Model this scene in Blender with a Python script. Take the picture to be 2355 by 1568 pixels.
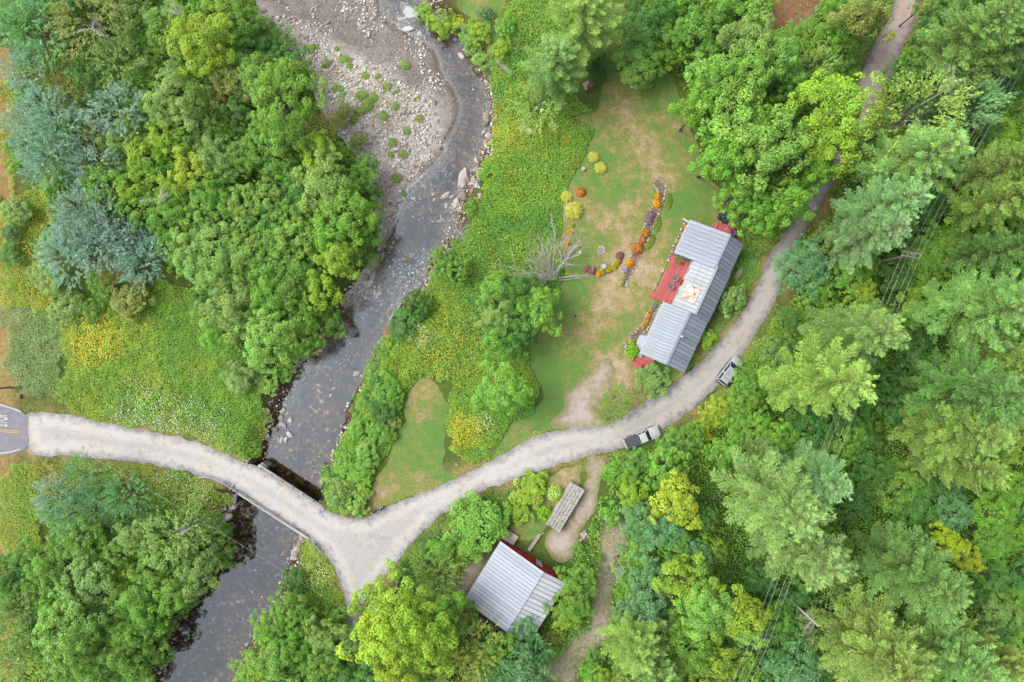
import bpy, bmesh, math, random
import numpy as np
from mathutils import Vector, Matrix

for o in list(bpy.data.objects):
    bpy.data.objects.remove(o)
SC = bpy.context.scene
COL = SC.collection
R = math.radians

# ------------------------------------------------------------------ camera, sky, sun, exposure
HC = 98.7                        # drone height above the yard
camd = bpy.data.cameras.new('camera'); cam = bpy.data.objects.new('camera', camd); COL.objects.link(cam)
camd.lens = 24.0; camd.sensor_width = 36.0; camd.clip_end = 3000.0; camd.clip_start = 0.5
cam.location = (0, 0, HC); cam.rotation_euler = (0, 0, 0)
SC.camera = cam

SUN_EL, SUN_AZ = R(52), R(286)    # azimuth clockwise from +Y: light from the left
world = bpy.data.worlds.new('World'); SC.world = world; world.use_nodes = True
wn, wl = world.node_tree.nodes, world.node_tree.links
wn.clear()
sky = wn.new('ShaderNodeTexSky'); sky.sky_type = 'NISHITA'; sky.sun_disc = False
sky.sun_elevation = SUN_EL; sky.sun_rotation = SUN_AZ
sky.air_density = 1.0; sky.dust_density = 4.0; sky.ozone_density = 1.0
hsv = wn.new('ShaderNodeHueSaturation'); hsv.inputs['Saturation'].default_value = 0.30
bg = wn.new('ShaderNodeBackground'); bg.inputs['Strength'].default_value = 0.15
wo = wn.new('ShaderNodeOutputWorld')
wl.new(sky.outputs[0], hsv.inputs['Color']); wl.new(hsv.outputs[0], bg.inputs['Color']); wl.new(bg.outputs[0], wo.inputs[0])

sund = bpy.data.lights.new('sun', 'SUN'); sund.energy = 1.1; sund.angle = R(34); sund.color = (1.0, 0.96, 0.88)
sun = bpy.data.objects.new('sun', sund); COL.objects.link(sun)
sdir = Vector((math.sin(SUN_AZ) * math.cos(SUN_EL), math.cos(SUN_AZ) * math.cos(SUN_EL), math.sin(SUN_EL)))
sun.location = sdir * 150; sun.rotation_euler = sdir.to_track_quat('Z', 'Y').to_euler()

SC.view_settings.view_transform = 'Standard'; SC.view_settings.look = 'None'
SC.view_settings.exposure = 2.12; SC.view_settings.gamma = 1.0; SC.view_settings.use_curve_mapping = False
SC.render.engine = 'CYCLES'
SC.cycles.max_bounces = 8; SC.cycles.diffuse_bounces = 4; SC.cycles.glossy_bounces = 3
SC.cycles.transmission_bounces = 6; SC.cycles.transparent_max_bounces = 8

# ------------------------------------------------------------------ helpers
rng = np.random.default_rng(7); random.seed(7)
K = 148.0 / 2354.0               # metres per plan unit at yard level
def P(dx, dy, z=0.0):
    s = (HC - z) / HC
    return ((dx - 1177) * K * s, (784 - dy) * K * s)
def PT(c, r, tx, ty, z=0.0):
    return P(588.5 * c + tx / 3.0, 522.7 * r + ty / 3.0, z)
def lin(v):
    v = v / 255.0
    return v / 12.92 if v <= 0.04045 else ((v + 0.055) / 1.055) ** 2.4
GAIN = 4.2
def C(r, g, b, m=1.0):
    return (lin(r) / GAIN * m, lin(g) / GAIN * m, lin(b) / GAIN * m, 1.0)
def tag(o, label, cat=None, group=None, kind=None):
    o['label'] = label
    if cat: o['category'] = cat
    if group: o['group'] = group
    if kind: o['kind'] = kind
    return o
def empty(name, loc, rz=0.0, scale=(1, 1, 1)):
    o = bpy.data.objects.new(name, None); COL.objects.link(o)
    o.location = loc; o.rotation_euler = (0, 0, rz); o.scale = scale; o.empty_display_size = 0.3
    return o
def link(name, me, parent=None, loc=(0, 0, 0), rot=(0, 0, 0), scale=(1, 1, 1)):
    o = bpy.data.objects.new(name, me); COL.objects.link(o)
    o.parent = parent; o.location = loc; o.rotation_euler = rot; o.scale = scale
    return o

class MB:
    """collects shapes into one mesh"""
    def __init__(s): s.v = []; s.f = []
    def add(s, vs, fs):
        n = len(s.v); s.v += [tuple(p) for p in vs]; s.f += [tuple(i + n for i in f) for f in fs]; return s
    def box(s, c, d, rz=0.0, M=None):
        x, y, z = d[0] / 2, d[1] / 2, d[2] / 2
        vs = [Vector((a * x, b * y, e * z)) for e in (-1, 1) for a, b in ((-1, -1), (1, -1), (1, 1), (-1, 1))]
        m = M if M is not None else Matrix.Rotation(rz, 4, 'Z')
        vs = [m @ v + Vector(c) for v in vs]
        return s.add(vs, [(3, 2, 1, 0), (4, 5, 6, 7), (0, 1, 5, 4), (1, 2, 6, 5), (2, 3, 7, 6), (3, 0, 4, 7)])
    def frustum(s, bot, top):
        return s.add(list(bot) + list(top), [(3, 2, 1, 0), (4, 5, 6, 7), (0, 1, 5, 4), (1, 2, 6, 5), (2, 3, 7, 6), (3, 0, 4, 7)])
    def prism(s, poly, z0, z1):
        n = len(poly)
        vs = [(p[0], p[1], z0) for p in poly] + [(p[0], p[1], z1) for p in poly]
        return s.add(vs, [tuple(range(n - 1, -1, -1)), tuple(range(n, 2 * n))] + [(i, (i + 1) % n, n + (i + 1) % n, n + i) for i in range(n)])
    def tube(s, pts, rad, n=6, cap=True):
        pts = [Vector(p) for p in pts]; k = len(pts)
        if not hasattr(rad, '__len__'): rad = [rad] * k
        rings = []; up = Vector((0.13, 0.21, 1)).normalized(); prev = None
        for i in range(k):
            t = (pts[min(i + 1, k - 1)] - pts[max(i - 1, 0)])
            if t.length < 1e-9: t = Vector((0, 0, 1))
            t.normalize()
            if prev is None:
                a = up.cross(t)
                if a.length < 0.05: a = Vector((1, 0, 0)).cross(t)
            else:
                a = prev - t * prev.dot(t)
            a.normalize(); prev = a; b = t.cross(a)
            rings.append([pts[i] + (a * math.cos(2 * math.pi * j / n) + b * math.sin(2 * math.pi * j / n)) * rad[i] for j in range(n)])
        vs = [p for r in rings for p in r]
        fs = [(i * n + j, i * n + (j + 1) % n, (i + 1) * n + (j + 1) % n, (i + 1) * n + j) for i in range(k - 1) for j in range(n)]
        if cap: fs += [tuple(range(n - 1, -1, -1)), tuple((k - 1) * n + j for j in range(n))]
        return s.add(vs, fs)
    def lathe(s, prof, n=16, M=None):
        k = len(prof); m = M if M is not None else Matrix.Identity(4)
        vs = [m @ Vector((r * math.cos(2 * math.pi * j / n), r * math.sin(2 * math.pi * j / n), z)) for r, z in prof for j in range(n)]
        fs = [(i * n + j, i * n + (j + 1) % n, (i + 1) * n + (j + 1) % n, (i + 1) * n + j) for i in range(k - 1) for j in range(n)]
        fs += [tuple(range(n - 1, -1, -1)), tuple((k - 1) * n + j for j in range(n))]
        return s.add(vs, fs)
    def mesh(s, name, mat, smooth=False, bevel=0.0, seg=2):
        me = bpy.data.meshes.new(name); me.from_pydata(s.v, [], s.f)
        bm = bmesh.new(); bm.from_mesh(me)
        bmesh.ops.recalc_face_normals(bm, faces=bm.faces)
        if bevel > 0:
            bmesh.ops.bevel(bm, geom=list(bm.edges), offset=bevel, segments=seg, affect='EDGES', profile=0.5, clamp_overlap=True)
        if smooth:
            for f in bm.faces: f.smooth = True
        bm.to_mesh(me); bm.free()
        if mat: me.materials.append(mat)
        return me
    def build(s, name, mat, parent=None, loc=(0, 0, 0), rot=(0, 0, 0), smooth=False, bevel=0.0, seg=2):
        return link(name, s.mesh(name, mat, smooth, bevel, seg), parent, loc, rot)

# ---- numpy value noise
_lat = rng.random((256, 256))
def vnoise(x, y, sc, seed=0):
    x = np.asarray(x) / sc + seed * 17.31; y = np.asarray(y) / sc + seed * 9.77
    xi = np.floor(x).astype(int); yi = np.floor(y).astype(int); fx = x - xi; fy = y - yi
    fx = fx * fx * (3 - 2 * fx); fy = fy * fy * (3 - 2 * fy)
    a = _lat[yi % 256, xi % 256]; b = _lat[yi % 256, (xi + 1) % 256]; c = _lat[(yi + 1) % 256, xi % 256]; d = _lat[(yi + 1) % 256, (xi + 1) % 256]
    return (a * (1 - fx) + b * fx) * (1 - fy) + (c * (1 - fx) + d * fx) * fy
def fbm(x, y, sc, seed=0, n=4):
    t = 0; a = 1; s = 0
    for i in range(n):
        t = t + a * vnoise(x, y, sc / 2 ** i, seed + i * 3); s += a; a *= 0.55
    return t / s                       # 0..1
def chaikin(p, it=2):
    p = np.asarray(p, float)
    for _ in range(it):
        q = np.roll(p, -1, 0); p = np.stack([p * .75 + q * .25, p * .25 + q * .75], 1).reshape(-1, 2)
    return p
def poly(pts, z=0.0, it=1):
    return chaikin([P(a, b, z) for a, b in pts], it)
def sdist(pg, x, y):
    """signed distance, positive inside"""
    x = np.asarray(x, float); y = np.asarray(y, float); sh = x.shape; x = x.ravel(); y = y.ravel()
    d2 = np.full(x.shape, 1e18); ins = np.zeros(x.shape, bool)
    for (ax, ay), (bx, by) in zip(pg, np.roll(pg, -1, 0)):
        ex, ey = bx - ax, by - ay; L = ex * ex + ey * ey + 1e-12
        t = np.clip(((x - ax) * ex + (y - ay) * ey) / L, 0, 1)
        d2 = np.minimum(d2, (x - ax - t * ex) ** 2 + (y - ay - t * ey) ** 2)
        if ay != by:
            c = ((ay > y) != (by > y)) & (x < ex * (y - ay) / (by - ay) + ax); ins ^= c
    d = np.sqrt(d2)
    return np.where(ins, d, -d).reshape(sh)
def sstep(a, b, x):
    t = np.clip((x - a) / (b - a), 0, 1); return t * t * (3 - 2 * t)

# ------------------------------------------------------------------ materials
MATS = {}
def mat_nodes(name):
    m = bpy.data.materials.new(name); m.use_nodes = True; n = m.node_tree.nodes; n.clear()
    out = n.new('ShaderNodeOutputMaterial'); MATS[name] = m
    return m, n, m.node_tree.links, out
def noise_node(n, l, scale, detail=4, rough=0.55, coord='Object', dist=0.0):
    tc = n.new('ShaderNodeTexCoord'); t = n.new('ShaderNodeTexNoise')
    t.inputs['Scale'].default_value = scale; t.inputs['Detail'].default_value = detail; t.inputs['Roughness'].default_value = rough
    t.inputs['Distortion'].default_value = dist
    l.new(tc.outputs[coord], t.inputs['Vector']); return t
def ramp(n, l, src, stops):
    r = n.new('ShaderNodeValToRGB'); e = r.color_ramp.elements
    while len(e) < len(stops): e.new(0.5)
    for i, (p, c) in enumerate(stops): e[i].position = p; e[i].color = c
    l.new(src, r.inputs[0]); return r.outputs[0]
def mixc(n, l, f, a, b, mode='MIX'):
    m = n.new('ShaderNodeMix'); m.data_type = 'RGBA'; m.blend_type = mode
    if hasattr(f, 'links'): l.new(f, m.inputs[0])
    else: m.inputs[0].default_value = f
    for s, i in ((a, 6), (b, 7)):
        if hasattr(s, 'links'): l.new(s, m.inputs[i])
        else: m.inputs[i].default_value = s
    return m.outputs[2]
def mathn(n, l, op, a, b=None, clamp=False):
    m = n.new('ShaderNodeMath'); m.operation = op; m.use_clamp = clamp
    for i, s in enumerate((a, b)):
        if s is None: continue
        if hasattr(s, 'links'): l.new(s, m.inputs[i])
        else: m.inputs[i].default_value = s
    return m.outputs[0]
def attr(n, name):
    a = n.new('ShaderNodeAttribute'); a.attribute_name = name; return a
def principled(n, l, out, col, rough=0.8, metal=0.0, spec=0.3):
    p = n.new('ShaderNodeBsdfPrincipled')
    if hasattr(col, 'links'): l.new(col, p.inputs['Base Color'])
    else: p.inputs['Base Color'].default_value = col
    if hasattr(rough, 'links'): l.new(rough, p.inputs['Roughness'])
    else: p.inputs['Roughness'].default_value = rough
    p.inputs['Metallic'].default_value = metal; p.inputs['Specular IOR Level'].default_value = spec
    l.new(p.outputs[0], out.inputs[0]); return p
def bump(n, l, p, h, strength=0.4, dist=0.05):
    b = n.new('ShaderNodeBump'); b.inputs['Strength'].default_value = strength; b.inputs['Distance'].default_value = dist
    l.new(h, b.inputs['Height']); l.new(b.outputs[0], p.inputs['Normal'])

def plain(name, col, rough=0.7, metal=0.0, var=0.12, scale=6.0, spec=0.3):
    """painted / simple surface with mottling"""
    if name in MATS: return MATS[name]
    m, n, l, out = mat_nodes(name)
    t = noise_node(n, l, scale, 5, 0.6)
    lo = tuple(c * (1 - var * 1.6) for c in col[:3]) + (1,); hi = tuple(min(1, c * (1 + var)) for c in col[:3]) + (1,)
    c = ramp(n, l, t.outputs[0], [(0.3, lo), (0.7, hi)])
    principled(n, l, out, c, rough, metal, spec); return m

def make_leaf():
    m, n, l, out = mat_nodes('leaf')
    a = attr(n, 'Col'); oi = n.new('ShaderNodeObjectInfo')
    c = mixc(n, l, 1.0, a.outputs['Color'], oi.outputs['Color'], 'MULTIPLY')
    d = n.new('ShaderNodeBsdfPrincipled'); l.new(c, d.inputs['Base Color'])
    d.inputs['Roughness'].default_value = 0.55; d.inputs['Specular IOR Level'].default_value = 0.25
    t = n.new('ShaderNodeBsdfTranslucent')
    tc = mixc(n, l, 1.0, c, (1.0, 1.0, 0.75, 1), 'MULTIPLY'); l.new(tc, t.inputs['Color'])
    mx = n.new('ShaderNodeMixShader'); mx.inputs[0].default_value = 0.46
    l.new(d.outputs[0], mx.inputs[1]); l.new(t.outputs[0], mx.inputs[2]); l.new(mx.outputs[0], out.inputs[0])
    return m
LEAF = make_leaf()
BARK = plain('bark', (0.065, 0.055, 0.045, 1), 0.9, 0, 0.35, 9)
DEADWOOD = plain('dead_wood', C(240, 235, 226), 0.9, 0, 0.25, 9)

def make_ground():
    m, n, l, out = mat_nodes('ground_soil')
    a = attr(n, 'Col'); t = noise_node(n, l, 1.6, 8, 0.7)
    v = ramp(n, l, t.outputs[0], [(0.25, (0.55, 0.55, 0.55, 1)), (0.75, (1.4, 1.4, 1.4, 1))])
    c = mixc(n, l, 1.0, a.outputs['Color'], v, 'MULTIPLY')
    p = principled(n, l, out, c, 0.95, 0, 0.1); bump(n, l, p, t.outputs[0], 0.6, 0.15); return m
def make_lawn():
    m, n, l, out = mat_nodes('mown_lawn')
    a = attr(n, 'dry'); t = noise_node(n, l, 0.7, 8, 0.75); f = noise_node(n, l, 2.6, 8, 0.82); st = noise_node(n, l, 6.0, 5, 0.85)
    k = mathn(n, l, 'ADD', a.outputs['Fac'], mathn(n, l, 'MULTIPLY', mathn(n, l, 'SUBTRACT', t.outputs[0], 0.5), 2.3))
    k = mathn(n, l, 'ADD', k, mathn(n, l, 'MULTIPLY', mathn(n, l, 'SUBTRACT', f.outputs[0], 0.5), 1.5))
    c = ramp(n, l, k, [(0.02, C(116, 160, 78)), (0.28, C(142, 162, 86)), (0.46, C(166, 162, 98)), (0.66, C(190, 172, 124)), (1.0, C(214, 192, 164))])
    v = ramp(n, l, st.outputs[0], [(0.30, (0.60, 0.60, 0.58, 1)), (0.70, (1.34, 1.34, 1.34, 1))])
    c = mixc(n, l, 1.0, c, v, 'MULTIPLY')
    p = principled(n, l, out, c, 0.95, 0, 0.1); bump(n, l, p, st.outputs[0], 0.5, 0.06); return m
def make_road():
    m, n, l, out = mat_nodes('gravel_road_surface')
    a = attr(n, 'd'); t = noise_node(n, l, 0.16, 6, 0.65, dist=0.6); f = noise_node(n, l, 5.0, 6, 0.8); g = noise_node(n, l, 0.9, 6, 0.7)
    e = mathn(n, l, 'ADD', a.outputs['Fac'], mathn(n, l, 'MULTIPLY', mathn(n, l, 'SUBTRACT', g.outputs[0], 0.5), 2.2))
    cen = ramp(n, l, t.outputs[0], [(0.30, C(216, 215, 215)), (0.48, C(229, 226, 222)), (0.68, C(227, 216, 203))])
    gm = ramp(n, l, f.outputs[0], [(0.3, C(142, 142, 146)), (0.5, C(180, 179, 180)), (0.72, C(208, 206, 205))])
    k = ramp(n, l, mathn(n, l, 'MULTIPLY', e, 0.33), [(0.06, (0, 0, 0, 1)), (0.22, (0.55, 0.55, 0.55, 1)), (0.38, (1, 1, 1, 1)), (0.56, (1, 1, 1, 1)), (0.80, (0.62, 0.62, 0.62, 1))])
    c = mixc(n, l, k, gm, cen)
    pa = ramp(n, l, g.outputs[0], [(0.33, (0.78, 0.78, 0.79, 1)), (0.48, (1, 1, 1, 1))])
    c = mixc(n, l, 1.0, c, pa, 'MULTIPLY')
    v = ramp(n, l, f.outputs[0], [(0.28, (0.86, 0.86, 0.86, 1)), (0.6, (1.04, 1.04, 1.04, 1))])
    c = mixc(n, l, 1.0, c, v, 'MULTIPLY')
    tn = attr(n, 'tone'); c = mixc(n, l, 1.0, c, ramp(n, l, tn.outputs['Fac'], [(0.0, (1, 1, 1, 1)), (0.55, (0.84, 0.81, 0.79, 1)), (1.0, (0.80, 0.69, 0.65, 1))]), 'MULTIPLY')
    p = principled(n, l, out, c, 0.95, 0, 0.15); bump(n, l, p, f.outputs[0], 0.5, 0.03); return m
def make_dirt():
    m, n, l, out = mat_nodes('bare_dirt')
    a = attr(n, 'd'); t = noise_node(n, l, 1.1, 7, 0.7); f = noise_node(n, l, 6.0, 6, 0.8)
    e = mathn(n, l, 'ADD', mathn(n, l, 'MULTIPLY', a.outputs['Fac'], 0.5), mathn(n, l, 'MULTIPLY', mathn(n, l, 'SUBTRACT', t.outputs[0], 0.5), 2.0))
    c = ramp(n, l, e, [(0.0, C(158, 158, 104)), (0.35, C(186, 174, 146)), (0.65, C(206, 190, 172)), (1.0, C(218, 208, 198))])
    v = ramp(n, l, f.outputs[0], [(0.28, (0.72, 0.72, 0.72, 1)), (0.68, (1.12, 1.12, 1.12, 1))])
    c = mixc(n, l, 1.0, c, v, 'MULTIPLY')
    p = principled(n, l, out, c, 0.95, 0, 0.1); bump(n, l, p, f.outputs[0], 0.5, 0.05); return m
def make_cobble():
    m, n, l, out = mat_nodes('cobble_gravel')
    a = attr(n, 'wet'); tc = n.new('ShaderNodeTexCoord')
    vo = n.new('ShaderNodeTexVoronoi'); vo.inputs['Scale'].default_value = 3.2; l.new(tc.outputs['Object'], vo.inputs['Vector'])
    v2 = n.new('ShaderNodeTexVoronoi'); v2.inputs['Scale'].default_value = 8.0; l.new(tc.outputs['Object'], v2.inputs['Vector'])
    sep = n.new('ShaderNodeSeparateColor'); l.new(vo.outputs['Color'], sep.inputs[0])
    s2 = n.new('ShaderNodeSeparateColor'); l.new(v2.outputs['Color'], s2.inputs[0])
    t = noise_node(n, l, 0.35, 6, 0.65)
    dry = ramp(n, l, s2.outputs[0], [(0.0, C(168, 158, 150)), (0.35, C(214, 204, 196)), (0.7, C(238, 232, 226)), (1.0, C(255, 252, 250))])
    dr2 = ramp(n, l, sep.outputs[0], [(0.0, (0.7, 0.68, 0.66, 1)), (0.6, (0.95, 0.95, 0.95, 1)), (1.0, (1.15, 1.15, 1.15, 1))])
    dry = mixc(n, l, 1.0, dry, dr2, 'MULTIPLY')
    sand = ramp(n, l, t.outputs[0], [(0.42, (0, 0, 0, 1)), (0.62, (1, 1, 1, 1))])
    dry = mixc(n, l, mixc(n, l, 0.65, (0, 0, 0, 1), sand), dry, C(218, 200, 184))
    wet = ramp(n, l, s2.outputs[1], [(0.0, C(100, 90, 82)), (0.5, C(136, 124, 114)), (0.9, C(154, 142, 132)), (1.0, C(196, 188, 180))])
    k = mathn(n, l, 'ADD', a.outputs['Fac'], mathn(n, l, 'MULTIPLY', mathn(n, l, 'SUBTRACT', t.outputs[0], 0.5), 1.8), True)
    c = mixc(n, l, k, dry, wet)
    p = principled(n, l, out, c, 0.8, 0, 0.3); bump(n, l, p, vo.outputs['Distance'], -0.6, 0.10); p.inputs['Normal']
    return m
def make_bed():
    m, n, l, out = mat_nodes('river_bed')
    tc = n.new('ShaderNodeTexCoord'); v2 = n.new('ShaderNodeTexVoronoi'); v2.inputs['Scale'].default_value = 2.4; l.new(tc.outputs['Object'], v2.inputs['Vector'])
    s2 = n.new('ShaderNodeSeparateColor'); l.new(v2.outputs['Color'], s2.inputs[0])
    t = noise_node(n, l, 0.25, 6, 0.65)
    c = ramp(n, l, s2.outputs[0], [(0.0, (0.008, 0.005, 0.003, 1)), (0.6, (0.022, 0.014, 0.008, 1)), (0.9, (0.034, 0.024, 0.015, 1)), (1.0, (0.085, 0.07, 0.05, 1))])
    b = ramp(n, l, t.outputs[0], [(0.4, (0.6, 0.6, 0.62, 1)), (0.65, (1.9, 1.7, 1.45, 1))])
    c = mixc(n, l, 1.0, c, b, 'MULTIPLY')
    v3 = n.new('ShaderNodeTexVoronoi'); v3.inputs['Scale'].default_value = 5.0; l.new(tc.outputs['Object'], v3.inputs['Vector']); s3 = n.new('ShaderNodeSeparateColor'); l.new(v3.outputs['Color'], s3.inputs[0])
    sh = ramp(n, l, s3.outputs[0], [(0.0, C(84, 70, 58)), (0.5, C(126, 110, 94)), (1.0, C(172, 158, 144))])
    dd = attr(n, 'shal'); t4 = noise_node(n, l, 0.5, 7, 0.7); k = ramp(n, l, mathn(n, l, 'ADD', dd.outputs['Fac'], mathn(n, l, 'MULTIPLY', mathn(n, l, 'SUBTRACT', t4.outputs[0], 0.5), 2.2)), [(0.25, (0, 0, 0, 1)), (0.85, (1, 1, 1, 1))])
    c = mixc(n, l, k, c, sh)
    principled(n, l, out, c, 0.9, 0, 0.1); return m
def make_water():
    m, n, l, out = mat_nodes('river_water')
    a = attr(n, 'rip')
    t1 = noise_node(n, l, 1.3, 5, 0.65, dist=0.4); t2 = noise_node(n, l, 5.0, 4, 0.6, dist=0.8)
    h = mathn(n, l, 'ADD', t1.outputs[0], mathn(n, l, 'MULTIPLY', t2.outputs[0], 0.22))
    h = mathn(n, l, 'MULTIPLY', h, a.outputs['Fac'])
    b = n.new('ShaderNodeBump'); b.inputs['Strength'].default_value = 1.0; b.inputs['Distance'].default_value = 0.30; l.new(h, b.inputs['Height'])
    g = n.new('ShaderNodeBsdfGlossy'); g.inputs['Roughness'].default_value = 0.02; g.inputs['Color'].default_value = (0.76, 0.88, 1.0, 1)
    l.new(b.outputs[0], g.inputs['Normal'])
    tr = n.new('ShaderNodeBsdfTransparent'); tr.inputs['Color'].default_value = (0.86, 0.84, 0.78, 1)
    mx = n.new('ShaderNodeMixShader'); mx.inputs[0].default_value = 0.058
    l.new(tr.outputs[0], mx.inputs[1]); l.new(g.outputs[0], mx.inputs[2])
    fo = attr(n, 'foam'); df = n.new('ShaderNodeBsdfDiffuse'); df.inputs['Color'].default_value = (0.17, 0.175, 0.18, 1)
    t3 = noise_node(n, l, 2.2, 6, 0.7, dist=1.5); fk = ramp(n, l, mathn(n, l, 'ADD', fo.outputs['Fac'], mathn(n, l, 'SUBTRACT', t3.outputs[0], 0.5)), [(0.45, (0, 0, 0, 1)), (0.75, (1, 1, 1, 1))])
    m2 = n.new('ShaderNodeMixShader'); l.new(fk, m2.inputs[0]); l.new(mx.outputs[0], m2.inputs[1]); l.new(df.outputs[0], m2.inputs[2]); l.new(m2.outputs[0], out.inputs[0])
    return m
def make_stone():
    m, n, l, out = mat_nodes('river_stone')
    oi = n.new('ShaderNodeObjectInfo'); t = noise_node(n, l, 2.3, 8, 0.7)
    c = ramp(n, l, oi.outputs['Random'], [(0.0, C(176, 164, 154)), (0.35, C(212, 200, 190)), (0.6, C(230, 222, 214)), (0.85, C(240, 238, 236)), (1.0, C(214, 184, 164))])
    v = ramp(n, l, t.outputs[0], [(0.3, (0.66, 0.65, 0.64, 1)), (0.7, (1.12, 1.12, 1.12, 1))])
    c = mixc(n, l, 1.0, c, v, 'MULTIPLY')
    p = principled(n, l, out, c, 0.85, 0, 0.2); bump(n, l, p, t.outputs[0], 0.5, 0.08); return m
def make_pebble():
    m, n, l, out = mat_nodes('pebbles')
    a = attr(n, 'Col'); principled(n, l, out, a.outputs['Color'], 0.85, 0, 0.2); return m
def make_metal(name, col, streak, rough=0.5, metal=0.08):
    m, n, l, out = mat_nodes(name)
    tc = n.new('ShaderNodeTexCoord'); mp = n.new('ShaderNodeMapping'); mp.inputs['Scale'].default_value = (0.5, 5.0, 1.0)
    t = n.new('ShaderNodeTexNoise'); t.inputs['Scale'].default_value = 1.2; t.inputs['Detail'].default_value = 6
    l.new(tc.outputs['Object'], mp.inputs[0]); l.new(mp.outputs[0], t.inputs['Vector'])
    oi = n.new('ShaderNodeObjectInfo')
    c = ramp(n, l, t.outputs[0], [(0.3, streak), (0.68, col)])
    v = ramp(n, l, oi.outputs['Random'], [(0, (0.84, 0.84, 0.85, 1)), (1, (1.08, 1.08, 1.08, 1))])
    c = mixc(n, l, 1.0, c, v, 'MULTIPLY')
    rr = ramp(n, l, t.outputs[0], [(0.3, (rough + .15,) * 3 + (1,)), (0.7, (rough,) * 3 + (1,))])
    principled(n, l, out, c, rr, metal, 0.4); return m
def make_rust():
    m, n, l, out = mat_nodes('rusted_sheet')
    t = noise_node(n, l, 1.5, 7, 0.7, dist=1.0)
    c = ramp(n, l, t.outputs[0], [(0.42, C(226, 230, 232)), (0.52, C(226, 196, 172)), (0.6, C(190, 120, 84)), (0.7, C(150, 84, 56))])
    principled(n, l, out, c, 0.7, 0.1, 0.3); return m
def make_planks(name, col, var):
    m, n, l, out = mat_nodes(name)
    tc = n.new('ShaderNodeTexCoord'); mp = n.new('ShaderNodeMapping'); mp.inputs['Scale'].default_value = (1.5, 14.0, 4.0)
    t = n.new('ShaderNodeTexNoise'); t.inputs['Scale'].default_value = 1.4; t.inputs['Detail'].default_value = 7
    l.new(tc.outputs['Object'], mp.inputs[0]); l.new(mp.outputs[0], t.inputs['Vector'])
    oi = n.new('ShaderNodeObjectInfo')
    c = ramp(n, l, t.outputs[0], [(0.3, tuple(x * (1 - var) for x in col[:3]) + (1,)), (0.7, tuple(x * (1 + var * .6) for x in col[:3]) + (1,))])
    v = ramp(n, l, oi.outputs['Random'], [(0, (0.78, 0.78, 0.78, 1)), (1, (1.18, 1.18, 1.18, 1))])
    c = mixc(n, l, 1.0, c, v, 'MULTIPLY'); principled(n, l, out, c, 0.75, 0, 0.25); return m

GROUND, LAWN, ROADM, DIRT, COBBLE, BED, WATER, STONE, PEBBLE = make_ground(), make_lawn(), make_road(), make_dirt(), make_cobble(), make_bed(), make_water(), make_stone(), make_pebble()
ASPH = plain('asphalt', C(150, 150, 158), 0.9, 0, 0.10, 1.2)
CONC = plain('concrete', C(196, 190, 184), 0.9, 0, 0.14, 1.5)
GALV = plain('galvanised_steel', C(204, 212, 220), 0.45, 0.2, 0.12, 3)
PAINTW = plain('road_paint_white', C(236, 236, 238), 0.8, 0, 0.08, 4)
PAINTY = plain('road_paint_yellow', C(240, 184, 96), 0.8, 0, 0.15, 4)
RED = plain('barn_red_boards', C(224, 54, 64), 0.7, 0, 0.2, 3)
DECKR = make_planks('red_deck_boards', C(238, 122, 122), 0.2)
GREYP = make_planks('weathered_boards', C(192, 182, 172), 0.3)
LOGM = make_planks('split_firewood', C(226, 220, 214), 0.3)
WHITE = plain('white_paint', C(238, 238, 236), 0.6, 0, 0.08, 2)
BLACK = plain('black_plastic', (0.010, 0.010, 0.013, 1), 0.5, 0, 0.2, 4)
RUBBER = plain('rubber', (0.012, 0.012, 0.012, 1), 0.85, 0, 0.2, 9)
GLASS = plain('dark_glass', (0.012, 0.018, 0.02, 1), 0.08, 0, 0.1, 2, 0.6)
CHROME = plain('bright_metal', (0.30, 0.30, 0.31, 1), 0.25, 0.8, 0.05, 3)
# ------------------------------------------------------------------ plan of the place (plan units, level of each surface)
WZ = -2.5                                              # water level
east = [(960, -140), (965, -60), (978, 0), (1010, 35), (1045, 60), (1062, 100), (1088, 130), (1112, 170), (1126, 215), (1130, 250), (1125, 300), (1115, 340), (1098, 380),
        (1084, 410), (1066, 440), (1052, 480), (1047, 520), (1035, 552), (1010, 572), (988, 592), (984, 622), (986, 648), (966, 664), (935, 682), (910, 715), (888, 752), (872, 785),
        (856, 830), (840, 868), (817, 900), (803, 935), (797, 965), (780, 1010), (768, 1050), (756, 1080), (745, 1118), (738, 1150), (718, 1192), (697, 1234), (681, 1266), (666, 1310),
        (650, 1345), (636, 1390), (608, 1424), (582, 1460), (566, 1500), (560, 1568), (550, 1720)]
west = [(340, 1720), (366, 1568), (370, 1530), (393, 1480), (405, 1440), (418, 1405), (436, 1372), (470, 1325), (482, 1285), (490, 1245), (505, 1210), (518, 1172), (546, 1145),
        (600, 1075), (612, 1040), (622, 1003), (638, 956), (656, 920), (674, 880), (694, 838), (726, 812), (752, 776), (770, 735), (800, 700), (826, 668), (846, 640), (862, 605), (880, 560),
        (894, 522), (908, 492), (924, 462), (932, 434), (958, 410), (984, 380), (1014, 350), (1022, 320), (1041, 292), (1051, 253), (1047, 227), (1034, 200), (1011, 172), (1004, 140),
        (990, 110), (941, 87), (906, 66), (874, 27), (864, 0), (860, -70), (850, -140)]
river = poly(east + west, WZ)
bar = poly([(560, -120), (588, 0), (600, 40), (640, 110), (690, 150), (722, 200), (735, 250), (775, 290), (798, 330), (826, 380), (850, 430), (862, 480), (866, 540), (850, 600), (800, 665), (770, 700), (800, 720), (860, 640), (890, 560),
            (930, 490), (980, 420), (1040, 350), (1075, 290), (1080, 240), (1060, 190), (1030, 150), (1010, 100), (940, 60), (900, 0), (880, -120)], -1.8)
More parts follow.
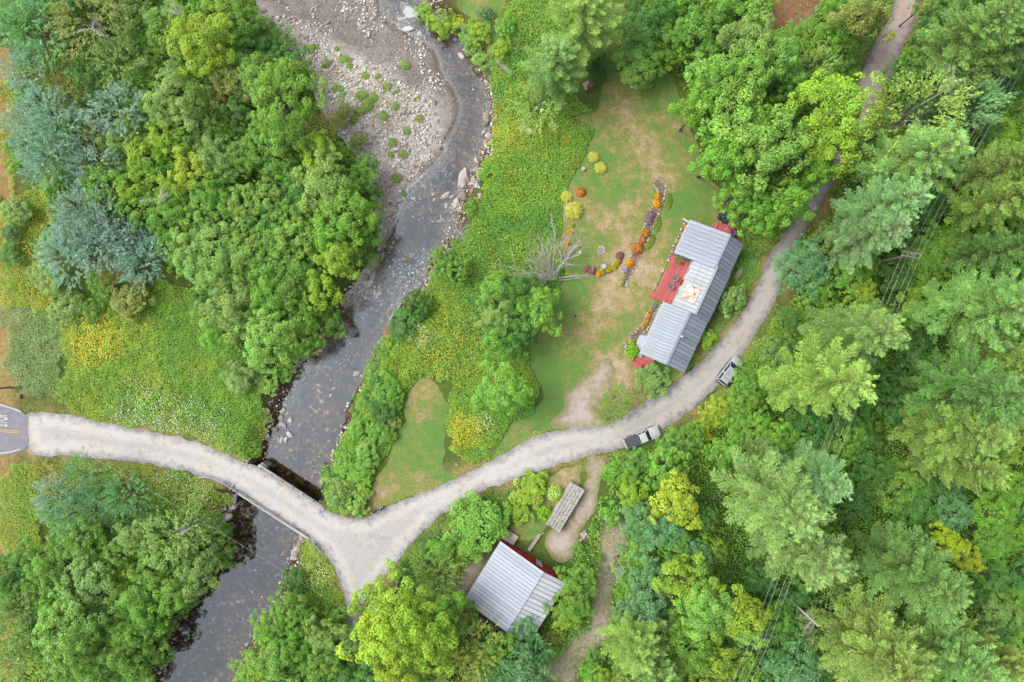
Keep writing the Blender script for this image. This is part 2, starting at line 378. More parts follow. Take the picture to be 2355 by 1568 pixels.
wetp = poly([(560, -120), (588, 8), (640, 45), (720, 80), (775, 112), (850, 152), (905, 190), (960, 225), (1010, 250), (1030, 290), (1020, 330), (1000, 365), (970, 400), (985, 420), (1045, 350), (1085, 290), (1085, 230), (1060, 180), (1030, 150), (1010, 100), (940, 60), (900, 0), (880, -120)], -2.2)
road_main = poly([(58, 944), (110, 947), (180, 958), (260, 977), (350, 990), (440, 1010), (500, 1034), (556, 1062), (598, 1072), (668, 1118), (740, 1166), (772, 1185), (812, 1193), (850, 1188), (882, 1172), (930, 1148), (990, 1125), (1060, 1096), (1130, 1060),
                  (1190, 1025), (1240, 1000), (1290, 985), (1350, 982), (1410, 970), (1450, 945), (1520, 902), (1585, 858), (1642, 800), (1690, 740), (1738, 662), (1766, 592), (1800, 538), (1835, 492), (1880, 410), (1925, 300), (1955, 225), (1985, 150), (2025, 70), (2060, 0), (2085, -80),
                  (2142, -60), (2116, 20), (2076, 110), (2032, 205), (1996, 270), (1950, 360), (1905, 440), (1870, 500), (1832, 560), (1806, 615), (1790, 670), (1765, 722), (1722, 792), (1682, 852), (1622, 917), (1560, 962), (1500, 1002), (1440, 1024), (1395, 1040), (1330, 1052), (1260, 1076),
                  (1200, 1096), (1130, 1121), (1062, 1151), (1003, 1190), (955, 1238), (908, 1296), (872, 1338), (838, 1385), (822, 1440), (812, 1520), (790, 1520), (800, 1430), (792, 1366), (772, 1312), (746, 1264), (700, 1232), (640, 1194), (566, 1143), (522, 1112), (450, 1090), (350, 1066), (250, 1055), (150, 1047), (60, 1050), (64, 1020), (56, 990)])
asph = poly([(-120, 905), (0, 926), (44, 940), (66, 960), (62, 990), (68, 1015), (56, 1036), (0, 1050), (-120, 1062)], 0, 0)
asph2 = poly([(-130, -200), (-20, -200), (-16, 400), (-14, 800), (-10, 940), (-10, 1040), (-14, 1300), (-20, 1800), (-130, 1800)])
lawn1 = poly([(1385, 178), (1425, 168), (1500, 165), (1548, 165), (1570, 240), (1605, 330), (1620, 400), (1660, 440), (1685, 505), (1720, 560), (1700, 600), (1650, 700), (1590, 800), (1570, 870), (1520, 905), (1450, 940), (1420, 960), (1380, 950), (1330, 965), (1270, 985),
              (1235, 1002), (1180, 1032), (1130, 1060), (1145, 1020), (1165, 985), (1215, 960), (1248, 925), (1240, 890), (1215, 830), (1228, 770), (1280, 745), (1262, 690), (1300, 665), (1300, 600), (1288, 560), (1286, 500), (1300, 445), (1322, 405), (1345, 372), (1360, 330), (1368, 290), (1300, 272), (1290, 262), (1330, 268), (1372, 262), (1382, 225)])
lawn2 = poly([(968, 872), (998, 880), (1024, 912), (1026, 990), (1020, 1080), (1062, 1094), (1000, 1121), (930, 1149), (862, 1180), (850, 1150), (852, 1118), (882, 1078), (910, 1020), (930, 960), (944, 890)])
lawn3 = poly([(1050, -60), (1170, -60), (1165, 0), (1152, 60), (1140, 120), (1128, 150), (1118, 120), (1105, 60), (1075, 30), (1045, 0)])
lawn4 = poly([(1260, 1092), (1330, 1062), (1345, 1075), (1320, 1120), (1260, 1205), (1230, 1245), (1180, 1240), (1175, 1205), (1215, 1170), (1245, 1130)])
dirt1 = poly([(1255, 992), (1280, 945), (1310, 900), (1345, 855), (1385, 822), (1412, 832), (1408, 870), (1385, 915), (1378, 950), (1400, 975), (1345, 992)])
dirt2 = poly([(1345, 1062), (1396, 1040), (1402, 1075), (1385, 1120), (1372, 1160), (1350, 1200), (1322, 1250), (1308, 1290), (1270, 1282), (1240, 1262), (1262, 1215), (1290, 1222), (1330, 1170), (1345, 1110)])
dirt3 = poly([(1392, 1180), (1440, 1195), (1442, 1250), (1412, 1290), (1402, 1360), (1404, 1430), (1390, 1480), (1340, 1520), (1310, 1568), (1270, 1570), (1245, 1530), (1300, 1490), (1345, 1450), (1360, 1380), (1372, 1310), (1378, 1230)])
dirt4 = poly([(1760, 0), (1790, -40), (1890, -30), (1895, 20), (1850, 40), (1820, 85), (1775, 90), (1755, 50)])
dirt5 = poly([(1090, 1265), (1130, 1240), (1140, 1270), (1110, 1320), (1068, 1380), (1100, 1420), (1160, 1450), (1130, 1460), (1075, 1420), (1050, 1370), (1060, 1320)])

XS = np.arange(-84, 84.01, 0.4); YS = np.arange(-58, 58.01, 0.4)
GX, GY = np.meshgrid(XS, YS)
sd_river = sdist(river, GX, GY) + (fbm(GX, GY, 3.0, 1) - 0.5) * 1.4
sd_bar = sdist(bar, GX, GY) + (fbm(GX, GY, 4.0, 2) - 0.5) * 2.4
sd_wet = sdist(wetp, GX, GY)
sd_road = sdist(road_main, GX, GY)
sd_asph = np.maximum(sdist(asph, GX, GY), sdist(asph2, GX, GY))
sd_lawn = np.maximum.reduce([sdist(q, GX, GY) for q in (lawn1, lawn2, lawn3, lawn4)]) + (fbm(GX, GY, 2.2, 3, 5) - 0.5) * 1.9
sd_dirt = np.maximum.reduce([sdist(q, GX, GY) for q in (dirt1, dirt2, dirt5)]) + (fbm(GX, GY, 2.4, 4, 5) - 0.5) * 3.0
sd_brush = np.maximum(sdist(dirt3, GX, GY), sdist(dirt4, GX, GY)) + (fbm(GX, GY, 2.5, 5) - 0.5) * 2.0

barm = sstep(-2.0, 3.0, sd_bar)
onroad = sstep(-1.5, 0.0, np.maximum(sd_road, sd_asph))
bankw = 3.0 + 11.0 * barm; bankw = bankw * (1 - onroad) + 0.9 * onroad
tt = np.clip(-sd_river / bankw, 0, 1); tt = tt ** 0.75
GZ = np.where(sd_river > 0, WZ - 0.05 - np.minimum(sd_river * 0.14, 0.55), WZ * (1 - tt))
GZ = GZ + (fbm(GX, GY, 9.0, 6) - 0.5) * 0.25 * sstep(0, 3, -np.maximum.reduce([sd_road, sd_asph, sd_lawn, sd_dirt])) * (sd_river < -1)
wb_ = sstep(-2.5, 3.0, sd_wet) * (sd_river <= 0)
GZ = GZ * (1 - wb_) + np.minimum(GZ, WZ + 0.06 + 0.35 * fbm(GX, GY, 6, 8)) * wb_
def samp(f, x, y):
    x = np.clip((np.asarray(x, float) - XS[0]) / 0.4, 0, len(XS) - 1.001); y = np.clip((np.asarray(y, float) - YS[0]) / 0.4, 0, len(YS) - 1.001)
    xi = x.astype(int); yi = y.astype(int); fx = x - xi; fy = y - yi
    return (f[yi, xi] * (1 - fx) + f[yi, xi + 1] * fx) * (1 - fy) + (f[yi + 1, xi] * (1 - fx) + f[yi + 1, xi + 1] * fx) * fy
def gz(x, y): return float(samp(GZ, x, y))

def grid_mesh(name, xs, ys, Z, col, mat):
    nx, ny = len(xs), len(ys); X, Y = np.meshgrid(xs, ys)
    me = bpy.data.meshes.new(name); v = np.stack([X, Y, Z], -1).reshape(-1, 3)
    i = (np.arange(ny - 1)[:, None] * nx + np.arange(nx - 1)[None]).reshape(-1)
    f = np.stack([i, i + 1, i + nx + 1, i + nx], 1)
    fast_mesh(me, v, f); set_col(me, col.reshape(-1, 3)); me.materials.append(mat)
    me.polygons.foreach_set('use_smooth', np.ones(len(f), bool))
    return me
def fast_mesh(me, v, f):
    n = f.shape[1]
    me.vertices.add(len(v)); me.vertices.foreach_set('co', np.ascontiguousarray(v, np.float32).ravel())
    me.loops.add(f.size); me.loops.foreach_set('vertex_index', np.ascontiguousarray(f, np.int32).ravel())
    me.polygons.add(len(f)); me.polygons.foreach_set('loop_start', np.arange(0, f.size, n, dtype=np.int32))
    me.update(calc_edges=True)
def set_col(me, c):
    a = me.color_attributes.new('Col', 'FLOAT_COLOR', 'POINT')
    a.data.foreach_set('color', np.concatenate([c, np.ones((len(c), 1))], 1).astype(np.float32).ravel())
def set_f(me, name, d):
    a = me.attributes.new(name, 'FLOAT', 'POINT'); a.data.foreach_set('value', np.asarray(d, np.float32))

# ground colours: leaf litter and low green by default, straw on the verges, cobbles near the water
def cc(*a): return np.array(C(*a)[:3])
w = fbm(GX, GY, 5, 11)[..., None]
gcol = cc(84, 112, 50) * (1 - w) + cc(122, 140, 64) * w
verge = sstep(-3.2, -0.3, np.maximum(sd_road, sd_asph))[..., None] * sstep(.35, .6, fbm(GX, GY, 4, 12))[..., None]
gcol = gcol * (1 - verge) + cc(172, 156, 104) * verge
br = sstep(-1, .8, sd_brush)[..., None]; gcol = gcol * (1 - br) + (cc(206, 192, 176) * w + cc(184, 168, 142) * (1 - w)) * br
bk = sstep(-2.6, -.8, sd_river)[..., None] * (1 - barm[..., None]); gcol = gcol * (1 - bk) + cc(104, 82, 62) * bk
cl4 = sstep(-.6, .8, sdist(dirt4, GX, GY) + (fbm(GX, GY, 2, 15) - .5) * 1.5)[..., None]; gcol = gcol * (1 - cl4) + (cc(150, 106, 70) * w + cc(170, 132, 100) * (1 - w)) * cl4
le = sstep(-70.5, -73.0, GX)[..., None]; gcol = gcol * (1 - le) + (cc(190, 152, 110) * w + cc(168, 150, 88) * (1 - w)) * le
xs = np.concatenate([[-600, -300, -150, -100], XS, [100, 150, 300, 600]]); ys = np.concatenate([[-600, -300, -150, -80], YS, [80, 150, 300, 600]])
Zb = np.pad(GZ, 4, mode='edge'); Cb = np.pad(gcol, ((4, 4), (4, 4), (0, 0)), mode='edge')
tag(link('ground', grid_mesh('ground', xs, ys, Zb, Cb, GROUND)), 'soil and leaf litter ground under the meadows and woods', kind='structure')

def sheet(name, fld, x0, x1, y0, y1, step, zfun, mat, label, attrs=(), kind='structure'):
    """mesh of the area where fld(x, y) > 0, outline cut exactly on the boundary (marching squares)"""
    sx = np.arange(x0, x1 + step, step); sy = np.arange(y0, y1 + step, step); X, Y = np.meshgrid(sx, sy); F = fld(X, Y)
    nx, ny = len(sx), len(sy); pos = F > 0; cid = -np.ones((ny, nx), int)
    q = pos[:-1, :-1].astype(int) + pos[:-1, 1:] + pos[1:, 1:] + pos[1:, :-1]
    vs = []; fs = []
    need = np.zeros((ny, nx), bool)
    for a, b in ((0, 0), (0, 1), (1, 1), (1, 0)): need[a:ny - 1 + a, b:nx - 1 + b] |= (q > 0)
    use = need & pos; ids = np.argwhere(use); cid[use] = np.arange(len(ids))
    vs = [(sx[j], sy[i]) for i, j in ids]; ds = list(F[use]); ec = {}
    def ev(i0, j0, i1, j1):
        k = (min((i0, j0), (i1, j1)), max((i0, j0), (i1, j1)))
        if k not in ec:
            t = F[i0, j0] / (F[i0, j0] - F[i1, j1]); ec[k] = len(vs)
            vs.append((sx[j0] + (sx[j1] - sx[j0]) * t, sy[i0] + (sy[i1] - sy[i0]) * t)); ds.append(0.0)
        return ec[k]
    for i, j in np.argwhere(q > 0):
        cs = ((i, j), (i, j + 1), (i + 1, j + 1), (i + 1, j))
        if q[i, j] == 4: fs.append(tuple(cid[c] for c in cs)); continue
        p = []
        for k in range(4):
            a, b = cs[k], cs[(k + 1) % 4]
            if pos[a]: p.append(int(cid[a]))
            if pos[a] != pos[b]: p.append(ev(*a, *b))
        if len(p) >= 3: fs.append(tuple(p))
    v = np.array(vs); z = zfun(v[:, 0], v[:, 1])
    me = bpy.data.meshes.new(name); me.from_pydata(np.column_stack([v, z]).tolist(), [], [tuple(int(k) for k in f) for f in fs]); me.update()
    set_f(me, 'd', ds)
    for an, fn in attrs: set_f(me, an, fn(v[:, 0], v[:, 1]))
    me.polygons.foreach_set('use_smooth', np.ones(len(me.polygons), bool)); me.materials.append(mat)
    o = link(name, me); tag(o, label, kind=kind); return o

# the deck of the bridge carries the road: outside it the road lies on the ground
BR0 = Vector(P(600, 1102)); BR1 = Vector(P(722, 1200)); bax = (BR1 - BR0).normalized(); bnx = Vector((-bax.y, bax.x))
def road_z(x, y):
    g = samp(GZ, x, y); near = (samp(sd_river, x, y) > -1.6)
    return np.where(near, 0.0, np.maximum(g, -0.02)) + 0.06
sheet('gravel_road', lambda x, y: sdist(road_main, x, y) + (fbm(x, y, 1.1, 21, 5) - .5) * 1.0 * (1 - ((samp(sd_river, x, y) > -1.0) * 1.0)), -73, 60, -46, 55, 0.4, road_z, ROADM,
      'pale compacted gravel road crossing the bridge and forking in front of the yard',
      [('tone', lambda x, y: 0.55 * sstep(-8, 34, x) + 0.45 * sstep(18, 36, y))])
sheet('paved_road', lambda x, y: np.maximum(sdist(asph, x, y), sdist(asph2, x, y)), -84, -69, -58, 58, 0.4, lambda x, y: samp(GZ, x, y) + 0.085, ASPH, 'grey asphalt road with painted stop marking')
spots = [(1445, 230, 60), (1470, 330, 45), (1440, 400, 30), (1590, 300, 45), (1530, 400, 40), (1390, 510, 40), (1420, 560, 40), (1460, 600, 45), (1410, 640, 40), (1400, 700, 45), (1350, 770, 30), (1380, 800, 30), (1400, 850, 40), (1440, 880, 60), (1500, 620, 40),
         (1200, 990, 30), (960, 960, 26), (955, 910, 20), (900, 1115, 40), (970, 1110, 28), (870, 1140, 30), (1300, 1090, 35), (1320, 460, 25), (1450, 480, 40)]
green = [(1430, 440, 40), (1330, 600, 45), (1390, 545, 30), (1290, 700, 45), (1250, 850, 50), (1240, 940, 45), (1000, 1000, 30), (1020, 940, 20), (1150, 1040, 30), (1500, 210, 40), (1560, 470, 40), (1110, 50, 60), (1380, 790, 25), (1215, 1190, 45), (1340, 660, 25)]
def dryf(x, y):
    d = np.full(np.shape(x), 0.27) + (fbm(x, y, 6, 31) - .5) * 0.9
    for a, b, r in spots:
        q = P(a, b); d = d + 0.30 * np.exp(-((x - q[0]) ** 2 + (y - q[1]) ** 2) / (r * K) ** 2)
    for a, b, r in green:
        q = P(a, b); d = d - 0.30 * np.exp(-((x - q[0]) ** 2 + (y - q[1]) ** 2) / (r * K) ** 2)
    return d
sheet('lawn', lambda x, y: samp(sd_lawn, x, y), -26, 38, -32, 56, 0.3, lambda x, y: samp(GZ, x, y) + 0.03, LAWN, 'mown lawn with straw coloured dry patches', [('dry', dryf)])
sheet('dirt_driveway', lambda x, y: samp(sd_dirt, x, y), -10, 50, -44, 56, 0.3, lambda x, y: samp(GZ, x, y) + 0.045, DIRT, 'bare sandy dirt of the parking pull-in and yard tracks')
sheet('gravel_bar', lambda x, y: np.minimum(samp(sd_bar, x, y), 0.6 - samp(sd_river, x, y)), -42, 0, -6, 57, 0.35, lambda x, y: samp(GZ, x, y) + 0.03, COBBLE, 'cobble gravel bar inside the river bend',
      [('wet', lambda x, y: sstep(-1.5, 2.5, samp(sd_wet, x, y)) + 0.45 * sstep(-1.2, .3, samp(sd_river, x, y)))])
sheet('riverbed', lambda x, y: samp(sd_river, x, y) + 0.5, -56, 0, -58, 57.5, 0.4, lambda x, y: samp(GZ, x, y) + 0.02, BED, 'brown stony bed of the shallow river', [('shal', lambda x, y: np.clip(0.85 * sstep(3.2, 0.0, samp(sd_river, x, y)) * sstep(-14, 0, y) + 0.10 * sstep(-16, 6, y), 0, 1))])
def ripf(x, y):
    q = P(1100, 250); up = sstep(-18, 4, y)
    return 0.010 + 0.17 * up * sstep(.35, .7, fbm(x, y, 7, 41)) + 0.22 * np.exp(-((x - P(955, 30)[0]) ** 2 + (y - P(955, 30)[1]) ** 2) / 22) + .12 * np.exp(-((x - P(1105, 235)[0]) ** 2 + (y - P(1105, 235)[1]) ** 2) / 12)
sheet('river_water', lambda x, y: samp(sd_river, x, y) + 0.25, -56, 0, -58, 57.5, 0.4, lambda x, y: np.full(np.shape(x), WZ), WATER, 'clear shallow river water mirroring the grey sky', [('rip', ripf), ('foam', lambda x, y: sum(a * np.exp(-((x - P(u, v, WZ)[0]) ** 2 + ((y - P(u, v, WZ)[1]) ** 2) * sy) / r ** 2) for u, v, r, sy, a in ((952, 32, 1.5, 2.5, .8), (936, 22, .8, .6, .7), (926, 56, .8, 1, .5), (1082, 222, .9, .7, .35), (1120, 235, .7, 1, .3), (1066, 352, .8, 1, .3))))])

# painted road markings
def ribbon(name, pts, wd, z, mat, label, cat='road marking'):
    mb = MB(); pts = [Vector(p) for p in pts]
    L = []; Rr = []
    for i, p in enumerate(pts):
        t = (pts[min(i + 1, len(pts) - 1)] - pts[max(i - 1, 0)]).normalized(); nrm = Vector((-t.y, t.x)) * wd / 2
        L.append((*(p + nrm), z)); Rr.append((*(p - nrm), z))
    n = len(pts); mb.add(L + Rr, [(i, i + 1, n + i + 1, n + i) for i in range(n - 1)])
    return tag(mb.build(name, mat), label, cat)
ribbon('edge_line', [P(-40, 918), P(0, 930), P(25, 937.5), P(49, 946)], 0.13, 0.12, PAINTW, 'white edge line on the asphalt beside the stop sign')
ribbon('edge_line', [P(-40, 1047), P(0, 1042), P(25, 1039), P(48, 1032)], 0.13, 0.12, PAINTW, 'white edge line on the asphalt at the verge below the stop lettering')
ribbon('centre_line', [P(-40, 984.5), P(0, 987.5), P(48, 991.5)], 0.11, 0.12, PAINTY, 'yellow centre line on the asphalt, the one nearer the stop lettering')
ribbon('centre_line', [P(-40, 988.5), P(0, 991.5), P(48, 995.5)], 0.11, 0.12, PAINTY, 'yellow centre line on the asphalt, the one farther from the stop lettering')
def text_mesh(txt, name):
    cu = bpy.data.curves.new(name, 'FONT'); cu.body = txt; cu.align_x = 'CENTER'; cu.align_y = 'CENTER'
    o = bpy.data.objects.new(name, cu); COL.objects.link(o); dg = bpy.context.evaluated_depsgraph_get()
    me = bpy.data.meshes.new_from_object(o.evaluated_get(dg)); bpy.data.objects.remove(o); me.name = name; return me
stopm = text_mesh('STOP', 'stop_lettering'); stopm.materials.clear(); stopm.materials.append(PAINTW)
so = link('stop_lettering', stopm); so.location = (*P(2, 966), 0.12); so.rotation_euler = (0, 0, R(90)); so.scale = (0.80, 3.4, 1)
tag(so, 'white word STOP painted on the asphalt', 'road marking')

# ------------------------------------------------------------------ bridge, guard rails
br = empty('road_bridge', (*BR0, 0.0), math.atan2(bax.y, bax.x))
tag(br, 'one lane concrete bridge carrying the gravel road over the river', 'bridge')
BL = (BR1 - BR0).length
# deck follows the road edges: from the upper edge line to the lower edge line
up0, up1 = Vector(P(594, 1069)), Vector(P(746, 1169)); lo0, lo1 = Vector(P(548, 1132)), Vector(P(712, 1238))
def loc_b(v):
    d = v - BR0; return (d.dot(bax), d.dot(bnx))
dk = [loc_b(lo0), loc_b(lo1), loc_b(up1), loc_b(up0)]
MB().prism(dk, -0.42, 0.03).build('deck', CONC, br)
def lerp(a, b, t): return (a[0] + (b[0] - a[0]) * t, a[1] + (b[1] - a[1]) * t)
for t in (0.06, 0.35, 0.65, 0.94):
    a = lerp(dk[0], dk[3], t); b = lerp(dk[1], dk[2], t)
    MB().tube([(a[0] + .3, a[1], -0.72), (b[0] - .3, b[1], -0.72)], 0.29, 4).build('girder', GALV, br)
for a, b in ((dk[3], dk[2]), (dk[0], dk[1])):
    d = Vector((b[0] - a[0], b[1] - a[1])); m = Vector(a) + d / 2
    MB().box((m.x, m.y, 0.13), (d.length - .1, 0.46, 0.20), math.atan2(d.y, d.x)).build('kerb', plain('kerb_concrete', C(224, 218, 210), .9, 0, .1, 1.5), br, bevel=0.03)
for t in (0.05, 0.93):
    a = lerp(dk[0], dk[1], t); b = lerp(dk[3], dk[2], t); d = Vector((b[0] - a[0], b[1] - a[1])); m = Vector(a) + d / 2
    MB().box((m.x, m.y, -1.75), (1.0, d.length + 0.8, 2.6), math.atan2(d.y, d.x) - math.pi / 2).build('abutment', CONC, br)

def wbeam(mb, pts, z):
    prof = [(-.02, -.155), (.05, -.11), (.05, -.06), (-.02, 0), (.05, .06), (.05, .11), (-.02, .155), (-.035, .155), (-.035, -.155)]
    n = len(prof); vs = []
    for i, p in enumerate(pts):
        p = Vector(p); t = (Vector(pts[min(i + 1, len(pts) - 1)]) - Vector(pts[max(i - 1, 0)])).normalized(); nr = Vector((-t.y, t.x))
        for a, b in prof: vs.append((*(p + nr * a), z + b))
    fs = [(i * n + j, i * n + (j + 1) % n, (i + 1) * n + (j + 1) % n, (i + 1) * n + j) for i in range(len(pts) - 1) for j in range(n)]
    mb.add(vs, fs + [tuple(range(n - 1, -1, -1)), tuple((len(pts) - 1) * n + j for j in range(n))])
def src(x, y, z=0): return P(x * .76628, y * .76628, z)
def zb(a, b): return src(560 + a / 5.227, 1380 + b / 5.227, 0.5)
def guard_rail(line, posts, label):
    g = empty('guard_rail', (0, 0, 0)); tag(g, label, 'guard rail')
    sm = []
    for i in range(len(line) - 1):
        for t in (0, .33, .67): sm.append(tuple(lerp(line[i], line[i + 1], t)))
    sm.append(line[-1]); q = np.array(sm); q[1:-1] = (q[:-2] + q[1:-1] * 2 + q[2:]) / 4
    mb = MB(); wbeam(mb, [tuple(a) for a in q], 0.62); mb.build('rail_beam', GALV, g)
    for p in posts:
        z0 = 0.0 if samp(sd_river, p[0], p[1]) > -2.0 else gz(*p)
        MB().box((p[0], p[1], (0.8 + z0) / 2), (.14, .14, .8 - z0), 0.6).build('rail_post', GALV, g)
    return g
guard_rail([zb(*p) for p in ((180, 275), (300, 265), (420, 280), (540, 335), (720, 452), (900, 570), (1060, 672), (1220, 778), (1390, 882), (1550, 985), (1700, 1080), (1850, 1165), (1940, 1240), (2040, 1360), (2130, 1470))],
           [zb(*p) for p in ((330, 285), (560, 370), (740, 480), (910, 595), (1055, 690), (1210, 790), (1375, 892), (1540, 995), (1700, 1092), (1850, 1182), (1990, 1330))], 'steel guard rail with curved ends on the bridge side facing the still pool')
guard_rail([zb(*p) for p in ((1000, 95), (1155, 140), (1325, 245), (1490, 345), (1655, 448), (1815, 550), (1980, 655), (2140, 752))],
           [zb(*p) for p in ((1150, 130), (1320, 236), (1485, 336), (1650, 440), (1812, 542), (1976, 648))], 'straight steel guard rail on the upstream side of the bridge')

# ------------------------------------------------------------------ roofs: each panel its own object
SEAM = plain('dark_seam', C(140, 152, 172), 0.6, 0.1, 0.2, 3)  # seam and lap strips, darker than the panels
def roof_slope(roof, a0, a1, b_e, z_e, b_r, z_r, n, mat, seam=True, name='roof_panel', jitter=0.0):
    """panels side by side along a, running from eave (b_e, z_e) up to ridge (b_r, z_r)"""
    w = (a1 - a0) / n; run = math.hypot(b_r - b_e, z_r - z_e); ang = math.atan2(z_r - z_e, abs(b_r - b_e)); sg = 1 if b_r > b_e else -1
    mb = MB(); mb.box((run / 2, 0, 0), (run, w - 0.006, 0.022))
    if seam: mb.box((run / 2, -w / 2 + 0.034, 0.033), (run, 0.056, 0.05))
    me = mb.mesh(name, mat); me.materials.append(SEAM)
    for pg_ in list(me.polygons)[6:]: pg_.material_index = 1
    for i in range(n):
        o = link(name, me, roof)
        M = Matrix(((0, 1 if sg < 0 else -1, 0), (sg, 0, 0), (0, 0, 1))).to_4x4() @ Matrix.Rotation(-ang, 4, 'Y')
        o.matrix_local = Matrix.Translation((a0 + w * (i + .5), b_e, z_e + 0.03 + (random.random() - .5) * jitter)) @ M
    return
def gable_walls(house, a0, a1, prof, mat, th=0.14):
    """prof: (b, z) outline of the section, walls on all four sides"""
    bL, bR = prof[0][0], prof[-1][0]; zs = prof[0][1], prof[-1][1]; mb = MB
    mb().box(((a0 + a1) / 2, bL, zs[0] / 2 - .1), (a1 - a0, th, zs[0] + .2)).build('wall', mat, house)
    mb().box(((a0 + a1) / 2, bR, zs[1] / 2 - .1), (a1 - a0, th, zs[1] + .2)).build('wall', mat, house)
    for a in (a0, a1):
        pts = [(bL, -.2)] + [(b, z) for b, z in prof] + [(bR, -.2)]; n = len(pts)
        vs = [(a - th / 2, b, z) for b, z in pts] + [(a + th / 2, b, z) for b, z in pts]
        mb().add(vs, [tuple(range(n)), tuple(range(2 * n - 1, n - 1, -1))] + [(i, (i + 1) % n, n + (i + 1) % n, n + i) for i in range(n)]).build('wall', mat, house)
def window(house, a, b, z, w, h, along=True, off=0.09):
    f = MB()
    def bx(u, v, du, dv, dep): f.box((a + u, b, z + v) if along else (a, b + u, z + v), (du, dep, dv) if along else (dep, du, dv))
    for s in (-1, 1): bx(s * w / 2, 0, .08, h + .08, .2); bx(0, s * h / 2, w - .08, .08, .19)
    bx(0, 0, w - .08, .05, .17)
    fo = f.build('window', WHITE, house)
    MB().box((a, b, z), (w - .1, .15, h - .1) if along else (.15, w - .1, h - .1)).build('pane', GLASS, fo)

MET_A = make_metal('roof_metal_pale', C(172, 183, 200), C(158, 170, 190))
MET_R = make_metal('roof_metal_right_lighting', C(186, 198, 214), C(168, 182, 200))  # right-hand slopes: how light falls on that side is set in the colour
MET_B = make_metal('roof_metal_white', C(194, 201, 205), C(182, 191, 196), 0.5, 0.05)
MET_C = make_metal('roof_metal_dull', C(164, 179, 190), C(148, 165, 177))
MET_G = make_metal('roof_metal_barn', C(182, 191, 206), C(174, 183, 198))
MET_G2 = make_metal('roof_metal_barn_lightened', C(240, 242, 247), C(228, 232, 238))  # right slope of the barn, colour lightened because it faces away from the sun

HO = Vector((24.55, 6.23)); HA = R(65.3)
house = empty('farmhouse', (*HO, 0), HA); tag(house, 'long low farmhouse with seamed grey metal roofs and red decks', 'house')
hu, hv = Vector((math.cos(HA), math.sin(HA))), Vector((-math.sin(HA), math.cos(HA)))
def HW(a, b): return HO + hu * a + hv * b
roof = MB().box((0, -1.35, 3.98), (19.4, 0.16, 0.10)).build('roof', WHITE, house)
# section A (north gable)
roof_slope(roof, 4.85, 10.05, 4.05, 2.7, -1.55, 4.42, 9, MET_A)
roof_slope(roof, 5.35, 10.0, -4.2, 2.72, -1.55, 4.42, 8, MET_R)
MB().box((7.55, -1.55, 4.50), (5.0, 0.26, 0.05)).build('ridge_cap', MET_A, roof)
# section B (middle, white sheets)
roof_slope(roof, -2.0, 4.84, 1.3, 3.50, -1.75, 4.48, 12, MET_B)
roof_slope(roof, -2.0, 5.34, -4.3, 2.76, -1.75, 4.48, 13, MET_R)
MB().box((1.65, -1.75, 4.56), (7.3, 0.28, 0.05)).build('ridge_cap', MET_B, roof)
# section C (south gable)
roof_slope(roof, -9.9, -2.02, 2.6, 2.7, -1.05, 4.36, 17, MET_C)
roof_slope(roof, -9.9, -2.02, -4.2, 2.68, -1.05, 4.36, 14, MET_R)
MB().box((-5.95, -1.05, 4.44), (7.9, 0.3, 0.05)).build('ridge_cap', MET_A, roof)
rs = MB(); rs.box((0, 0, 0), (2.25, 2.05, 0.03)); rp = rs.build('rust_patch', make_rust(), roof, (0.35, -0.05, 4.06)); rp.rotation_euler = (-math.atan2(.98, 3.05), 0, 0)
rp['label'] = 'sheet of roofing streaked with orange rust'
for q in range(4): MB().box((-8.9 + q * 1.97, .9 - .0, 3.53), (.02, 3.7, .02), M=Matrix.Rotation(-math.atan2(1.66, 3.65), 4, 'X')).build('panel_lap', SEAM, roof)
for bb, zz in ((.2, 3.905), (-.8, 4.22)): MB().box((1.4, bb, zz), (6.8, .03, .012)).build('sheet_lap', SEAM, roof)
MB().box((-5.95, 2.63, 2.63), (7.95, 0.06, 0.22)).build('eave_trim', WHITE, roof)
MB().box((1.4, 1.36, 3.42), (6.7, 0.06, 0.2)).build('eave_trim', WHITE, roof)
MB().box((7.45, 4.10, 2.64), (5.2, 0.06, 0.18)).build('eave_trim', WHITE, roof)
MB().box((-9.95, 0.78, 3.45), (0.05, 4.05, 0.16), M=Matrix.Rotation(-math.atan2(1.66, 3.65), 4, 'X')).build('gable_trim', WHITE, roof)
MB().lathe([(.11, -.4), (.11, .45), (.17, .45), (.17, .55), (.05, .62)], 12).build('vent_pipe', WHITE, roof, (-5.6, -1.25, 4.5), smooth=False)
MB().lathe([(.09, -.4), (.09, .5), (.15, .5), (.15, .6), (.03, .66)], 12).build('stove_pipe', plain('rusty_pipe', (0.08, .03, .025, 1)), roof, (5.0, -2.1, 4.4))
gable_walls(house, 5.5, 9.75, [(3.75, 2.68), (-1.55, 4.3), (-3.9, 2.75)], WHITE)
gable_walls(house, -1.95, 5.3, [(1.05, 3.4), (-1.75, 4.35), (-4.0, 2.8)], WHITE)
gable_walls(house, -9.6, -2.1, [(2.3, 2.7), (-1.05, 4.22), (-3.9, 2.7)], WHITE)
for a in (6.4, 8.4): window(house, a, 3.75, 1.7, 1.0, 1.2)
for a in (0.0, 3.6): window(house, a, 1.05, 1.9, 1.0, 1.2)
for a in (-3.2, -5.2): window(house, a, 2.3, 1.7, 1.0, 1.2)
for a in (-8.4, -6.0, -3.4, -0.6, 2.0, 4.2): window(house, a, -3.95, 1.7, .9, 1.1)
window(house, 9.75, 1.2, 1.8, 1.0, 1.2, False); window(house, -9.6, -2.2, 1.7, 1.0, 1.1, False)
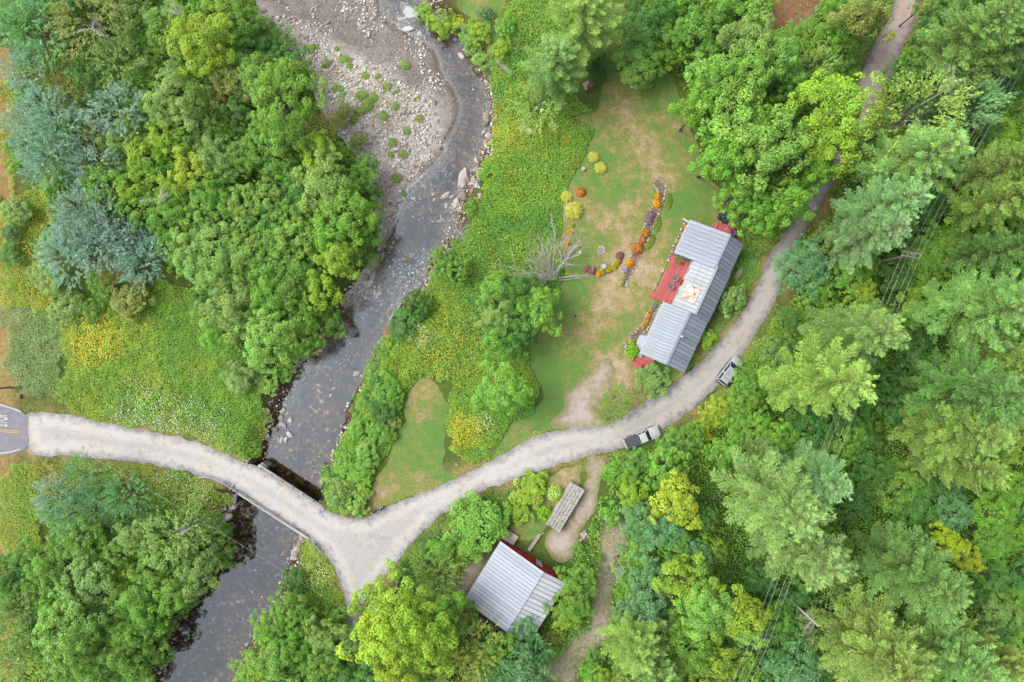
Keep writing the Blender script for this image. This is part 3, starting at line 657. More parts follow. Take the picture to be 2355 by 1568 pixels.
for (a, b, al) in ((1.8, 1.12, True), (-9.68, 0.7, False), (9.83, -2.2, False)):
    d = MB().box((a, b, 1.55), (.9, .08, 2.0) if al else (.08, .9, 2.0)).build('door', RED, house)
    MB().box((a + (.34 if al else 0), b + (.06 if al else .34), 1.5), (.06, .12, .06) if al else (.18, .06, .06)).build('handle', CHROME, d)
# bay window with a white hipped roof on the south section
bay = [(-9.55, 2.38), (-8.75, 3.3), (-7.65, 3.3), (-6.95, 2.38)]
MB().prism(bay, -.1, 2.2).build('bay_wall', WHITE, house)
bo = [(-9.75, 2.36), (-8.85, 3.55), (-7.55, 3.55), (-6.8, 2.36)]
mb = MB(); mb.add([(a, b, 2.22) for a, b in bo] + [(-9.2, 2.36, 2.62), (-7.3, 2.36, 2.62)], [(0, 1, 4), (1, 2, 5, 4), (2, 3, 5), (0, 4, 5, 3), (3, 2, 1, 0)]); mb.build('bay_roof', MET_A, house)

def planked(name, label, cat, o, rz, L, W, z, board, mat, along=True, leg=0.6):
    """deck with its boards running along local x"""
    d = empty(name, (o[0], o[1], 0), rz); tag(d, label, cat)
    n = max(2, int(round(W / board))); bw = W / n
    me = MB().box((0, 0, 0), (L, bw - 0.022, 0.04)).mesh('plank', mat)
    for i in range(n): link('plank', me, d, (0, -W / 2 + bw * (i + .5), z - .02 + random.uniform(-.004, .004)))
    fr = MB()
    for s in (-1, 1):
        fr.box((0, s * (W / 2 - .03), z - .15), (L - .1, .05, .2)); fr.box((s * (L / 2 - .03), 0, z - .15), (.05, W - .15, .2))
    for q in range(int(L / .6)): fr.box((-L / 2 + .35 + q * .6, 0, z - .145), (.05, W - .2, .18))
    fr.build('joist_frame', mat, d)
    for sx in (-1, 1):
        for sy in (-1, 1): MB().box((sx * (L / 2 - .12), sy * (W / 2 - .12), (z - .24) / 2 - .05), (.1, .1, z - .14)).build('post', mat, d)
    return d
p = HW(1.55, 2.55)
deck = planked('wooden_deck', 'long red boarded deck along the middle of the farmhouse', 'deck', p, HA, 6.7, 2.7, 0.55, 0.14, DECKR)
for i, (x, w_) in enumerate(((-2.95, .85), (-2.95, .85))):
    MB().box((x, 1.52 + i * .3, .38 - i * .19), (w_, .3, .05)).build('step', DECKR, deck)
for x in (-3.32, -2.55): MB().tube([(x, 1.3, .5), (x, 1.3, 1.3), (x, 1.9, .9), (x, 1.9, .0)], .035, 4).build('step_rail', DECKR, deck)
p = HW(-10.45, 1.2)
porch = planked('entry_porch', 'small red porch at the bay window end of the farmhouse', 'porch', p, HA + math.pi / 2, 2.6, 1.4, 0.6, 0.14, DECKR)
MB().box((.62, .9, .4), (1.2, .34, .05)).build('step', DECKR, porch); MB().box((.62, 1.22, .2), (1.2, .34, .05)).build('step', DECKR, porch)
rampm = MB().frustum([(-1.28, .7, .0), (-.1, .7, .0), (-.1, 1.75, -.02), (-1.28, 1.75, -.02)], [(-1.28, .7, .58), (-.1, .7, .58), (-.1, 1.75, .06), (-1.28, 1.75, .06)]); rampm.build('ramp', RED, porch)
for x in (-1.25, 0.0, 1.25): MB().box((x, .66, .95), (.06, .06, .7)).build('rail_post', RED, porch)
p = HW(11.1, -2.1)
bdeck = planked('back_deck', 'small red deck behind the north gable of the farmhouse', 'deck', p, HA + math.pi / 2, 3.4, 2.2, 0.5, 0.14, DECKR)
MB().box((2.0, -.2, .28), (.34, 1.1, .05)).build('step', DECKR, bdeck); MB().box((2.34, -.2, .12), (.34, 1.1, .05)).build('step', DECKR, bdeck)

# deck chairs
def deck_chair(x, y, rz, label):
    ch = empty('deck_chair', (x, y, 0.57), rz); tag(ch, label, 'chair', 'grey chairs on the deck')
    g = plain('grey_chair', C(150, 160, 160), .6, 0, .1, 4); g2 = plain('grey_cushion', C(108, 124, 124), .9, 0, .15, 8)
    MB().box((0, 0, .40), (.56, .56, .06)).build('seat', g2, ch, bevel=.02)
    mb = MB(); n = 9; vs = []
    for i in range(n):
        a = math.pi * (i / (n - 1)) + math.pi / 2
        vs += [(math.cos(a) * .30 - .02, math.sin(a) * .34, .36), (math.cos(a) * .38 - .06, math.sin(a) * .40, .80 - .14 * abs(math.sin(a)))]
    fs = [(2 * i, 2 * i + 2, 2 * i + 3, 2 * i + 1) for i in range(n - 1)]
    m = [(v[0] * 1.12, v[1] * 1.12, v[2]) for v in vs]; N = len(vs)
    mb.add(vs + m, fs + [tuple(N + k for k in f[::-1]) for f in fs] + [(2 * i + 1, 2 * i + 3, N + 2 * i + 3, N + 2 * i + 1) for i in range(n - 1)])
    mb.build('backrest', g, ch)
    for s in (-1, 1): MB().box((.10, s * .40, .63), (.46, .09, .04)).build('armrest', g, ch, bevel=.01)
    for sx in (-.24, .24):
        for sy in (-.3, .3): MB().tube([(sx, sy, .38), (sx * 1.1, sy * 1.1, -.02)], .022, 6).build('leg', g, ch)
q = src(1860 + 955 / 5.8075, 620 + 1245 / 5.8075, .9); deck_chair(*q, R(155), 'grey deck chair farther from the deck steps')
q = src(1860 + 880 / 5.8075, 620 + 1385 / 5.8075, .9); deck_chair(*q, R(120), 'grey deck chair nearer the deck steps')

# planter box and other small things near the house
q = HW(4.35, 2.75); pl = empty('planter_box', (*q, .57), HA + math.pi / 2); tag(pl, 'red wooden planter box on the deck under the gable eave', 'planter')
for (x, y, a, b) in ((0, .2, 1.2, .04), (0, -.2, 1.2, .04), (.58, 0, .04, .36), (-.58, 0, .04, .36)): MB().box((x, y, .2), (a, b, .4)).build('board', DECKR, pl)
MB().box((0, 0, .3), (1.12, .36, .04)).build('soil', plain('dark_soil', (.03, .022, .016, 1)), pl)
# grill under cover, pole, cart, tyre
q = HW(11.45, -2.75); gr = empty('covered_grill', (*q, .52), HA + R(35)); tag(gr, 'barbecue grill under a black cover on the back deck', 'grill')
MB().frustum([(-.62, -.3, .02), (.62, -.3, .02), (.62, .3, .02), (-.62, .3, .02)], [(-.55, -.25, .85), (.55, -.25, .85), (.55, .25, .85), (-.55, .25, .85)]).build('cover', plain('dark_tarp', (.016, .02, .03, 1), .35, 0, .25, 5), gr, bevel=.05)
MB().add([(-.45, -.2, .84), (.45, -.2, .84), (.45, .2, .84), (-.45, .2, .84), (-.35, -.05, 1.08), (.35, -.05, 1.08), (.35, .1, 1.05), (-.35, .1, 1.05)], [(0, 1, 5, 4), (1, 2, 6, 5), (2, 3, 7, 6), (3, 0, 4, 7), (4, 5, 6, 7), (3, 2, 1, 0)]).build('lid', MATS['dark_tarp'], gr, bevel=.04)
pb = Vector((*HW(10.5, -1.45), .5)); pt_ = Vector((*src(2207, 637, 6), 6))
po = empty('leaning_pole', pb); tag(po, 'thin pale pole leaning over the back deck', 'pole')
MB().tube([(0, 0, 0), tuple((pt_ - pb) * .5), tuple(pt_ - pb)], [.06, .05, .035], 8).build('shaft', WHITE, po); MB().lathe([(.05, 0), (.06, .05), (.02, .1)], 8).build('cap', GALV, po, tuple(pt_ - pb))
q = src(2170, 652, .5); ct = empty('garden_cart', (*q, gz(*q) + .03), R(-62)); tag(ct, 'dark ribbed garden cart with a blue jug on it beside the back deck', 'cart')
MB().box((0, 0, .42), (1.5, .95, .05)).build('bed', BLACK, ct)
for i in range(6): MB().box((-.6 + i * .24, 0, .47), (.08, .9, .04)).build('slat', plain('cart_slat', (.03, .045, .045, 1)), ct)
for s in (-1, 1):
    MB().box((0, s * .47, .56), (1.5, .04, .26)).build('side_board', BLACK, ct)
    MB().lathe([(.12, -.06), (.25, -.07), (.27, 0), (.25, .07), (.12, .06)], 16, Matrix.Rotation(R(90), 4, 'X')).build('wheel', RUBBER, ct, (-.25, s * .6, .27))
MB().tube([(.7, 0, .4), (1.2, 0, .45), (1.5, 0, .8)], .025, 6).build('handle', BLACK, ct)
MB().box((.5, 0, .2), (.06, .06, .4)).build('leg', BLACK, ct)
q2 = q; jg = MB().lathe([(.1, 0), (.13, .03), (.13, .26), (.05, .33), (.05, .38)], 12).build('blue_jug', plain('blue_plastic', C(60, 140, 230), .4), None, (q[0], q[1], gz(*q) + .53)); tag(jg, 'bright blue jug standing on the garden cart', 'jug')
q = src(2192, 657, .2); ty = MB().lathe([(.22, 0), (.36, .02), (.40, .1), (.36, .18), (.22, .2), (.2, .1)], 18).build('spare_tyre', RUBBER, None, (*q, gz(*q) + .04), (R(8), 0, 0)); tag(ty, 'old black tyre lying beside the garden cart', 'tyre')
q = src(2174.7, 669, .2); bk = MB().lathe([(.11, 0), (.15, .3), (.13, .3), (.1, .04)], 14).build('red_pail', plain('red_plastic', C(214, 60, 50), .4), None, (*q, gz(*q) + .04)); tag(bk, 'small red pail at the corner of the back deck', 'pail')
q = src(2161, 624, .3); fpt = MB().lathe([(.15, 0), (.22, .32), (.24, .32), (.24, .38), (.2, .38), (.18, .3)], 16).build('flower_pot', plain('terracotta', C(206, 140, 110)), None, (*q, gz(*q) + .04)); tag(fpt, 'terracotta pot beside the garden cart at the lawn edge', 'pot')
q = src(2057, 661, .4); wb = empty('white_bench', (*q, gz(*q) + .03), R(-32)); tag(wb, 'narrow white bench at the corner of the north gable', 'bench')
MB().box((0, 0, .42), (.9, .26, .05)).build('seat', WHITE, wb)
for s in (-1, 1): MB().box((s * .36, 0, .2), (.06, .22, .4)).build('leg', WHITE, wb)
q = src(1929, 1064, 1.0); cl = empty('white_cooler', (*HW(-10.05, 2.15), .6), HA); tag(cl, 'white box with a glass lid on the entry porch', 'box')
MB().box((0, 0, .22), (.5, .62, .44)).build('body', WHITE, cl, bevel=.03); MB().box((0, 0, .46), (.40, .5, .04)).build('lid', plain('tinted_lid', C(176, 188, 182), .2), cl)
q = src(2106, 1050, .1)
sl = src(1860 + 2075 / 5.8075, 620 + 1160 / 5.8075, .2)

# ------------------------------------------------------------------ barn
BO = Vector((0.654, -34.894)); BA = R(58.3)
barn = empty('red_barn', (*BO, 0), BA); tag(barn, 'red barn with a pale seamed metal roof beside the lower yard', 'barn')
bu, bv = Vector((math.cos(BA), math.sin(BA))), Vector((-math.sin(BA), math.cos(BA)))
def BW(a, b): return BO + bu * a + bv * b
broof = MB().box((-.35, -1.6, 4.28), (9.0, .14, .1)).build('roof', RED, barn)
roof_slope(broof, -5.2, 4.55, 5.5, 2.7, -1.6, 4.62, 19, MET_G)
roof_slope(broof, -5.2, 4.55, -5.4, 3.2, -1.52, 4.48, 15, MET_G2, jitter=.03)
gable_walls(barn, -4.8, 4.25, [(5.0, 2.72), (-1.6, 4.45), (-5.0, 3.25)], RED)
for i in range(44): # vertical battens on the front gable
    b = -4.9 + i * .225; zt = 2.72 + (5.0 - b) / 6.6 * 1.73 if b > -1.6 else 3.25 + (b + 5.0) / 3.4 * 1.2
    MB().box((4.34, b, zt / 2 - .1), (.035, .05, zt - .1)).build('batten', RED, barn)
MB().box((4.53, 1.95, 3.58), (.05, 7.2, .18), M=Matrix.Rotation(-math.atan2(1.92, 7.1), 4, 'X')).build('gable_trim', RED, broof)
MB().box((4.53, -3.5, 3.78), (.05, 4.0, .18), M=Matrix.Rotation(math.atan2(1.28, 3.88), 4, 'X')).build('gable_trim', RED, broof)
d = MB().box((4.38, -1.1, 1.0), (.09, 1.0, 2.0)).build('door', WHITE, barn); MB().box((4.45, -.75, 1.0), (.08, .06, .12)).build('handle', BLACK, d)
for b in (2.2, .7): 
    dd = MB().box((4.40, b, 1.1), (.08, 1.35, 2.2)).build('barn_door', RED, barn); MB().box((4.46, b, 1.1), (.06, .1, 2.0)).build('brace', RED, dd)
window(barn, -1.0, 5.0, 1.5, .8, .8); window(barn, -3.5, 5.0, 1.5, .8, .8)
q = BW(5.2, 4.3); pf = planked('loading_platform', 'weathered grey board platform at the corner of the barn', 'platform', q, BA, 1.5, 2.0, .7, .2, GREYP)
MB().box((-.2, 1.3, 1.15), (1.6, .16, .16)).build('rail', GREYP, pf); MB().box((.4, 1.3, .55), (.12, .12, 1.2)).build('post', GREYP, pf); MB().box((-.8, 1.3, .55), (.12, .12, 1.2)).build('post', GREYP, pf)
for (x, y, lb) in ((1380 + 110 / 4.9, 1590 + 905 / 4.9, 'white bucket beside the low eave of the barn'), (1380 + 450 / 4.9, 1590 + 1370 / 4.9, 'white bucket behind the rear corner of the barn')):
    q = src(x, y, .3); tag(MB().lathe([(.13, 0), (.17, .36), (.18, .36), (.18, .4), (.15, .4), (.12, .05)], 14).build('white_bucket', WHITE, None, (*q, gz(*q))), lb, 'bucket')

# ------------------------------------------------------------------ firewood
fw = empty('firewood_stack', (7.62, -23.74, 0.03), R(58.8)); tag(fw, 'long five row stack of split pale firewood beside the dirt track', 'firewood')
logs = []
for k in range(5):
    mb = MB(); rr = [(0.06 + .02 * random.random()) for _ in range(6)]
    pts = [(math.cos(a + random.uniform(-.25, .25)) * random.uniform(.055, .085), math.sin(a + random.uniform(-.25, .25)) * random.uniform(.045, .075)) for a in [i * math.pi / 3 for i in range(6)]]
    mb.add([(x, -.205, z) for x, z in pts] + [(x, .205, z) for x, z in pts], [(0, 1, 2, 3, 4, 5), (11, 10, 9, 8, 7, 6)] + [(i, (i + 1) % 6, 6 + (i + 1) % 6, 6 + i) for i in range(6)])
    logs.append(mb.mesh('log', LOGM))
low = MB()
for r_ in range(5):
    y = -.94 + r_ * .47
    sag = [1.06 + .10 * vnoise(np.array([i * .7]), np.array([r_ * 3.0]), 1.0, 5)[0] for i in range(60)]
    for i in range(55):
        x = -3.42 + i * .1265
        o = link('log', random.choice(logs), fw, (x, y + random.uniform(-.03, .03), sag[i] + random.uniform(-.03, .04)), (random.uniform(-.05, .05), random.uniform(0, 6.28), random.uniform(-.08, .08)), (1, random.uniform(.88, 1.05), 1))
        for z in range(7):
            low.tube([(x + .03 * ((z % 2) - .5), y - .2, .07 + z * .14), (x + .03 * ((z % 2) - .5), y + .2 + random.uniform(-.02, .03), .07 + z * .14)], .066, 5)
lo = low.build('log_rows', LOGM, fw); lo['kind'] = 'stuff'
# a low single row of firewood in the grass
q0 = Vector(src(1380 + 1170 / 4.9, 1590 + 60 / 4.9)); q1 = Vector(src(1380 + 1000 / 4.9, 1590 + 310 / 4.9)); dv = (q1 - q0); f2 = empty('firewood_row', (*((q0 + q1) / 2), 0.03), math.atan2(dv.y, dv.x))
tag(f2, 'short single row of pale firewood in the grass by the barn', 'firewood')
for i in range(int(dv.length / .13)):
    for z in range(3): link('log', random.choice(logs), f2, (-dv.length / 2 + i * .13, random.uniform(-.04, .04), .07 + z * .13), (0, random.uniform(0, 6), random.uniform(-.1, .1)))
for z in (.5,):
    for i in range(4): link('log', random.choice(logs), f2, (-dv.length / 2 - .2 + i * .1, .25, .07), (0, random.uniform(0, 6), 1.2 + i * .2), (1, 1.6, 1))

# ------------------------------------------------------------------ boards and logs lying about
def lying_board(name, a, b, wd, th, mat, label, cat, z=.12):
    a, b = Vector(a), Vector(b); m = (a + b) / 2; d = b - a
    o = MB().box((0, 0, 0), (d.length, wd, th)).build(name, mat, None, (m.x, m.y, gz(m.x, m.y) + z), (0, 0, math.atan2(d.y, d.x)), bevel=.01)
    return tag(o, label, cat)
def z5(x, y): return src(1460 + x / 6.4, 160 + y / 6.4, .3)
lying_board('weathered_plank', z5(190, 130), z5(500, 425), .62, .10, GREYP, 'wide weathered grey plank lying in the meadow beside the tall pine', 'plank', .75)
lying_board('pale_plank', src(1580 + 1425 / 7.127, 1420 + 725 / 7.127), src(1580 + 1300 / 7.127, 1420 + 1000 / 7.127), .14, .08, GREYP, 'pale thin board lying on the dirt track beyond the firewood stack', 'plank', .08)
lying_board('pale_plank', PT(2, 2, 525, 715), PT(2, 2, 595, 735), .14, .10, GREYP, 'short grey stick in the brush beside the barn track', 'plank', .15)

# ------------------------------------------------------------------ utility poles, wires, sign
def util_pole(top, base, arms, label, hgt, adir):
    u = empty('utility_pole', (*base, gz(*base))); tag(u, label, 'utility pole', None)
    MB().tube([(0, 0, -.5), (0, 0, hgt * .5), (0, 0, hgt + .35)], [.17, .15, .12], 10).build('pole', GREYP, u)
    n = Vector((-adir.y, adir.x))
    for s in arms:
        MB().box((n.x * s, n.y * s, hgt), (2.5, .11, .12), math.atan2(adir.y, adir.x)).build('crossarm', GREYP, u)
    for t in (-1.15, -.45, .45, 1.15):
        MB().lathe([(.04, 0), (.07, .05), (.05, .1), (.07, .15), (.03, .2)], 8).build('insulator', WHITE, u, (adir.x * t, adir.y * t, hgt + .06))
    return u
PH = 11.0
t1 = Vector(src(2640 + 900 / 9.8, 720 + 430 / 9.8, PH)); t2 = Vector(src(2220 + 330 / 5.6, 1880 + 210 / 5.6, PH))
l0 = Vector(src(3072, 190, PH)); axis = (t1 - t2).normalized(); ad = Vector((axis.y, -axis.x))
ad1 = (Vector(src(2640 + 1180 / 9.8, 720 + 470 / 9.8, PH)) - Vector(src(2640 + 640 / 9.8, 720 + 375 / 9.8, PH))).normalized()
util_pole(t1, t1, (-.28, .28), 'utility pole with a double crossarm among the pines', PH, ad1)
util_pole(t2, t2, (0.1,), 'utility pole with a single crossarm behind the lime green maples', PH, ad1)
t0 = t1 + (Vector(src(3072, 200, PH)) - Vector(src(2760, 750, PH))) * 1.6
t3 = t2 + (t2 - t1) * .9
WIRE = plain('wire', C(236, 238, 234), .5, .2, .1, 2)
for k, s in enumerate((-1.15, -.45, .45, 1.15)):
    pts = []
    for A, B in ((t0, t1), (t1, t2), (t2, t3)):
        for i in range(12):
            t = i / 12; p = A.lerp(B, t) + ad1 * s; pts.append((p.x, p.y, PH + .27 - 1.0 * 4 * t * (1 - t)))
    w_ = MB().tube(pts, .013, 5).build('power_wire', WIRE)
    tag(w_, 'pale overhead wire strung between the two utility poles, %s' % ('outermost on the house side', 'second from the house side', 'third from the house side', 'outermost on the far side')[k], 'wire', None)
a, b = Vector(PT(0, 2, 560, -30, 7.5)), Vector(PT(1, 2, 900, 1260, 7.5))
pts = [(*(a.lerp(b, t / 14)), 7.6 - 4 * .9 * (t / 14) * (1 - t / 14)) for t in range(15)]
tag(MB().tube(pts, .010, 5).build('service_wire', WIRE), 'single thin wire crossing the still pool below the bridge', 'wire')
# pole at the paved road with two guy wires
pb = Vector(src(34, 1162)); up_ = empty('utility_pole', (*pb, gz(*pb))); tag(up_, 'bare grey utility pole at the paved road corner', 'utility pole')
MB().tube([(0, 0, -.4), (0, 0, 5), (0, 0, 10)], [.17, .15, .12], 10).build('pole', GREYP, up_)
MB().lathe([(.2, 9.2), (.22, 9.3), (.22, 9.9), (.2, 10)], 10).build('collar', GALV, up_)
for q, lab, h in ((src(1205 / 6.53, 1140 + 305 / 6.53), 'guy wire with a pale guard anchored at the meadow edge, the longer one', 8.5), (src(890 / 6.53, 1140 + 208 / 6.53), 'guy wire with a pale guard anchored at the meadow edge, the shorter one', 5.5)):
    a = Vector((*q, gz(*q))); b = Vector((*pb, h)); g = empty('guy_wire', a); tag(g, lab, 'guy wire')
    MB().tube([(0, 0, -.1), tuple(b - a)], .012, 5).build('cable', WIRE, g); d = (b - a).normalized()
    MB().tube([(0, 0, .0), tuple(d * 2.0)], .035, 6).build('guard', plain('pale_yellow_guard', C(236, 228, 170)), g)
sp = src(100, 1186, 0); sg = empty('stop_sign', (*sp, gz(*sp)), R(8)); tag(sg, 'red octagonal stop sign on a steel post at the road end', 'sign')
MB().box((0, 0, 1.3), (.06, .06, 2.7)).build('post', GALV, sg)
oc = lambda r: [(math.cos(R(22.5 + 45 * i)) * r, math.sin(R(22.5 + 45 * i)) * r) for i in range(8)]
MY = Matrix.Rotation(R(90), 4, 'Y')
def plate(name, r, x, mat):
    mb = MB(); mb.prism(oc(r), -.006, .006); mb.v = [tuple(MY @ Vector(v)) for v in mb.v]; return mb.build(name, mat, sg, (x, 0, 2.45))
plate('border', .41, .045, PAINTW); plate('face', .385, .052, plain('sign_red', C(214, 40, 60), .4))
st = text_mesh('STOP', 'lettering'); st.materials.clear(); st.materials.append(PAINTW)
so = link('lettering', st, sg, (.0625, 0, 2.45), (R(90), 0, R(90)), (.30, .34, 1))

# ------------------------------------------------------------------ vehicles
def paint(name, col):
    m, n, l, out = mat_nodes(name); t = noise_node(n, l, 2.0, 5, .6)
    c = ramp(n, l, t.outputs[0], [(.3, tuple(x * .86 for x in col[:3]) + (1,)), (.7, col)])
    p = principled(n, l, out, c, .35, .1, .4); p.inputs['Coat Weight'].default_value = .4; p.inputs['Coat Roughness'].default_value = .12; return m
def loft(stations):
    mb = MB(); vs = []; n = None
    for x, hw, zb_, zt, cr in stations:
        half = [(hw * .92, zb_), (hw, zb_ + .14), (hw, zt - .17), (hw * .955, zt - .04), (hw * .86, zt), (hw * .45, zt + cr * .8), (0, zt + cr)]
        sec = half + [(-a, b) for a, b in half[-2::-1]]; n = len(sec); vs += [(x, a, b) for a, b in sec]
    k = len(stations)
    fs = [(i * n + j, (i + 1) * n + j, (i + 1) * n + (j + 1) % n, i * n + (j + 1) % n) for i in range(k - 1) for j in range(n)]
    return mb.add(vs, fs + [tuple(range(n)), tuple((k - 1) * n + j for j in range(n - 1, -1, -1))])
def quad(mb, p): return mb.add(p, [(0, 1, 2, 3)])
def greenhouse(car, x0, x1, xr0, xr1, hw, hwr, zb_, zr, body, glass=GLASS):
    """cabin: x0 rear foot, x1 windshield foot, xr0/xr1 roof ends"""
    roofm = MB(); ph = .05
    roofm.frustum([(xr0, -hwr, zr - ph), (xr1, -hwr, zr - ph), (xr1, hwr, zr - ph), (xr0, hwr, zr - ph)], [(xr0 + .08, -hwr * .92, zr), (xr1 - .1, -hwr * .92, zr), (xr1 - .1, hwr * .92, zr), (xr0 + .08, hwr * .92, zr)])
    roofm.build('roof', body, car, bevel=.025)
    core = MB(); core.frustum([(x0, -hw, zb_), (x1, -hw, zb_), (x1, hw, zb_), (x0, hw, zb_)], [(xr0, -hwr, zr - .04), (xr1, -hwr, zr - .04), (xr1, hwr, zr - .04), (xr0, hwr, zr - .04)])
    core.build('cabin_shell', body, car)
    def pan(name, A, B, Cc, D, ins, off):
        A, B, Cc, D = map(Vector, (A, B, Cc, D)); c = (A + B + Cc + D) / 4; nrm = (B - A).cross(D - A).normalized()
        if nrm.dot(c - Vector(((x0 + x1) / 2, 0, zb_))) < 0: nrm = -nrm
        vs = [c + (p - c) * ins + nrm * off for p in (A, B, Cc, D)]
        v2 = [v - nrm * .02 for v in vs]
        MB().frustum(v2, vs).build(name, glass, car)
    pan('windshield', (x1, -hw, zb_), (x1, hw, zb_), (xr1, hwr, zr - .04), (xr1, -hwr, zr - .04), .93, .012)
    pan('rear_window', (x0, -hw, zb_), (x0, hw, zb_), (xr0, hwr, zr - .04), (xr0, -hwr, zr - .04), .88, .012)
    xm = (x0 + x1) / 2
    for s in (-1, 1):
        mx = (xr0 + xr1) / 2
        pan('side_window', (x0 + .05, s * hw, zb_), (mx - .04, s * hw, zb_), (mx - .04, s * hwr, zr - .04), (xr0 + .03, s * hwr, zr - .04), .86, .012)
        pan('side_window', (mx + .04, s * hw, zb_), (x1 - .1, s * hw, zb_), (xr1 - .05, s * hwr, zr - .04), (mx + .04, s * hwr, zr - .04), .86, .012)
def wheels(car, xs_, tr, r):
    me = MB().lathe([(r * .55, -.1), (r * .95, -.11), (r, -.07), (r, .07), (r * .95, .11), (r * .55, .1)], 20, Matrix.Rotation(R(90), 4, 'X')).mesh('tyre', RUBBER)
    rm = MB().lathe([(r * .2, -.104), (r * .58, -.107), (r * .6, 0), (r * .58, .107), (r * .2, .104)], 14, Matrix.Rotation(R(90), 4, 'X')).mesh('rim', CHROME)
    for x in xs_:
        for s in (-1, 1):
            w = link('wheel', me, car, (x, s * tr, r)); link('rim', rm, w)

SILV = paint('silver_paint', C(230, 231, 235)); SILV2 = paint('silver_grey_paint', C(208, 212, 222))
def pickup(x, y, rz):
    c = empty('pickup_truck', (x, y, .065), rz); tag(c, 'silver pickup truck with a black bed cover parked on the road verge', 'pickup truck')
    loft([(-2.68, .80, .55, .86, .0), (-2.62, .86, .45, .98, .0), (-2.0, .88, .42, 1.0, .0), (-.6, .89, .40, 1.0, .0), (.75, .89, .40, 1.0, .02), (1.05, .89, .42, 1.02, .05), (1.9, .87, .44, .98, .06), (2.4, .82, .48, .90, .06), (2.60, .70, .55, .80, .04)]).build('body', SILV, c, smooth=False, bevel=0)
    greenhouse(c, -.62, 1.12, -.48, .52, .80, .66, 1.0, 1.60, SILV)
    t = MB().box((-1.64, 0, 1.035), (1.94, 1.56, .07)); t.build('bed_cover', plain('tonneau_vinyl', C(84, 90, 106), .55, 0, .18, 4), c, bevel=.03)
    for k in (-2.1, -1.6, -1.1): MB().box((k, 0, 1.075), (.035, 1.5, .012)).build('cover_rib', BLACK, c)
    for s in (-1, 1): MB().box((-1.64, s * .835, 1.015), (1.98, .09, .06)).build('bed_rail', BLACK, c, bevel=.01)
    MB().box((2.62, 0, .52), (.18, 1.62, .22)).build('front_bumper', CHROME, c, bevel=.05); MB().box((-2.74, 0, .52), (.18, 1.66, .2)).build('rear_bumper', CHROME, c, bevel=.04)
    MB().box((2.57, 0, .74), (.08, .95, .2)).build('grille', BLACK, c, bevel=.01)
    for s in (-1, 1):
        MB().box((2.50, s * .60, .76), (.12, .24, .16)).build('headlight', plain('lamp_lens', C(226, 228, 230), .1, 0, .05, 3, .6), c, bevel=.02)
        MB().box((-2.66, s * .76, .78), (.06, .12, .3)).build('tail_light', plain('red_lens', C(210, 50, 60), .2), c, bevel=.01)
        m = MB().box((.78, s * 1.0, 1.12), (.12, .18, .16)).build('mirror', BLACK, c, bevel=.02)
        MB().box((1.7, s * .60, 1.02), (1.4, .02, .01)).build('hood_seam', BLACK, c)
    MB().box((1.0, 0, 1.055), (.06, 1.35, .03)).build('wiper_cowl', BLACK, c)
    wheels(c, (-1.65, 1.68), .78, .37)
def suv(x, y, rz):
    c = empty('suv_car', (x, y, .065), rz); tag(c, 'silver sport utility car with a roof rack parked under the pine', 'car')
    loft([(-2.26, .74, .5, .88, .0), (-2.2, .86, .40, 1.0, .0), (-1.4, .91, .36, 1.04, .0), (0, .92, .36, 1.04, .0), (.8, .92, .36, 1.04, .03), (1.2, .91, .38, 1.02, .06), (1.75, .88, .40, .96, .07), (2.1, .78, .44, .86, .05), (2.26, .56, .5, .76, .02)]).build('body', SILV2, c)
    greenhouse(c, -2.12, 1.18, -1.92, .42, .84, .64, 1.02, 1.70, SILV2)
    for s in (-1, 1):
        MB().tube([(-1.7, s * .52, 1.70), (-1.6, s * .52, 1.78), (.1, s * .52, 1.78), (.2, s * .52, 1.70)], .022, 6).build('roof_rail', CHROME, c)
        MB().box((2.10, s * .60, .78), (.2, .22, .14), s * -.5).build('headlight', MATS['lamp_lens'], c, bevel=.03)
        MB().box((-2.2, s * .80, .98), (.1, .12, .34)).build('tail_light', MATS['red_lens'], c, bevel=.02)
        MB().box((.80, s * 1.02, 1.1), (.12, .2, .15)).build('mirror', SILV2, c, bevel=.03)
        MB().box((-.2, s * .96, .42), (2.2, .14, .06)).build('running_board', BLACK, c, bevel=.02)
    for xx in (-1.3, -.6): MB().tube([(xx, -.52, 1.77), (xx, .52, 1.77)], .02, 6).build('roof_bar', CHROME, c)
    for k in range(5): MB().box((-.75, -.36 + k * .18, 1.705), (2.0, .03, .012)).build('roof_rib', SILV2, c)
    MB().box((2.22, 0, .48), (.2, 1.3, .2)).build('front_bumper', SILV2, c, bevel=.06); MB().box((-2.28, 0, .52), (.18, 1.6, .24)).build('rear_bumper', BLACK, c, bevel=.05)
    MB().box((2.2, 0, .7), (.08, .7, .14)).build('grille', BLACK, c, bevel=.01)
    wheels(c, (-1.35, 1.38), .80, .36)
pickup(18.72, -13.80, R(22.9)); suv(31.27, -4.28, R(52.5))

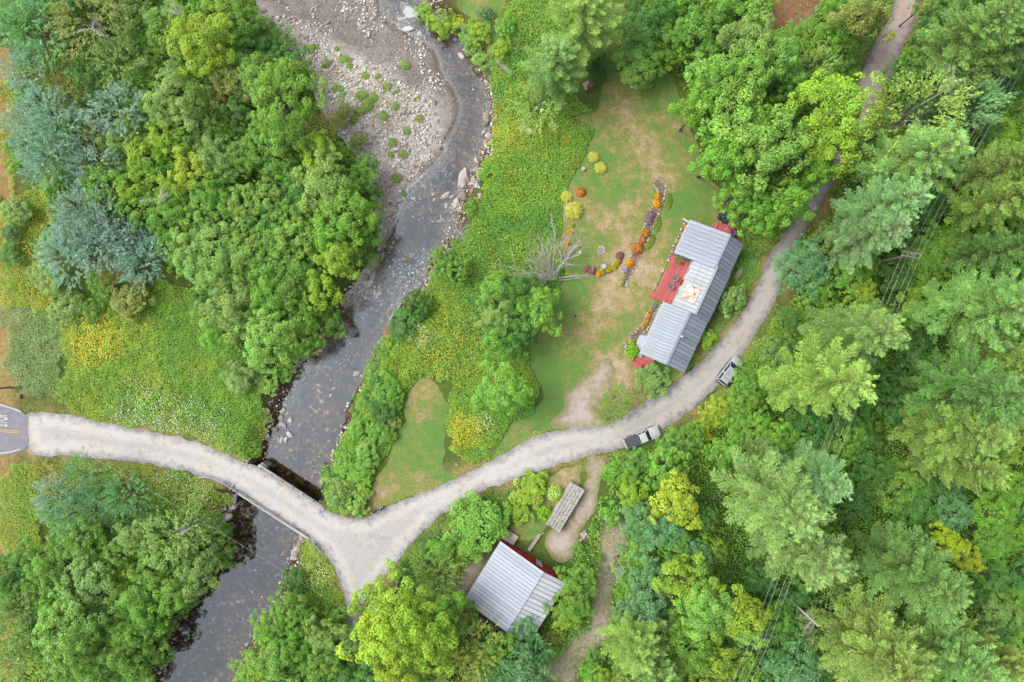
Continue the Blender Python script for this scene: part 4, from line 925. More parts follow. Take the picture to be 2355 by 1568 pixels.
def motorcycle(x, y, rz):
    m = empty('motorcycle', (x, y, .07), rz); tag(m, 'black motorcycle with a chrome exhaust parked at the road fork', 'motorcycle')
    lean = Matrix.Rotation(R(-16), 4, 'X')
    def pt(mb, name, mat, bevel=0, smooth=False, parent=m):
        mb.v = [tuple(lean @ Vector(v)) for v in mb.v]; return mb.build(name, mat, parent, bevel=bevel, smooth=smooth)
    RX = Matrix.Rotation(R(90), 4, 'X')
    for xw, rr, turn in ((-.72, .31, 0), (.78, .32, R(22))):
        M = Matrix.Translation((xw, 0, rr)) @ Matrix.Rotation(turn, 4, 'Z') @ RX
        w = pt(MB().lathe([(rr * .66, -.05), (rr * .9, -.07), (rr, 0), (rr * .9, .07), (rr * .66, .05)], 20, M), 'wheel', RUBBER)
        pt(MB().lathe([(rr * .1, -.05), (rr * .64, -.045), (rr * .64, .045), (rr * .1, .05)], 12, M), 'rim', CHROME, parent=w)
    pt(MB().tube([(-.55, 0, .45), (-.2, 0, .4), (.25, 0, .42), (.48, 0, .82)], [.05, .06, .06, .05], 6), 'frame', BLACK)
    pt(MB().box((.0, 0, .45), (.42, .3, .36)), 'engine', GALV, .05)
    pt(MB().tube([(-.06, 0, .78), (.12, 0, .84), (.34, 0, .84), (.46, 0, .78)], [.08, .16, .15, .06], 10), 'fuel_tank', plain('navy_paint', (.02, .022, .06, 1), .2), smooth=True)
    pt(MB().tube([(-.75, 0, .76), (-.5, 0, .74), (-.25, 0, .70), (-.06, 0, .74)], [.10, .15, .16, .09], 8), 'seat', BLACK, smooth=True)
    pt(MB().box((-.86, 0, .62), (.34, .20, .06)), 'rear_fender', MATS['navy_paint'], .02); pt(MB().box((.82, 0, .66), (.34, .15, .05)), 'front_fender', MATS['navy_paint'], .02)
    for s in (-1, 1):
        pt(MB().tube([(.78, s * .09, .32), (.50, s * .09, .9)], .028, 6), 'fork', CHROME)
        pt(MB().tube([(.48, s * .05, .98), (.40, s * .34, 1.06), (.30, s * .42, 1.02)], .018, 6), 'handlebar', CHROME)
    pt(MB().lathe([(.02, -.08), (.10, -.02), (.11, .06), (.0, .08)], 12, Matrix.Translation((.62, 0, .86)) @ Matrix.Rotation(R(90), 4, 'Y')), 'headlight', CHROME)
    pt(MB().tube([(.15, -.2, .3), (-.2, -.24, .26), (-.95, -.26, .34)], [.035, .05, .055], 8), 'exhaust', CHROME)
    pt(MB().lathe([(.02, -.02), (.06, 0), (.02, .02)], 8, Matrix.Translation((-1.02, 0, .66))), 'tail_light', MATS['red_lens'])
q = src(1133.5, 1533, .5); motorcycle(*q, R(28.3))

# ------------------------------------------------------------------ stones
from mathutils import noise as mnoise
def rock_mesh(seed, sub, rough=.28, sharp=.5):
    bm = bmesh.new(); bmesh.ops.create_icosphere(bm, subdivisions=sub, radius=1.0); off = Vector((seed * 7.3, seed * 3.1, seed * 1.7))
    rr = random.Random(seed); planes = [(Vector((rr.gauss(0, 1), rr.gauss(0, 1), rr.gauss(0, .6))).normalized(), rr.uniform(.55, .95)) for _ in range(9)]
    for v in bm.verts:
        p = v.co.normalized(); p = p * (1 + rough * mnoise.fractal(p * 1.3 + off, 1.0, 2.0, 3))
        for n, d in planes:
            k = p.dot(n) - d
            if k > 0: p = p - n * k * sharp
        v.co = Vector((p.x, p.y * .85, p.z * .62))
    for f in bm.faces: f.smooth = sub > 2
    me = bpy.data.meshes.new('stone'); bm.to_mesh(me); bm.free(); me.materials.append(STONE); return me
ROCKS = [rock_mesh(i, 2, .25, .8) for i in range(10)]; BIG = [rock_mesh(30 + i, 4, .30, .9) for i in range(5)]
def stone(x, y, r, label, group=None, name='river_stone', big=False, el=1.0, rz=None, z=None, sz=1.0):
    me = random.choice(BIG if big else ROCKS); o = link(name, me)
    zz = gz(x, y) if z is None else z
    o.location = (x, y, zz + r * .18 * sz); o.scale = (r * el, r / el ** .5, r * sz); o.rotation_euler = (random.uniform(-.2, .2), random.uniform(-.2, .2), random.uniform(0, 6.3) if rz is None else rz)
    tag(o, label, 'stone', group); return o
# the named boulders (tile columns/rows, sizes in plan units)
B1 = [(1432, 1235, 62, 'huge pale ledged boulder at the river bend', 1.35, 1.2), (1425, 1352, 30, 'squarish pale boulder below the huge ledged boulder', 1.0, .3), (1380, 1400, 36, 'pointed grey boulder standing in the shallows below the huge boulder', 1.25, 1.1),
      (1305, 1340, 28, 'flat pale slab in the shallows reaching out from the bend boulders', 1.5, .5), (1345, 1350, 14, 'small tan slab between the bend boulders', 1.2, .4), (1503, 1245, 18, 'round pinkish stone wedged behind the huge boulder', 1.1, 0),
      (1593, 810, 42, 'large pale boulder at the riverbank under the meadow', 1.2, 1.4), (1605, 928, 24, 'angular pale boulder in the bank row below the rapids', 1.1, .2), (1415, 370, 24, 'long dark rimmed boulder in the channel', 1.7, -.9), (1375, 265, 17, 'tan boulder at the bank beside the channel riffle', 1.0, 0),
      (1030, 605, 20, 'largest pale boulder on the open cobbles', 1.1, .4), (1132, 305, 20, 'rounded grey boulder at the head of the shallows', 1.2, 1.2), (1120, 222, 18, 'dark grey block beside the rapids', 1.0, .5), (995, 125, 18, 'pale boulder splitting the white rapids', 1.2, .3), (1040, 190, 26, 'flat brown slab below the white rapids', 1.7, .1), (1012, 20, 22, 'grey boulder at the top of the rapids', 1.2, 1.0)]
for tx, ty, r, lb, el, rz in B1:
    z = -1.9 if r > 20 else -2.2
    x, y = PT(1, 0, tx, ty, z); stone(x, y, r * K / 3 * 1.12, lb, None, 'boulder', True, el, rz, gz(x, y) + .05, .8)
for tx, ty, r, lb, el, rz in [(690, 625, 24, 'round tan boulder standing in midstream', 1.05, 0), (865, 638, 17, 'round two toned boulder in midstream near the driftwood', 1.0, .3), (1045, 230, 30, 'broad tan boulder pair in the channel above the round shrubs', 1.3, .1), (1172, 297, 18, 'oval pale boulder under the double round shrub', 1.2, .4), (690, 1010, 22, 'angular reddish boulder near the bank scrub', 1.1, .5), (655, 1250, 16, 'white boulder at the foot of the bank scrub', 1.2, 1.3), (232, 1340, 16, 'grey oval boulder in the slack water by the meadow bank', 1.2, .1), (440, 845, 18, 'pale slab beside the overhanging trees', 1.2, .1), (915, 585, 17, 'round boulder beside the driftwood', 1.0, 0), (1180, 345, 14, 'stone in the bank cluster between the round shrubs', 1, 0), (1125, 385, 16, 'dark stone in the bank cluster between the round shrubs', 1, 0), (435, 1130, 13, 'long pale stone lying in the lower channel', 1.5, -.6), (565, 660, 14, 'grey stone under the overhanging trees', 1, 0)]:
    x, y = PT(1, 1, tx, ty, -2.3); stone(x, y, r * K / 3 * 1.1, lb, None, 'boulder', True, el, rz, WZ - .1, .8)
# scattered stones: the largest as things, the rest as one mass of pebbles
cand = []
N = 60000
px = rng.uniform(-58, 0, N); py = rng.uniform(-58, 57, N)
sb = samp(sd_bar, px, py); sr = samp(sd_river, px, py); sw = samp(sd_wet, px, py); rd = samp(sd_road, px, py); dens = fbm(px, py, 5, 51)
bankz = (sr > -1.5) & (sr < 0.6) & (sb < 0) & (rd < .3)
barz = (sb > 0.4) & (sr < 0.3)
riv = (sr > 0.3) & (rd < -.2)
keep = (barz & (dens + .22 * sstep(2, -3, sw) > .50)) | (bankz & (dens > .40) & (rng.random(N) < .6)) | (riv & (dens > .62) & (py > -14) & (rng.random(N) < .16)) | (riv & (py <= -14) & (rng.random(N) < .006))
px, py = px[keep], py[keep]; sr_, sb_ = sr[keep], sb[keep]
rad = rng.lognormal(-2.15, .48, len(px)).clip(.05, .55)
order = np.argsort(-rad); NB = 270
for i in order[:NB]:
    x, y = float(px[i]), float(py[i]); inr = sr_[i] > 0.2; onb = sb_[i] > 0.3
    lb, g = (('pale stone standing out of the shallow river channel', 'stones in the river channel') if inr else ('rounded pale stone lying on the cobble gravel bar', 'stones on the gravel bar') if onb else ('stone lying along the foot of the river bank', 'stones along the river bank'))
    stone(x, y, float(rad[i]), lb, g, 'river_stone', False, random.uniform(1, 1.4))
bm0 = bmesh.new(); bmesh.ops.create_icosphere(bm0, subdivisions=1, radius=1.0); iv = np.array([v.co[:] for v in bm0.verts]); fi = np.array([[v.index for v in f.verts] for f in bm0.faces]); bm0.free()
def pebble_mass(name, px, py, rad, label, wet=None):
    n = len(px); k = len(iv); a = rng.uniform(0, 6.28, n); ca, sa = np.cos(a), np.sin(a)
    j = 1 + rng.uniform(-.25, .25, (n, k)); V = iv[None] * j[..., None] * np.stack([rad * rng.uniform(.9, 1.4, n), rad * rng.uniform(.7, 1, n), rad * rng.uniform(.45, .7, n)], 1)[:, None]
    X = V[..., 0] * ca[:, None] - V[..., 1] * sa[:, None] + px[:, None]; Y = V[..., 0] * sa[:, None] + V[..., 1] * ca[:, None] + py[:, None]; Z = V[..., 2] + (samp(GZ, px, py) + rad * .15)[:, None] + .03
    me = bpy.data.meshes.new(name); fast_mesh(me, np.stack([X, Y, Z], -1).reshape(-1, 3), (fi[None] + (np.arange(n) * k)[:, None, None]).reshape(-1, 3))
    pal = np.array([C(190, 176, 164)[:3], C(214, 202, 192)[:3], C(234, 228, 222)[:3], C(246, 244, 242)[:3], C(206, 180, 162)[:3], C(168, 154, 144)[:3]]) * 1.35
    col = pal[rng.integers(0, 6, n)] * rng.uniform(.8, 1.1, n)[:, None]; set_col(me, np.repeat(col, k, 0)); me.materials.append(PEBBLE)
    return tag(link(name, me), label, kind='stuff')
r_ = order[NB:]; pebble_mass('river_pebbles', px[r_], py[r_], rad[r_], 'small stones strewn over the gravel bar and river banks')
# white rapids stones near the guard rail: rip rap at the abutments
for k, (a, b) in enumerate([(720, 640), (690, 740), (640, 800), (600, 880), (560, 780), (610, 930), (740, 600), (560, 900), (660, 700), (1790, 1260), (1745, 1340), (1700, 1420), (1660, 1490), (1680, 1530), (1820, 1230)]):
    x, y = src(560 + a / 5.227, 1380 + b / 5.227, -1.6); stone(x, y, random.uniform(.45, .8), 'blocky riprap stone piled at the bridge abutment', 'riprap stones at the bridge', 'riprap_stone', False, 1.2, None, max(gz(x, y), WZ + .1), .9)
for k in range(16):
    x, y = PT(1, 1, 70 + random.random() * 170, 1240 + random.random() * 230, -2.2); stone(x, y, random.uniform(.3, .6), 'blocky riprap stone piled at the bridge abutment', 'riprap stones at the bridge', 'riprap_stone', False, 1.1, None, max(gz(x, y), WZ), .9)
for k, (a, b) in enumerate([(1230, 1330), (1320, 1350), (1190, 1300), (1250, 1250), (1160, 1430), (1210, 1390), (1170, 1340), (1270, 1290)]):
    x, y = src(1580 + a / 7.127, 1420 + b / 7.127); stone(x, y, random.uniform(.22, .42), 'pale stone in the rock heap beyond the firewood stack', 'rock heap stones', 'heap_stone')
q = src(1860 + 2080 / 5.8075, 620 + 1160 / 5.8075, .2); stone(*q, .75, 'pale pointed flat rock in the weeds behind the farmhouse', None, 'flat_rock', True, 1.7, R(55), None, .35)
for (tx, ty, r) in ((120, 915, 34), (75, 870, 26), (165, 838, 14), (122, 785, 12), (105, 830, 10)):
    x, y = PT(2, 0, tx, ty); stone(x, y, r * K / 3, 'pale rock outcrop showing in the meadow beside the tall pine', 'rocks in the meadow by the pine', 'meadow_rock', r > 20, 1.3, -.6, gz(x, y) + .25, .7)
x, y = PT(3, 2, 1745, 880); stone(x, y, .8, 'pale rock among the far bushes', None, 'flat_rock', True, 1.2, 0, gz(x, y) + .5, .6)
for (x0, x1, y0, y1, n_, lo_, hi_) in ((1470, 1560, 1170, 1400, 26, .25, .55), (1570, 1640, 760, 1090, 24, .22, .5), (1340, 1430, 1400, 1480, 10, .2, .4), (1160, 1215, 290, 420, 0, .2, .4)):
    for k in range(n_):
        x, y = PT(1, 0, random.uniform(x0, x1), random.uniform(y0, y1), -2.1); stone(x, y, random.uniform(lo_, hi_), 'pinkish stone heaped along the bank behind the bend boulders', 'stones heaped at the bend', 'bank_stone', False, 1.1, None, max(gz(x, y), WZ) - .05, .9)
for k in range(22):
    x, y = PT(1, 1, random.uniform(1090, 1220), random.uniform(280, 450), -2.2); stone(x, y, random.uniform(.2, .45), 'pale stone in the bank heap between the round shrubs', 'stones between the round shrubs', 'bank_stone', False, 1.1, None, max(gz(x, y), WZ) - .05, .9)
# driftwood
def branchy(name, base, segs, label, cat, mat, parent=None):
    mb = MB()
    for pts, rd in segs: mb.tube(pts, rd, 6)
    o = mb.build(name, mat, None, base); return tag(o, label, cat)
def zd(a, b, z): 
    x, y = src(1100 + a / 7.84, 860 + b / 7.84, z); return (x, y, z)
branchy('driftwood', (0, 0, 0), [([zd(1020, 180, -1.5), zd(850, 345, -1.8), zd(700, 560, -2.0), zd(570, 740, -2.2), zd(550, 930, -2.35)], [.05, .08, .11, .12, .05]), ([zd(570, 740, -2.2), zd(500, 650, -2.2)], [.06, .03]),
         ([zd(560, 760, -2.2), zd(470, 850, -2.3)], [.06, .02]), ([zd(590, 740, -2.2), zd(650, 820, -2.3)], [.06, .02]), ([zd(700, 560, -2.0), zd(800, 520, -1.9)], [.05, .02])], 'bleached forked driftwood limb on the river bank', 'driftwood', plain('bleached_wood', C(236, 236, 234), .8, 0, .12, 6))

# ------------------------------------------------------------------ foliage meshes
LB = 2.55                                   # leaves are seen through their own shade
def unit(v): return v / (np.linalg.norm(v, axis=-1, keepdims=True) + 1e-9)
def leaf_mesh(name, Cn, N, T, L, W, col):
    """one rhombic leaf per row: centre, normal, long axis, length, width, colour"""
    T = unit(T - N * (T * N).sum(-1, keepdims=True)); B = np.cross(N, T); L = np.asarray(L)[:, None]; W = np.asarray(W)[:, None]
    V = np.stack([Cn - T * L * .5, Cn + B * W * .5 + N * W * .10, Cn + T * L * .5, Cn - B * W * .5 + N * W * .10], 1)
    n = len(Cn); me = bpy.data.meshes.new(name); fast_mesh(me, V.reshape(-1, 3), np.arange(n * 4).reshape(n, 4)); set_col(me, np.repeat(col, 4, 0)); me.materials.append(LEAF); return me
def rdir(n): return unit(rng.normal(size=(n, 3)))
def grey(n, lo=.72, hi=1.25, hue=.10):
    b = rng.uniform(lo, hi, n)[:, None]; h = rng.normal(0, hue, n)[:, None]
    return b * np.concatenate([1 + h, np.ones((n, 1)), 1 - h], 1).clip(.3, 2)
def trunk_mesh(name, h, r0, targets, mat=BARK):
    mb = MB(); mb.tube([(0, 0, -.3), (0.03 * h * .3, 0, h * .35), (0, .02 * h, h * .62)], [r0 * 1.15, r0 * .85, r0 * .5], 7)
    for t in targets:
        z0 = h * random.uniform(.3, .58); m = (t[0] * .45, t[1] * .45, z0 + (t[2] - z0) * .6)
        mb.tube([(0, 0, z0), m, tuple(t)], [r0 * .42, r0 * .26, r0 * .07], 5, False)
    return mb.mesh(name, mat, True)
LIB = {}
def decid(key, n_var, Rn, Hn, puff, leaf, lw, cover, flat=.8, zmin=-.35, lump=.32, name='tree'):
    out = []
    for v in range(n_var):
        cz = Hn - Rn * flat; npf = int(2.6 * (Rn / puff) ** 2 * (1.0 if zmin < -.2 else .85))
        d = rdir(npf * 3); d = d[d[:, 2] > zmin][:npf]; m = len(d)
        ph = rng.uniform(0, 6.28, 6)
        wob = 1 + lump * (.5 * np.sin(3 * np.arctan2(d[:, 1], d[:, 0]) + ph[0]) + .35 * np.sin(5 * np.arctan2(d[:, 1], d[:, 0]) + ph[1]) + .4 * np.sin(4 * d[:, 2] + 2 * d[:, 0] * 2 + ph[2])) * .6
        rad = Rn * wob * rng.uniform(.58, 1.06, m); pc = d * rad[:, None]; pc[:, 2] *= flat; pr = puff * rng.uniform(.42, 1.45, m)
        pc = pc - d * pr[:, None] * .6
        pb = rng.uniform(.82, 1.18, m); phue = rng.normal(0, .05, m)
        nl = (cover * 4.2 * pr ** 2 / (leaf * lw * .5)).astype(int).clip(6); idx = np.repeat(np.arange(m), nl); k = len(idx)
        o = rdir(k); s = np.sign((o * d[idx]).sum(-1)); flip = (s < 0) & (rng.random(k) < .8); o[flip] *= -1
        o[:, 2] = np.where((o[:, 2] < -.3) & (rng.random(k) < .6), -o[:, 2], o[:, 2])
        rr = pr[idx] * rng.uniform(.55, 1.08, k) ** .6
        cen = pc[idx] + o * rr[:, None] * np.array([1, 1, .85]); cen[:, 2] += cz
        nn = unit(o * .75 + rdir(k) * .65 + np.array([0, 0, .45])); T = unit(o * .6 + rdir(k)); sz = rng.uniform(.7, 1.3, k)
        col = grey(k, .80, 1.18, .05) * pb[idx][:, None]; col[:, 0] *= 1 + phue[idx]; col[:, 2] *= 1 - phue[idx]
        cr = leaf_mesh('crown', cen, nn, T, leaf * sz, lw * sz, col)
        tg = pc[rng.integers(0, m, 14)] * .85; tg[:, 2] += cz
        out.append((cr, trunk_mesh('trunk', Hn * .95, Rn * .045 + .03, [tuple(a) for a in tg])))
    LIB[key] = (out, Rn, Hn, name)
def willow(key, n_var, Rn, Hn, name, open_=1.0, spray=.9, leaf=.30, lw=.075, nl=14, cover=1.0, limbs=14, mat=BARK):
    out = []
    for v in range(n_var):
        cz = Hn - Rn * .8; m = int(26 * cover * Rn ** 2); d = rdir(m * 3); d = d[d[:, 2] > -.25][:m]; m = len(d)
        ang = np.arctan2(d[:, 1], d[:, 0]); ph = rng.uniform(0, 6.28, 4)
        wob = 1 + .28 * (np.sin(3 * ang + ph[0]) * .5 + np.sin(6 * ang + 5 * d[:, 2] + ph[1]) * .5 + np.sin(9 * d[:, 2] + 4 * ang + ph[2]) * .35)
        st = d * (Rn * wob * rng.uniform(.55, .98, m))[:, None]; st[:, 2] = st[:, 2] * .8 + cz
        sd = unit(d * np.array([1, 1, .7]) + rdir(m) * .45 + np.array([0, 0, .35])); t = rng.uniform(0, 1, (m, nl)); pb = rng.uniform(.78, 1.2, m)
        cen = st[:, None] + sd[:, None] * (t * spray)[..., None] + rng.normal(0, .07, (m, nl, 3)); cen = cen.reshape(-1, 3); S = np.repeat(sd, nl, 0); k = len(cen)
        T = unit(S + rdir(k) * .7); N = unit(np.cross(T, np.cross(np.array([0, 0, 1.0]) + rdir(k) * .5, T))); sz = rng.uniform(.7, 1.25, k)
        cr = leaf_mesh('crown', cen, N, T, leaf * sz, lw * sz, grey(k, .78, 1.25, .05) * np.repeat(pb, nl)[:, None])
        tg = st[rng.integers(0, m, limbs)]
        out.append((cr, trunk_mesh('trunk', Hn * .95, Rn * .022 + .03, [tuple(a) for a in tg], mat)))
    LIB[key] = (out, Rn, Hn, name)
def pine(key, n_var, Rn, Hn, z0, name, whorl=1.02, nb=7, tuft=7, leaf=.40, lw=.08, spruce=False):
    out = []
    for v in range(n_var):
        CE, TT, BR_, IN_ = [], [], [], []; tm = MB(); tm.tube([(0, 0, -.4), (0, 0, Hn * .5), (0, 0, Hn * .98)], [Hn * .014 + .06, Hn * .009 + .03, .03], 7)
        z = z0
        while z < Hn - .4:
            t = (z - z0) / (Hn - z0); prof = (1 - t) ** (.62 if not spruce else .9) * (.72 + .28 * min(1, t * 5))
            k = nb if t < .85 else 4; a0 = random.uniform(0, 6.28)
            for j in range(k):
                if random.random() < .10 and not spruce: continue
                a = a0 + j * 2 * math.pi / k + random.uniform(-.3, .3); Lb = max(.5, Rn * prof * random.uniform(.52, 1.12)); up = (.16 + .55 * t) if not spruce else -.12 + .4 * t
                dx = np.array([math.cos(a), math.sin(a), 0]); sx = np.array([-math.sin(a), math.cos(a), 0]); zz = z + random.uniform(-.3, .3)
                def bp(s): return dx * Lb * s + np.array([0, 0, zz + Lb * (up * s + .10 * s * s)])
                if Lb > 1.0: tm.tube([tuple(bp(.0)), tuple(bp(.5)), tuple(bp(.92))], [.05, .035, .015], 4, False)
                pbv = random.uniform(.74, 1.22); s = .13 if Lb > 1.5 else .08
                while s < 1.0:
                    tl = Lb * (.33 if not spruce else .36) * (1 - s) ** .6 * (1 if s < .95 else .3) * min(1, .45 + s) * random.uniform(.7, 1.15) + .12
                    for sd in (-1, 1):
                        td = unit(dx * .85 + sx * sd * random.uniform(.55, 1.0) + np.array([0, 0, random.uniform(.0, .30)])); b0 = bp(s); q = .12
                        while q < tl + .05:
                            CE.append(b0 + td * q); TT.append(unit(td + dx * .45 + np.array([0, 0, .32]))); BR_.append(pbv * random.uniform(.88, 1.12)); IN_.append(s); q += .34
                    CE.append(bp(s)); TT.append(unit(dx + np.array([0, 0, .3]))); BR_.append(pbv); IN_.append(s); s += .36 / max(Lb, 1.0)
                for e in range(2): CE.append(bp(1.0)); TT.append(unit(dx + np.array([0, 0, .45]))); BR_.append(pbv * 1.05); IN_.append(1.0)
            z += whorl * (1 - .35 * t) * random.uniform(.85, 1.15)
        CE = np.array(CE); TT = np.array(TT); m = len(CE); ix = np.repeat(np.arange(m), tuft); k = len(ix)
        T = unit(TT[ix] + rdir(k) * .52); N = unit(np.cross(T, np.cross(np.array([0, 0, 1.0]) + rdir(k) * .55, T))); sz = rng.uniform(.65, 1.2, k)
        cen = CE[ix] + T * (leaf * .30) + rng.normal(0, .06, (k, 3))
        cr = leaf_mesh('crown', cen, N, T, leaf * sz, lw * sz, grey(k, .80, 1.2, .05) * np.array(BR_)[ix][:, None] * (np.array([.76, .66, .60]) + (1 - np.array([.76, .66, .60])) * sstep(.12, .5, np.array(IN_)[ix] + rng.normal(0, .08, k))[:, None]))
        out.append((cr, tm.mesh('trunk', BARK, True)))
    LIB[key] = (out, Rn, Hn, name)

decid('mL', 4, 5.5, 14, .80, .24, .165, .92, .82, -.3, .50, 'maple_tree')
decid('dL', 3, 5.0, 13, .58, .22, .14, .82, .82, -.3, .52, 'leafy_tree')
decid('mM', 4, 3.2, 9, .58, .20, .14, .90, .85, -.3, .48, 'maple_tree')
decid('dM', 5, 3.0, 8, .42, .175, .115, .82, .85, -.3, .50, 'leafy_tree')
decid('hS', 5, 1.6, 2.9, .30, .135, .09, .9, .85, -.2, .36, 'shrub')
decid('bS', 2, 1.2, 1.8, .16, .10, .07, 1.1, .80, -.1, .10, 'round_bush')
willow('wM', 3, 3.0, 7.5, 'willow_tree')
willow('oM', 3, 3.2, 9, 'thin_leafed_tree', spray=.7, leaf=.20, lw=.12, nl=12, cover=.95, limbs=10, mat=plain('pale_bark', C(176, 166, 154), .9, 0, .3, 8))
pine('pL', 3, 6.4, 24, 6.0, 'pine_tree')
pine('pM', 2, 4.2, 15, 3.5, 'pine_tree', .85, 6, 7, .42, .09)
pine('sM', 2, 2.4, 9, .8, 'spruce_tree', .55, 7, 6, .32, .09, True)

PAL = dict(mg=(118, 168, 72), lg=(134, 180, 88), yg=(142, 180, 62), ly=(160, 186, 62), dg=(90, 140, 66), bg=(120, 172, 66), ol=(142, 156, 84), gg=(134, 168, 96), te=(106, 156, 108), si=(130, 166, 142),
           br=(146, 140, 82), pp=(138, 180, 108), py=(148, 181, 98), ps=(144, 190, 134), pd=(118, 164, 94), dt=(84, 136, 70), lm=(130, 190, 20), ye=(178, 196, 58))
CW = dict(mg='mid green', lg='light green', yg='yellow green', ly='lime yellow', dg='dark green', bg='bright green', ol='olive', gg='grey green', te='teal green', si='silvery blue', br='brownish olive', pp='pale green', py='yellowish green', ps='silvery green', pd='deep green', dt='very dark green', lm='vivid lime', ye='golden yellow')
KW = dict(mL='maple', mM='maple', dL='leafy tree', dM='leafy tree', hS='shrub', bS='round bush', wM='willow', oM='thin crowned tree', pL='tall pine', pM='young pine', sM='spruce')
KIND = dict(m=('mL', 'mM'), d=('dL', 'dM'), o=('oM', 'oM'), w=('wM', 'wM'), p=('pL', 'pM'), s=('sM', 'sM'), h=('hS', 'hS'), b=('bS', 'bS'))
LAND = [('the farmhouse', 1590, 680), ('the barn', 1190, 1340), ('the bridge', 660, 1150), ('the pickup truck', 1478, 1005), ('the sport utility car', 1680, 855), ('the firewood stack', 1300, 1165), ('the double crossarm pole', 2093, 585),
        ('the single crossarm pole', 1745, 1465), ('the gravel bar', 880, 330), ('the bare dead tree', 1265, 620), ('the stop sign', 45, 905), ('the forest track', 2020, 130), ('the huge ledged boulder', 1065, 410), ('the road fork', 820, 1230), ('the golden weeds', 220, 780), ('the rapids', 950, 30),
        ('the still pool', 540, 1350), ('the brushy trail', 1390, 1350), ('the far pale rock', 2346, 1338), ('the driftwood', 905, 720), ('the paved road pole', 30, 890), ('the weathered plank', 1155, 152), ('the loading platform', 1160, 1240), ('the midstream tan boulder', 818, 731), ('the back deck', 1690, 535), ('the riprap stones', 540, 1160), ('the meadow rocks', 1215, 300), ('the daylily pair', 1372, 374), ('the dirt pull-in', 1330, 900), ('the brown clearing', 1820, 30)]
TREES = []
def put_tree(x, y, r, h, key, ck, cat=None, label=None, nm=None):
    var, Rn, Hn, name = LIB[key]; cr, tr = random.choice(var)
    e = empty(nm or name, (x, y, gz(x, y)), random.uniform(0, 6.28), (r / Rn * random.uniform(.88, 1.14), r / Rn * random.uniform(.88, 1.14), h / Hn))
    c = link('crown', cr, e); t = link('trunk', tr, e)
    p = PAL[ck] if isinstance(ck, str) else ck; b = LB * random.uniform(.9, 1.1) * (1.10 if key[0] in 'pw' else 1.0); j = [1 + random.uniform(-.06, .06) for _ in range(3)]
    q_ = C(*p, b); lum = .25 * q_[0] + .65 * q_[1] + .1 * q_[2]; hs = (1.02, 1.0, .80) if ck != 'si' else (1, 1, 1); c.color = tuple(q_[i] * j[i] * hs[i] for i in range(3)) + (1,)
    TREES.append((e, x, y, r, key, ck, label)); return e
def T(c, r, lst):
    for a in lst:
        tx, ty, rt, kd, ck = a[:5]; rm = rt / 3 * K
        if kd == 'p': h = a[5] if len(a) > 5 else min(25, max(12, rm * 2.6))
        elif kd == 'h': h = a[5] if len(a) > 5 else max(1.2, rm * 1.5)
        elif kd == 'b': h = a[5] if len(a) > 5 else rm * 1.45
        elif kd == 's': h = a[5] if len(a) > 5 else rm * 3.4
        else: h = a[5] if len(a) > 5 else min(15, max(3.5, rm * 1.9 + 1.8))
        hc = h * (.68 if kd != 'p' else .60); s = (HC - hc) / HC; x, y = PT(c, r, tx, ty, hc); rm = rm * s * (1.06 if kd != 'p' else 1.02)
        big, small = KIND[kd]; key = big if (rm > 4.2 if kd != 'p' else rm > 4.6) else small
        put_tree(x, y, rm, h, key, ck)
T(0, 0, [(250, 200, 215, 'w', 'te'), (340, 40, 140, 'w', 'te'), (620, 130, 230, 'o', 'ol'), (880, 90, 160, 'd', 'gg'), (1110, 170, 150, 'd', 'lg'), (1130, 290, 120, 'd', 'mg'), (1400, 320, 235, 'm', 'yg'), (1320, 70, 150, 'd', 'bg'), (1500, 40, 150, 'd', 'yg'), (1660, 170, 140, 'd', 'mg'),
         (190, 340, 110, 'w', 'te'), (200, 490, 150, 'w', 'si'), (400, 470, 125, 'o', 'ol'), (450, 650, 130, 'o', 'br'), (640, 520, 140, 'd', 'dg'), (820, 440, 165, 'w', 'gg'), (980, 520, 110, 'd', 'mg'), (1010, 300, 110, 'd', 'dg'), (1130, 420, 120, 'o', 'gg'),
         (1220, 690, 220, 'd', 'gg'), (1040, 750, 115, 'd', 'mg'), (940, 620, 105, 'd', 'mg'), (830, 770, 165, 'w', 'si'), (930, 860, 115, 'd', 'mg'), (1590, 570, 160, 'm', 'ol'), (1730, 520, 150, 'd', 'lg'), (330, 770, 165, 'w', 'si'), (210, 830, 140, 'w', 'si'), (440, 890, 175, 'w', 'si'),
         (250, 970, 150, 'w', 'si'), (370, 1070, 180, 'w', 'si'), (490, 960, 120, 'w', 'te'), (290, 1160, 120, 'w', 'si'), (630, 1150, 150, 'w', 'si'), (560, 1260, 110, 'w', 'si'), (75, 1010, 65, 'h', 'mg'), (125, 1110, 85, 'h', 'mg'), (680, 970, 115, 'o', 'br'), (800, 990, 120, 'd', 'gg'),
         (1150, 950, 140, 'd', 'yg'), (1000, 1060, 140, 'd', 'yg'), (1110, 1170, 115, 'd', 'mg'), (1290, 1000, 120, 'd', 'mg'), (1430, 930, 110, 'o', 'gg'), (1330, 1200, 150, 'm', 'ly'), (1200, 1330, 140, 'd', 'yg'), (1500, 1090, 160, 'd', 'gg'), (1630, 1110, 140, 'd', 'mg'), (1450, 1320, 150, 'd', 'mg'),
         (1560, 1410, 130, 'd', 'mg'), (730, 1290, 150, 'd', 'mg'), (950, 1300, 140, 'd', 'yg'), (1000, 1450, 140, 'd', 'mg'), (1180, 1470, 150, 'd', 'mg'), (1380, 1460, 140, 'd', 'lg'), (1690, 1420, 140, 'd', 'lg'), (600, 1450, 160, 'w', 'si'), (720, 1530, 150, 'w', 'si'), (520, 1530, 90, 'w', 'si'), (100, 1450, 105, 'h', 'gg', 3.0), (850, 1480, 105, 'd', 'dg')])
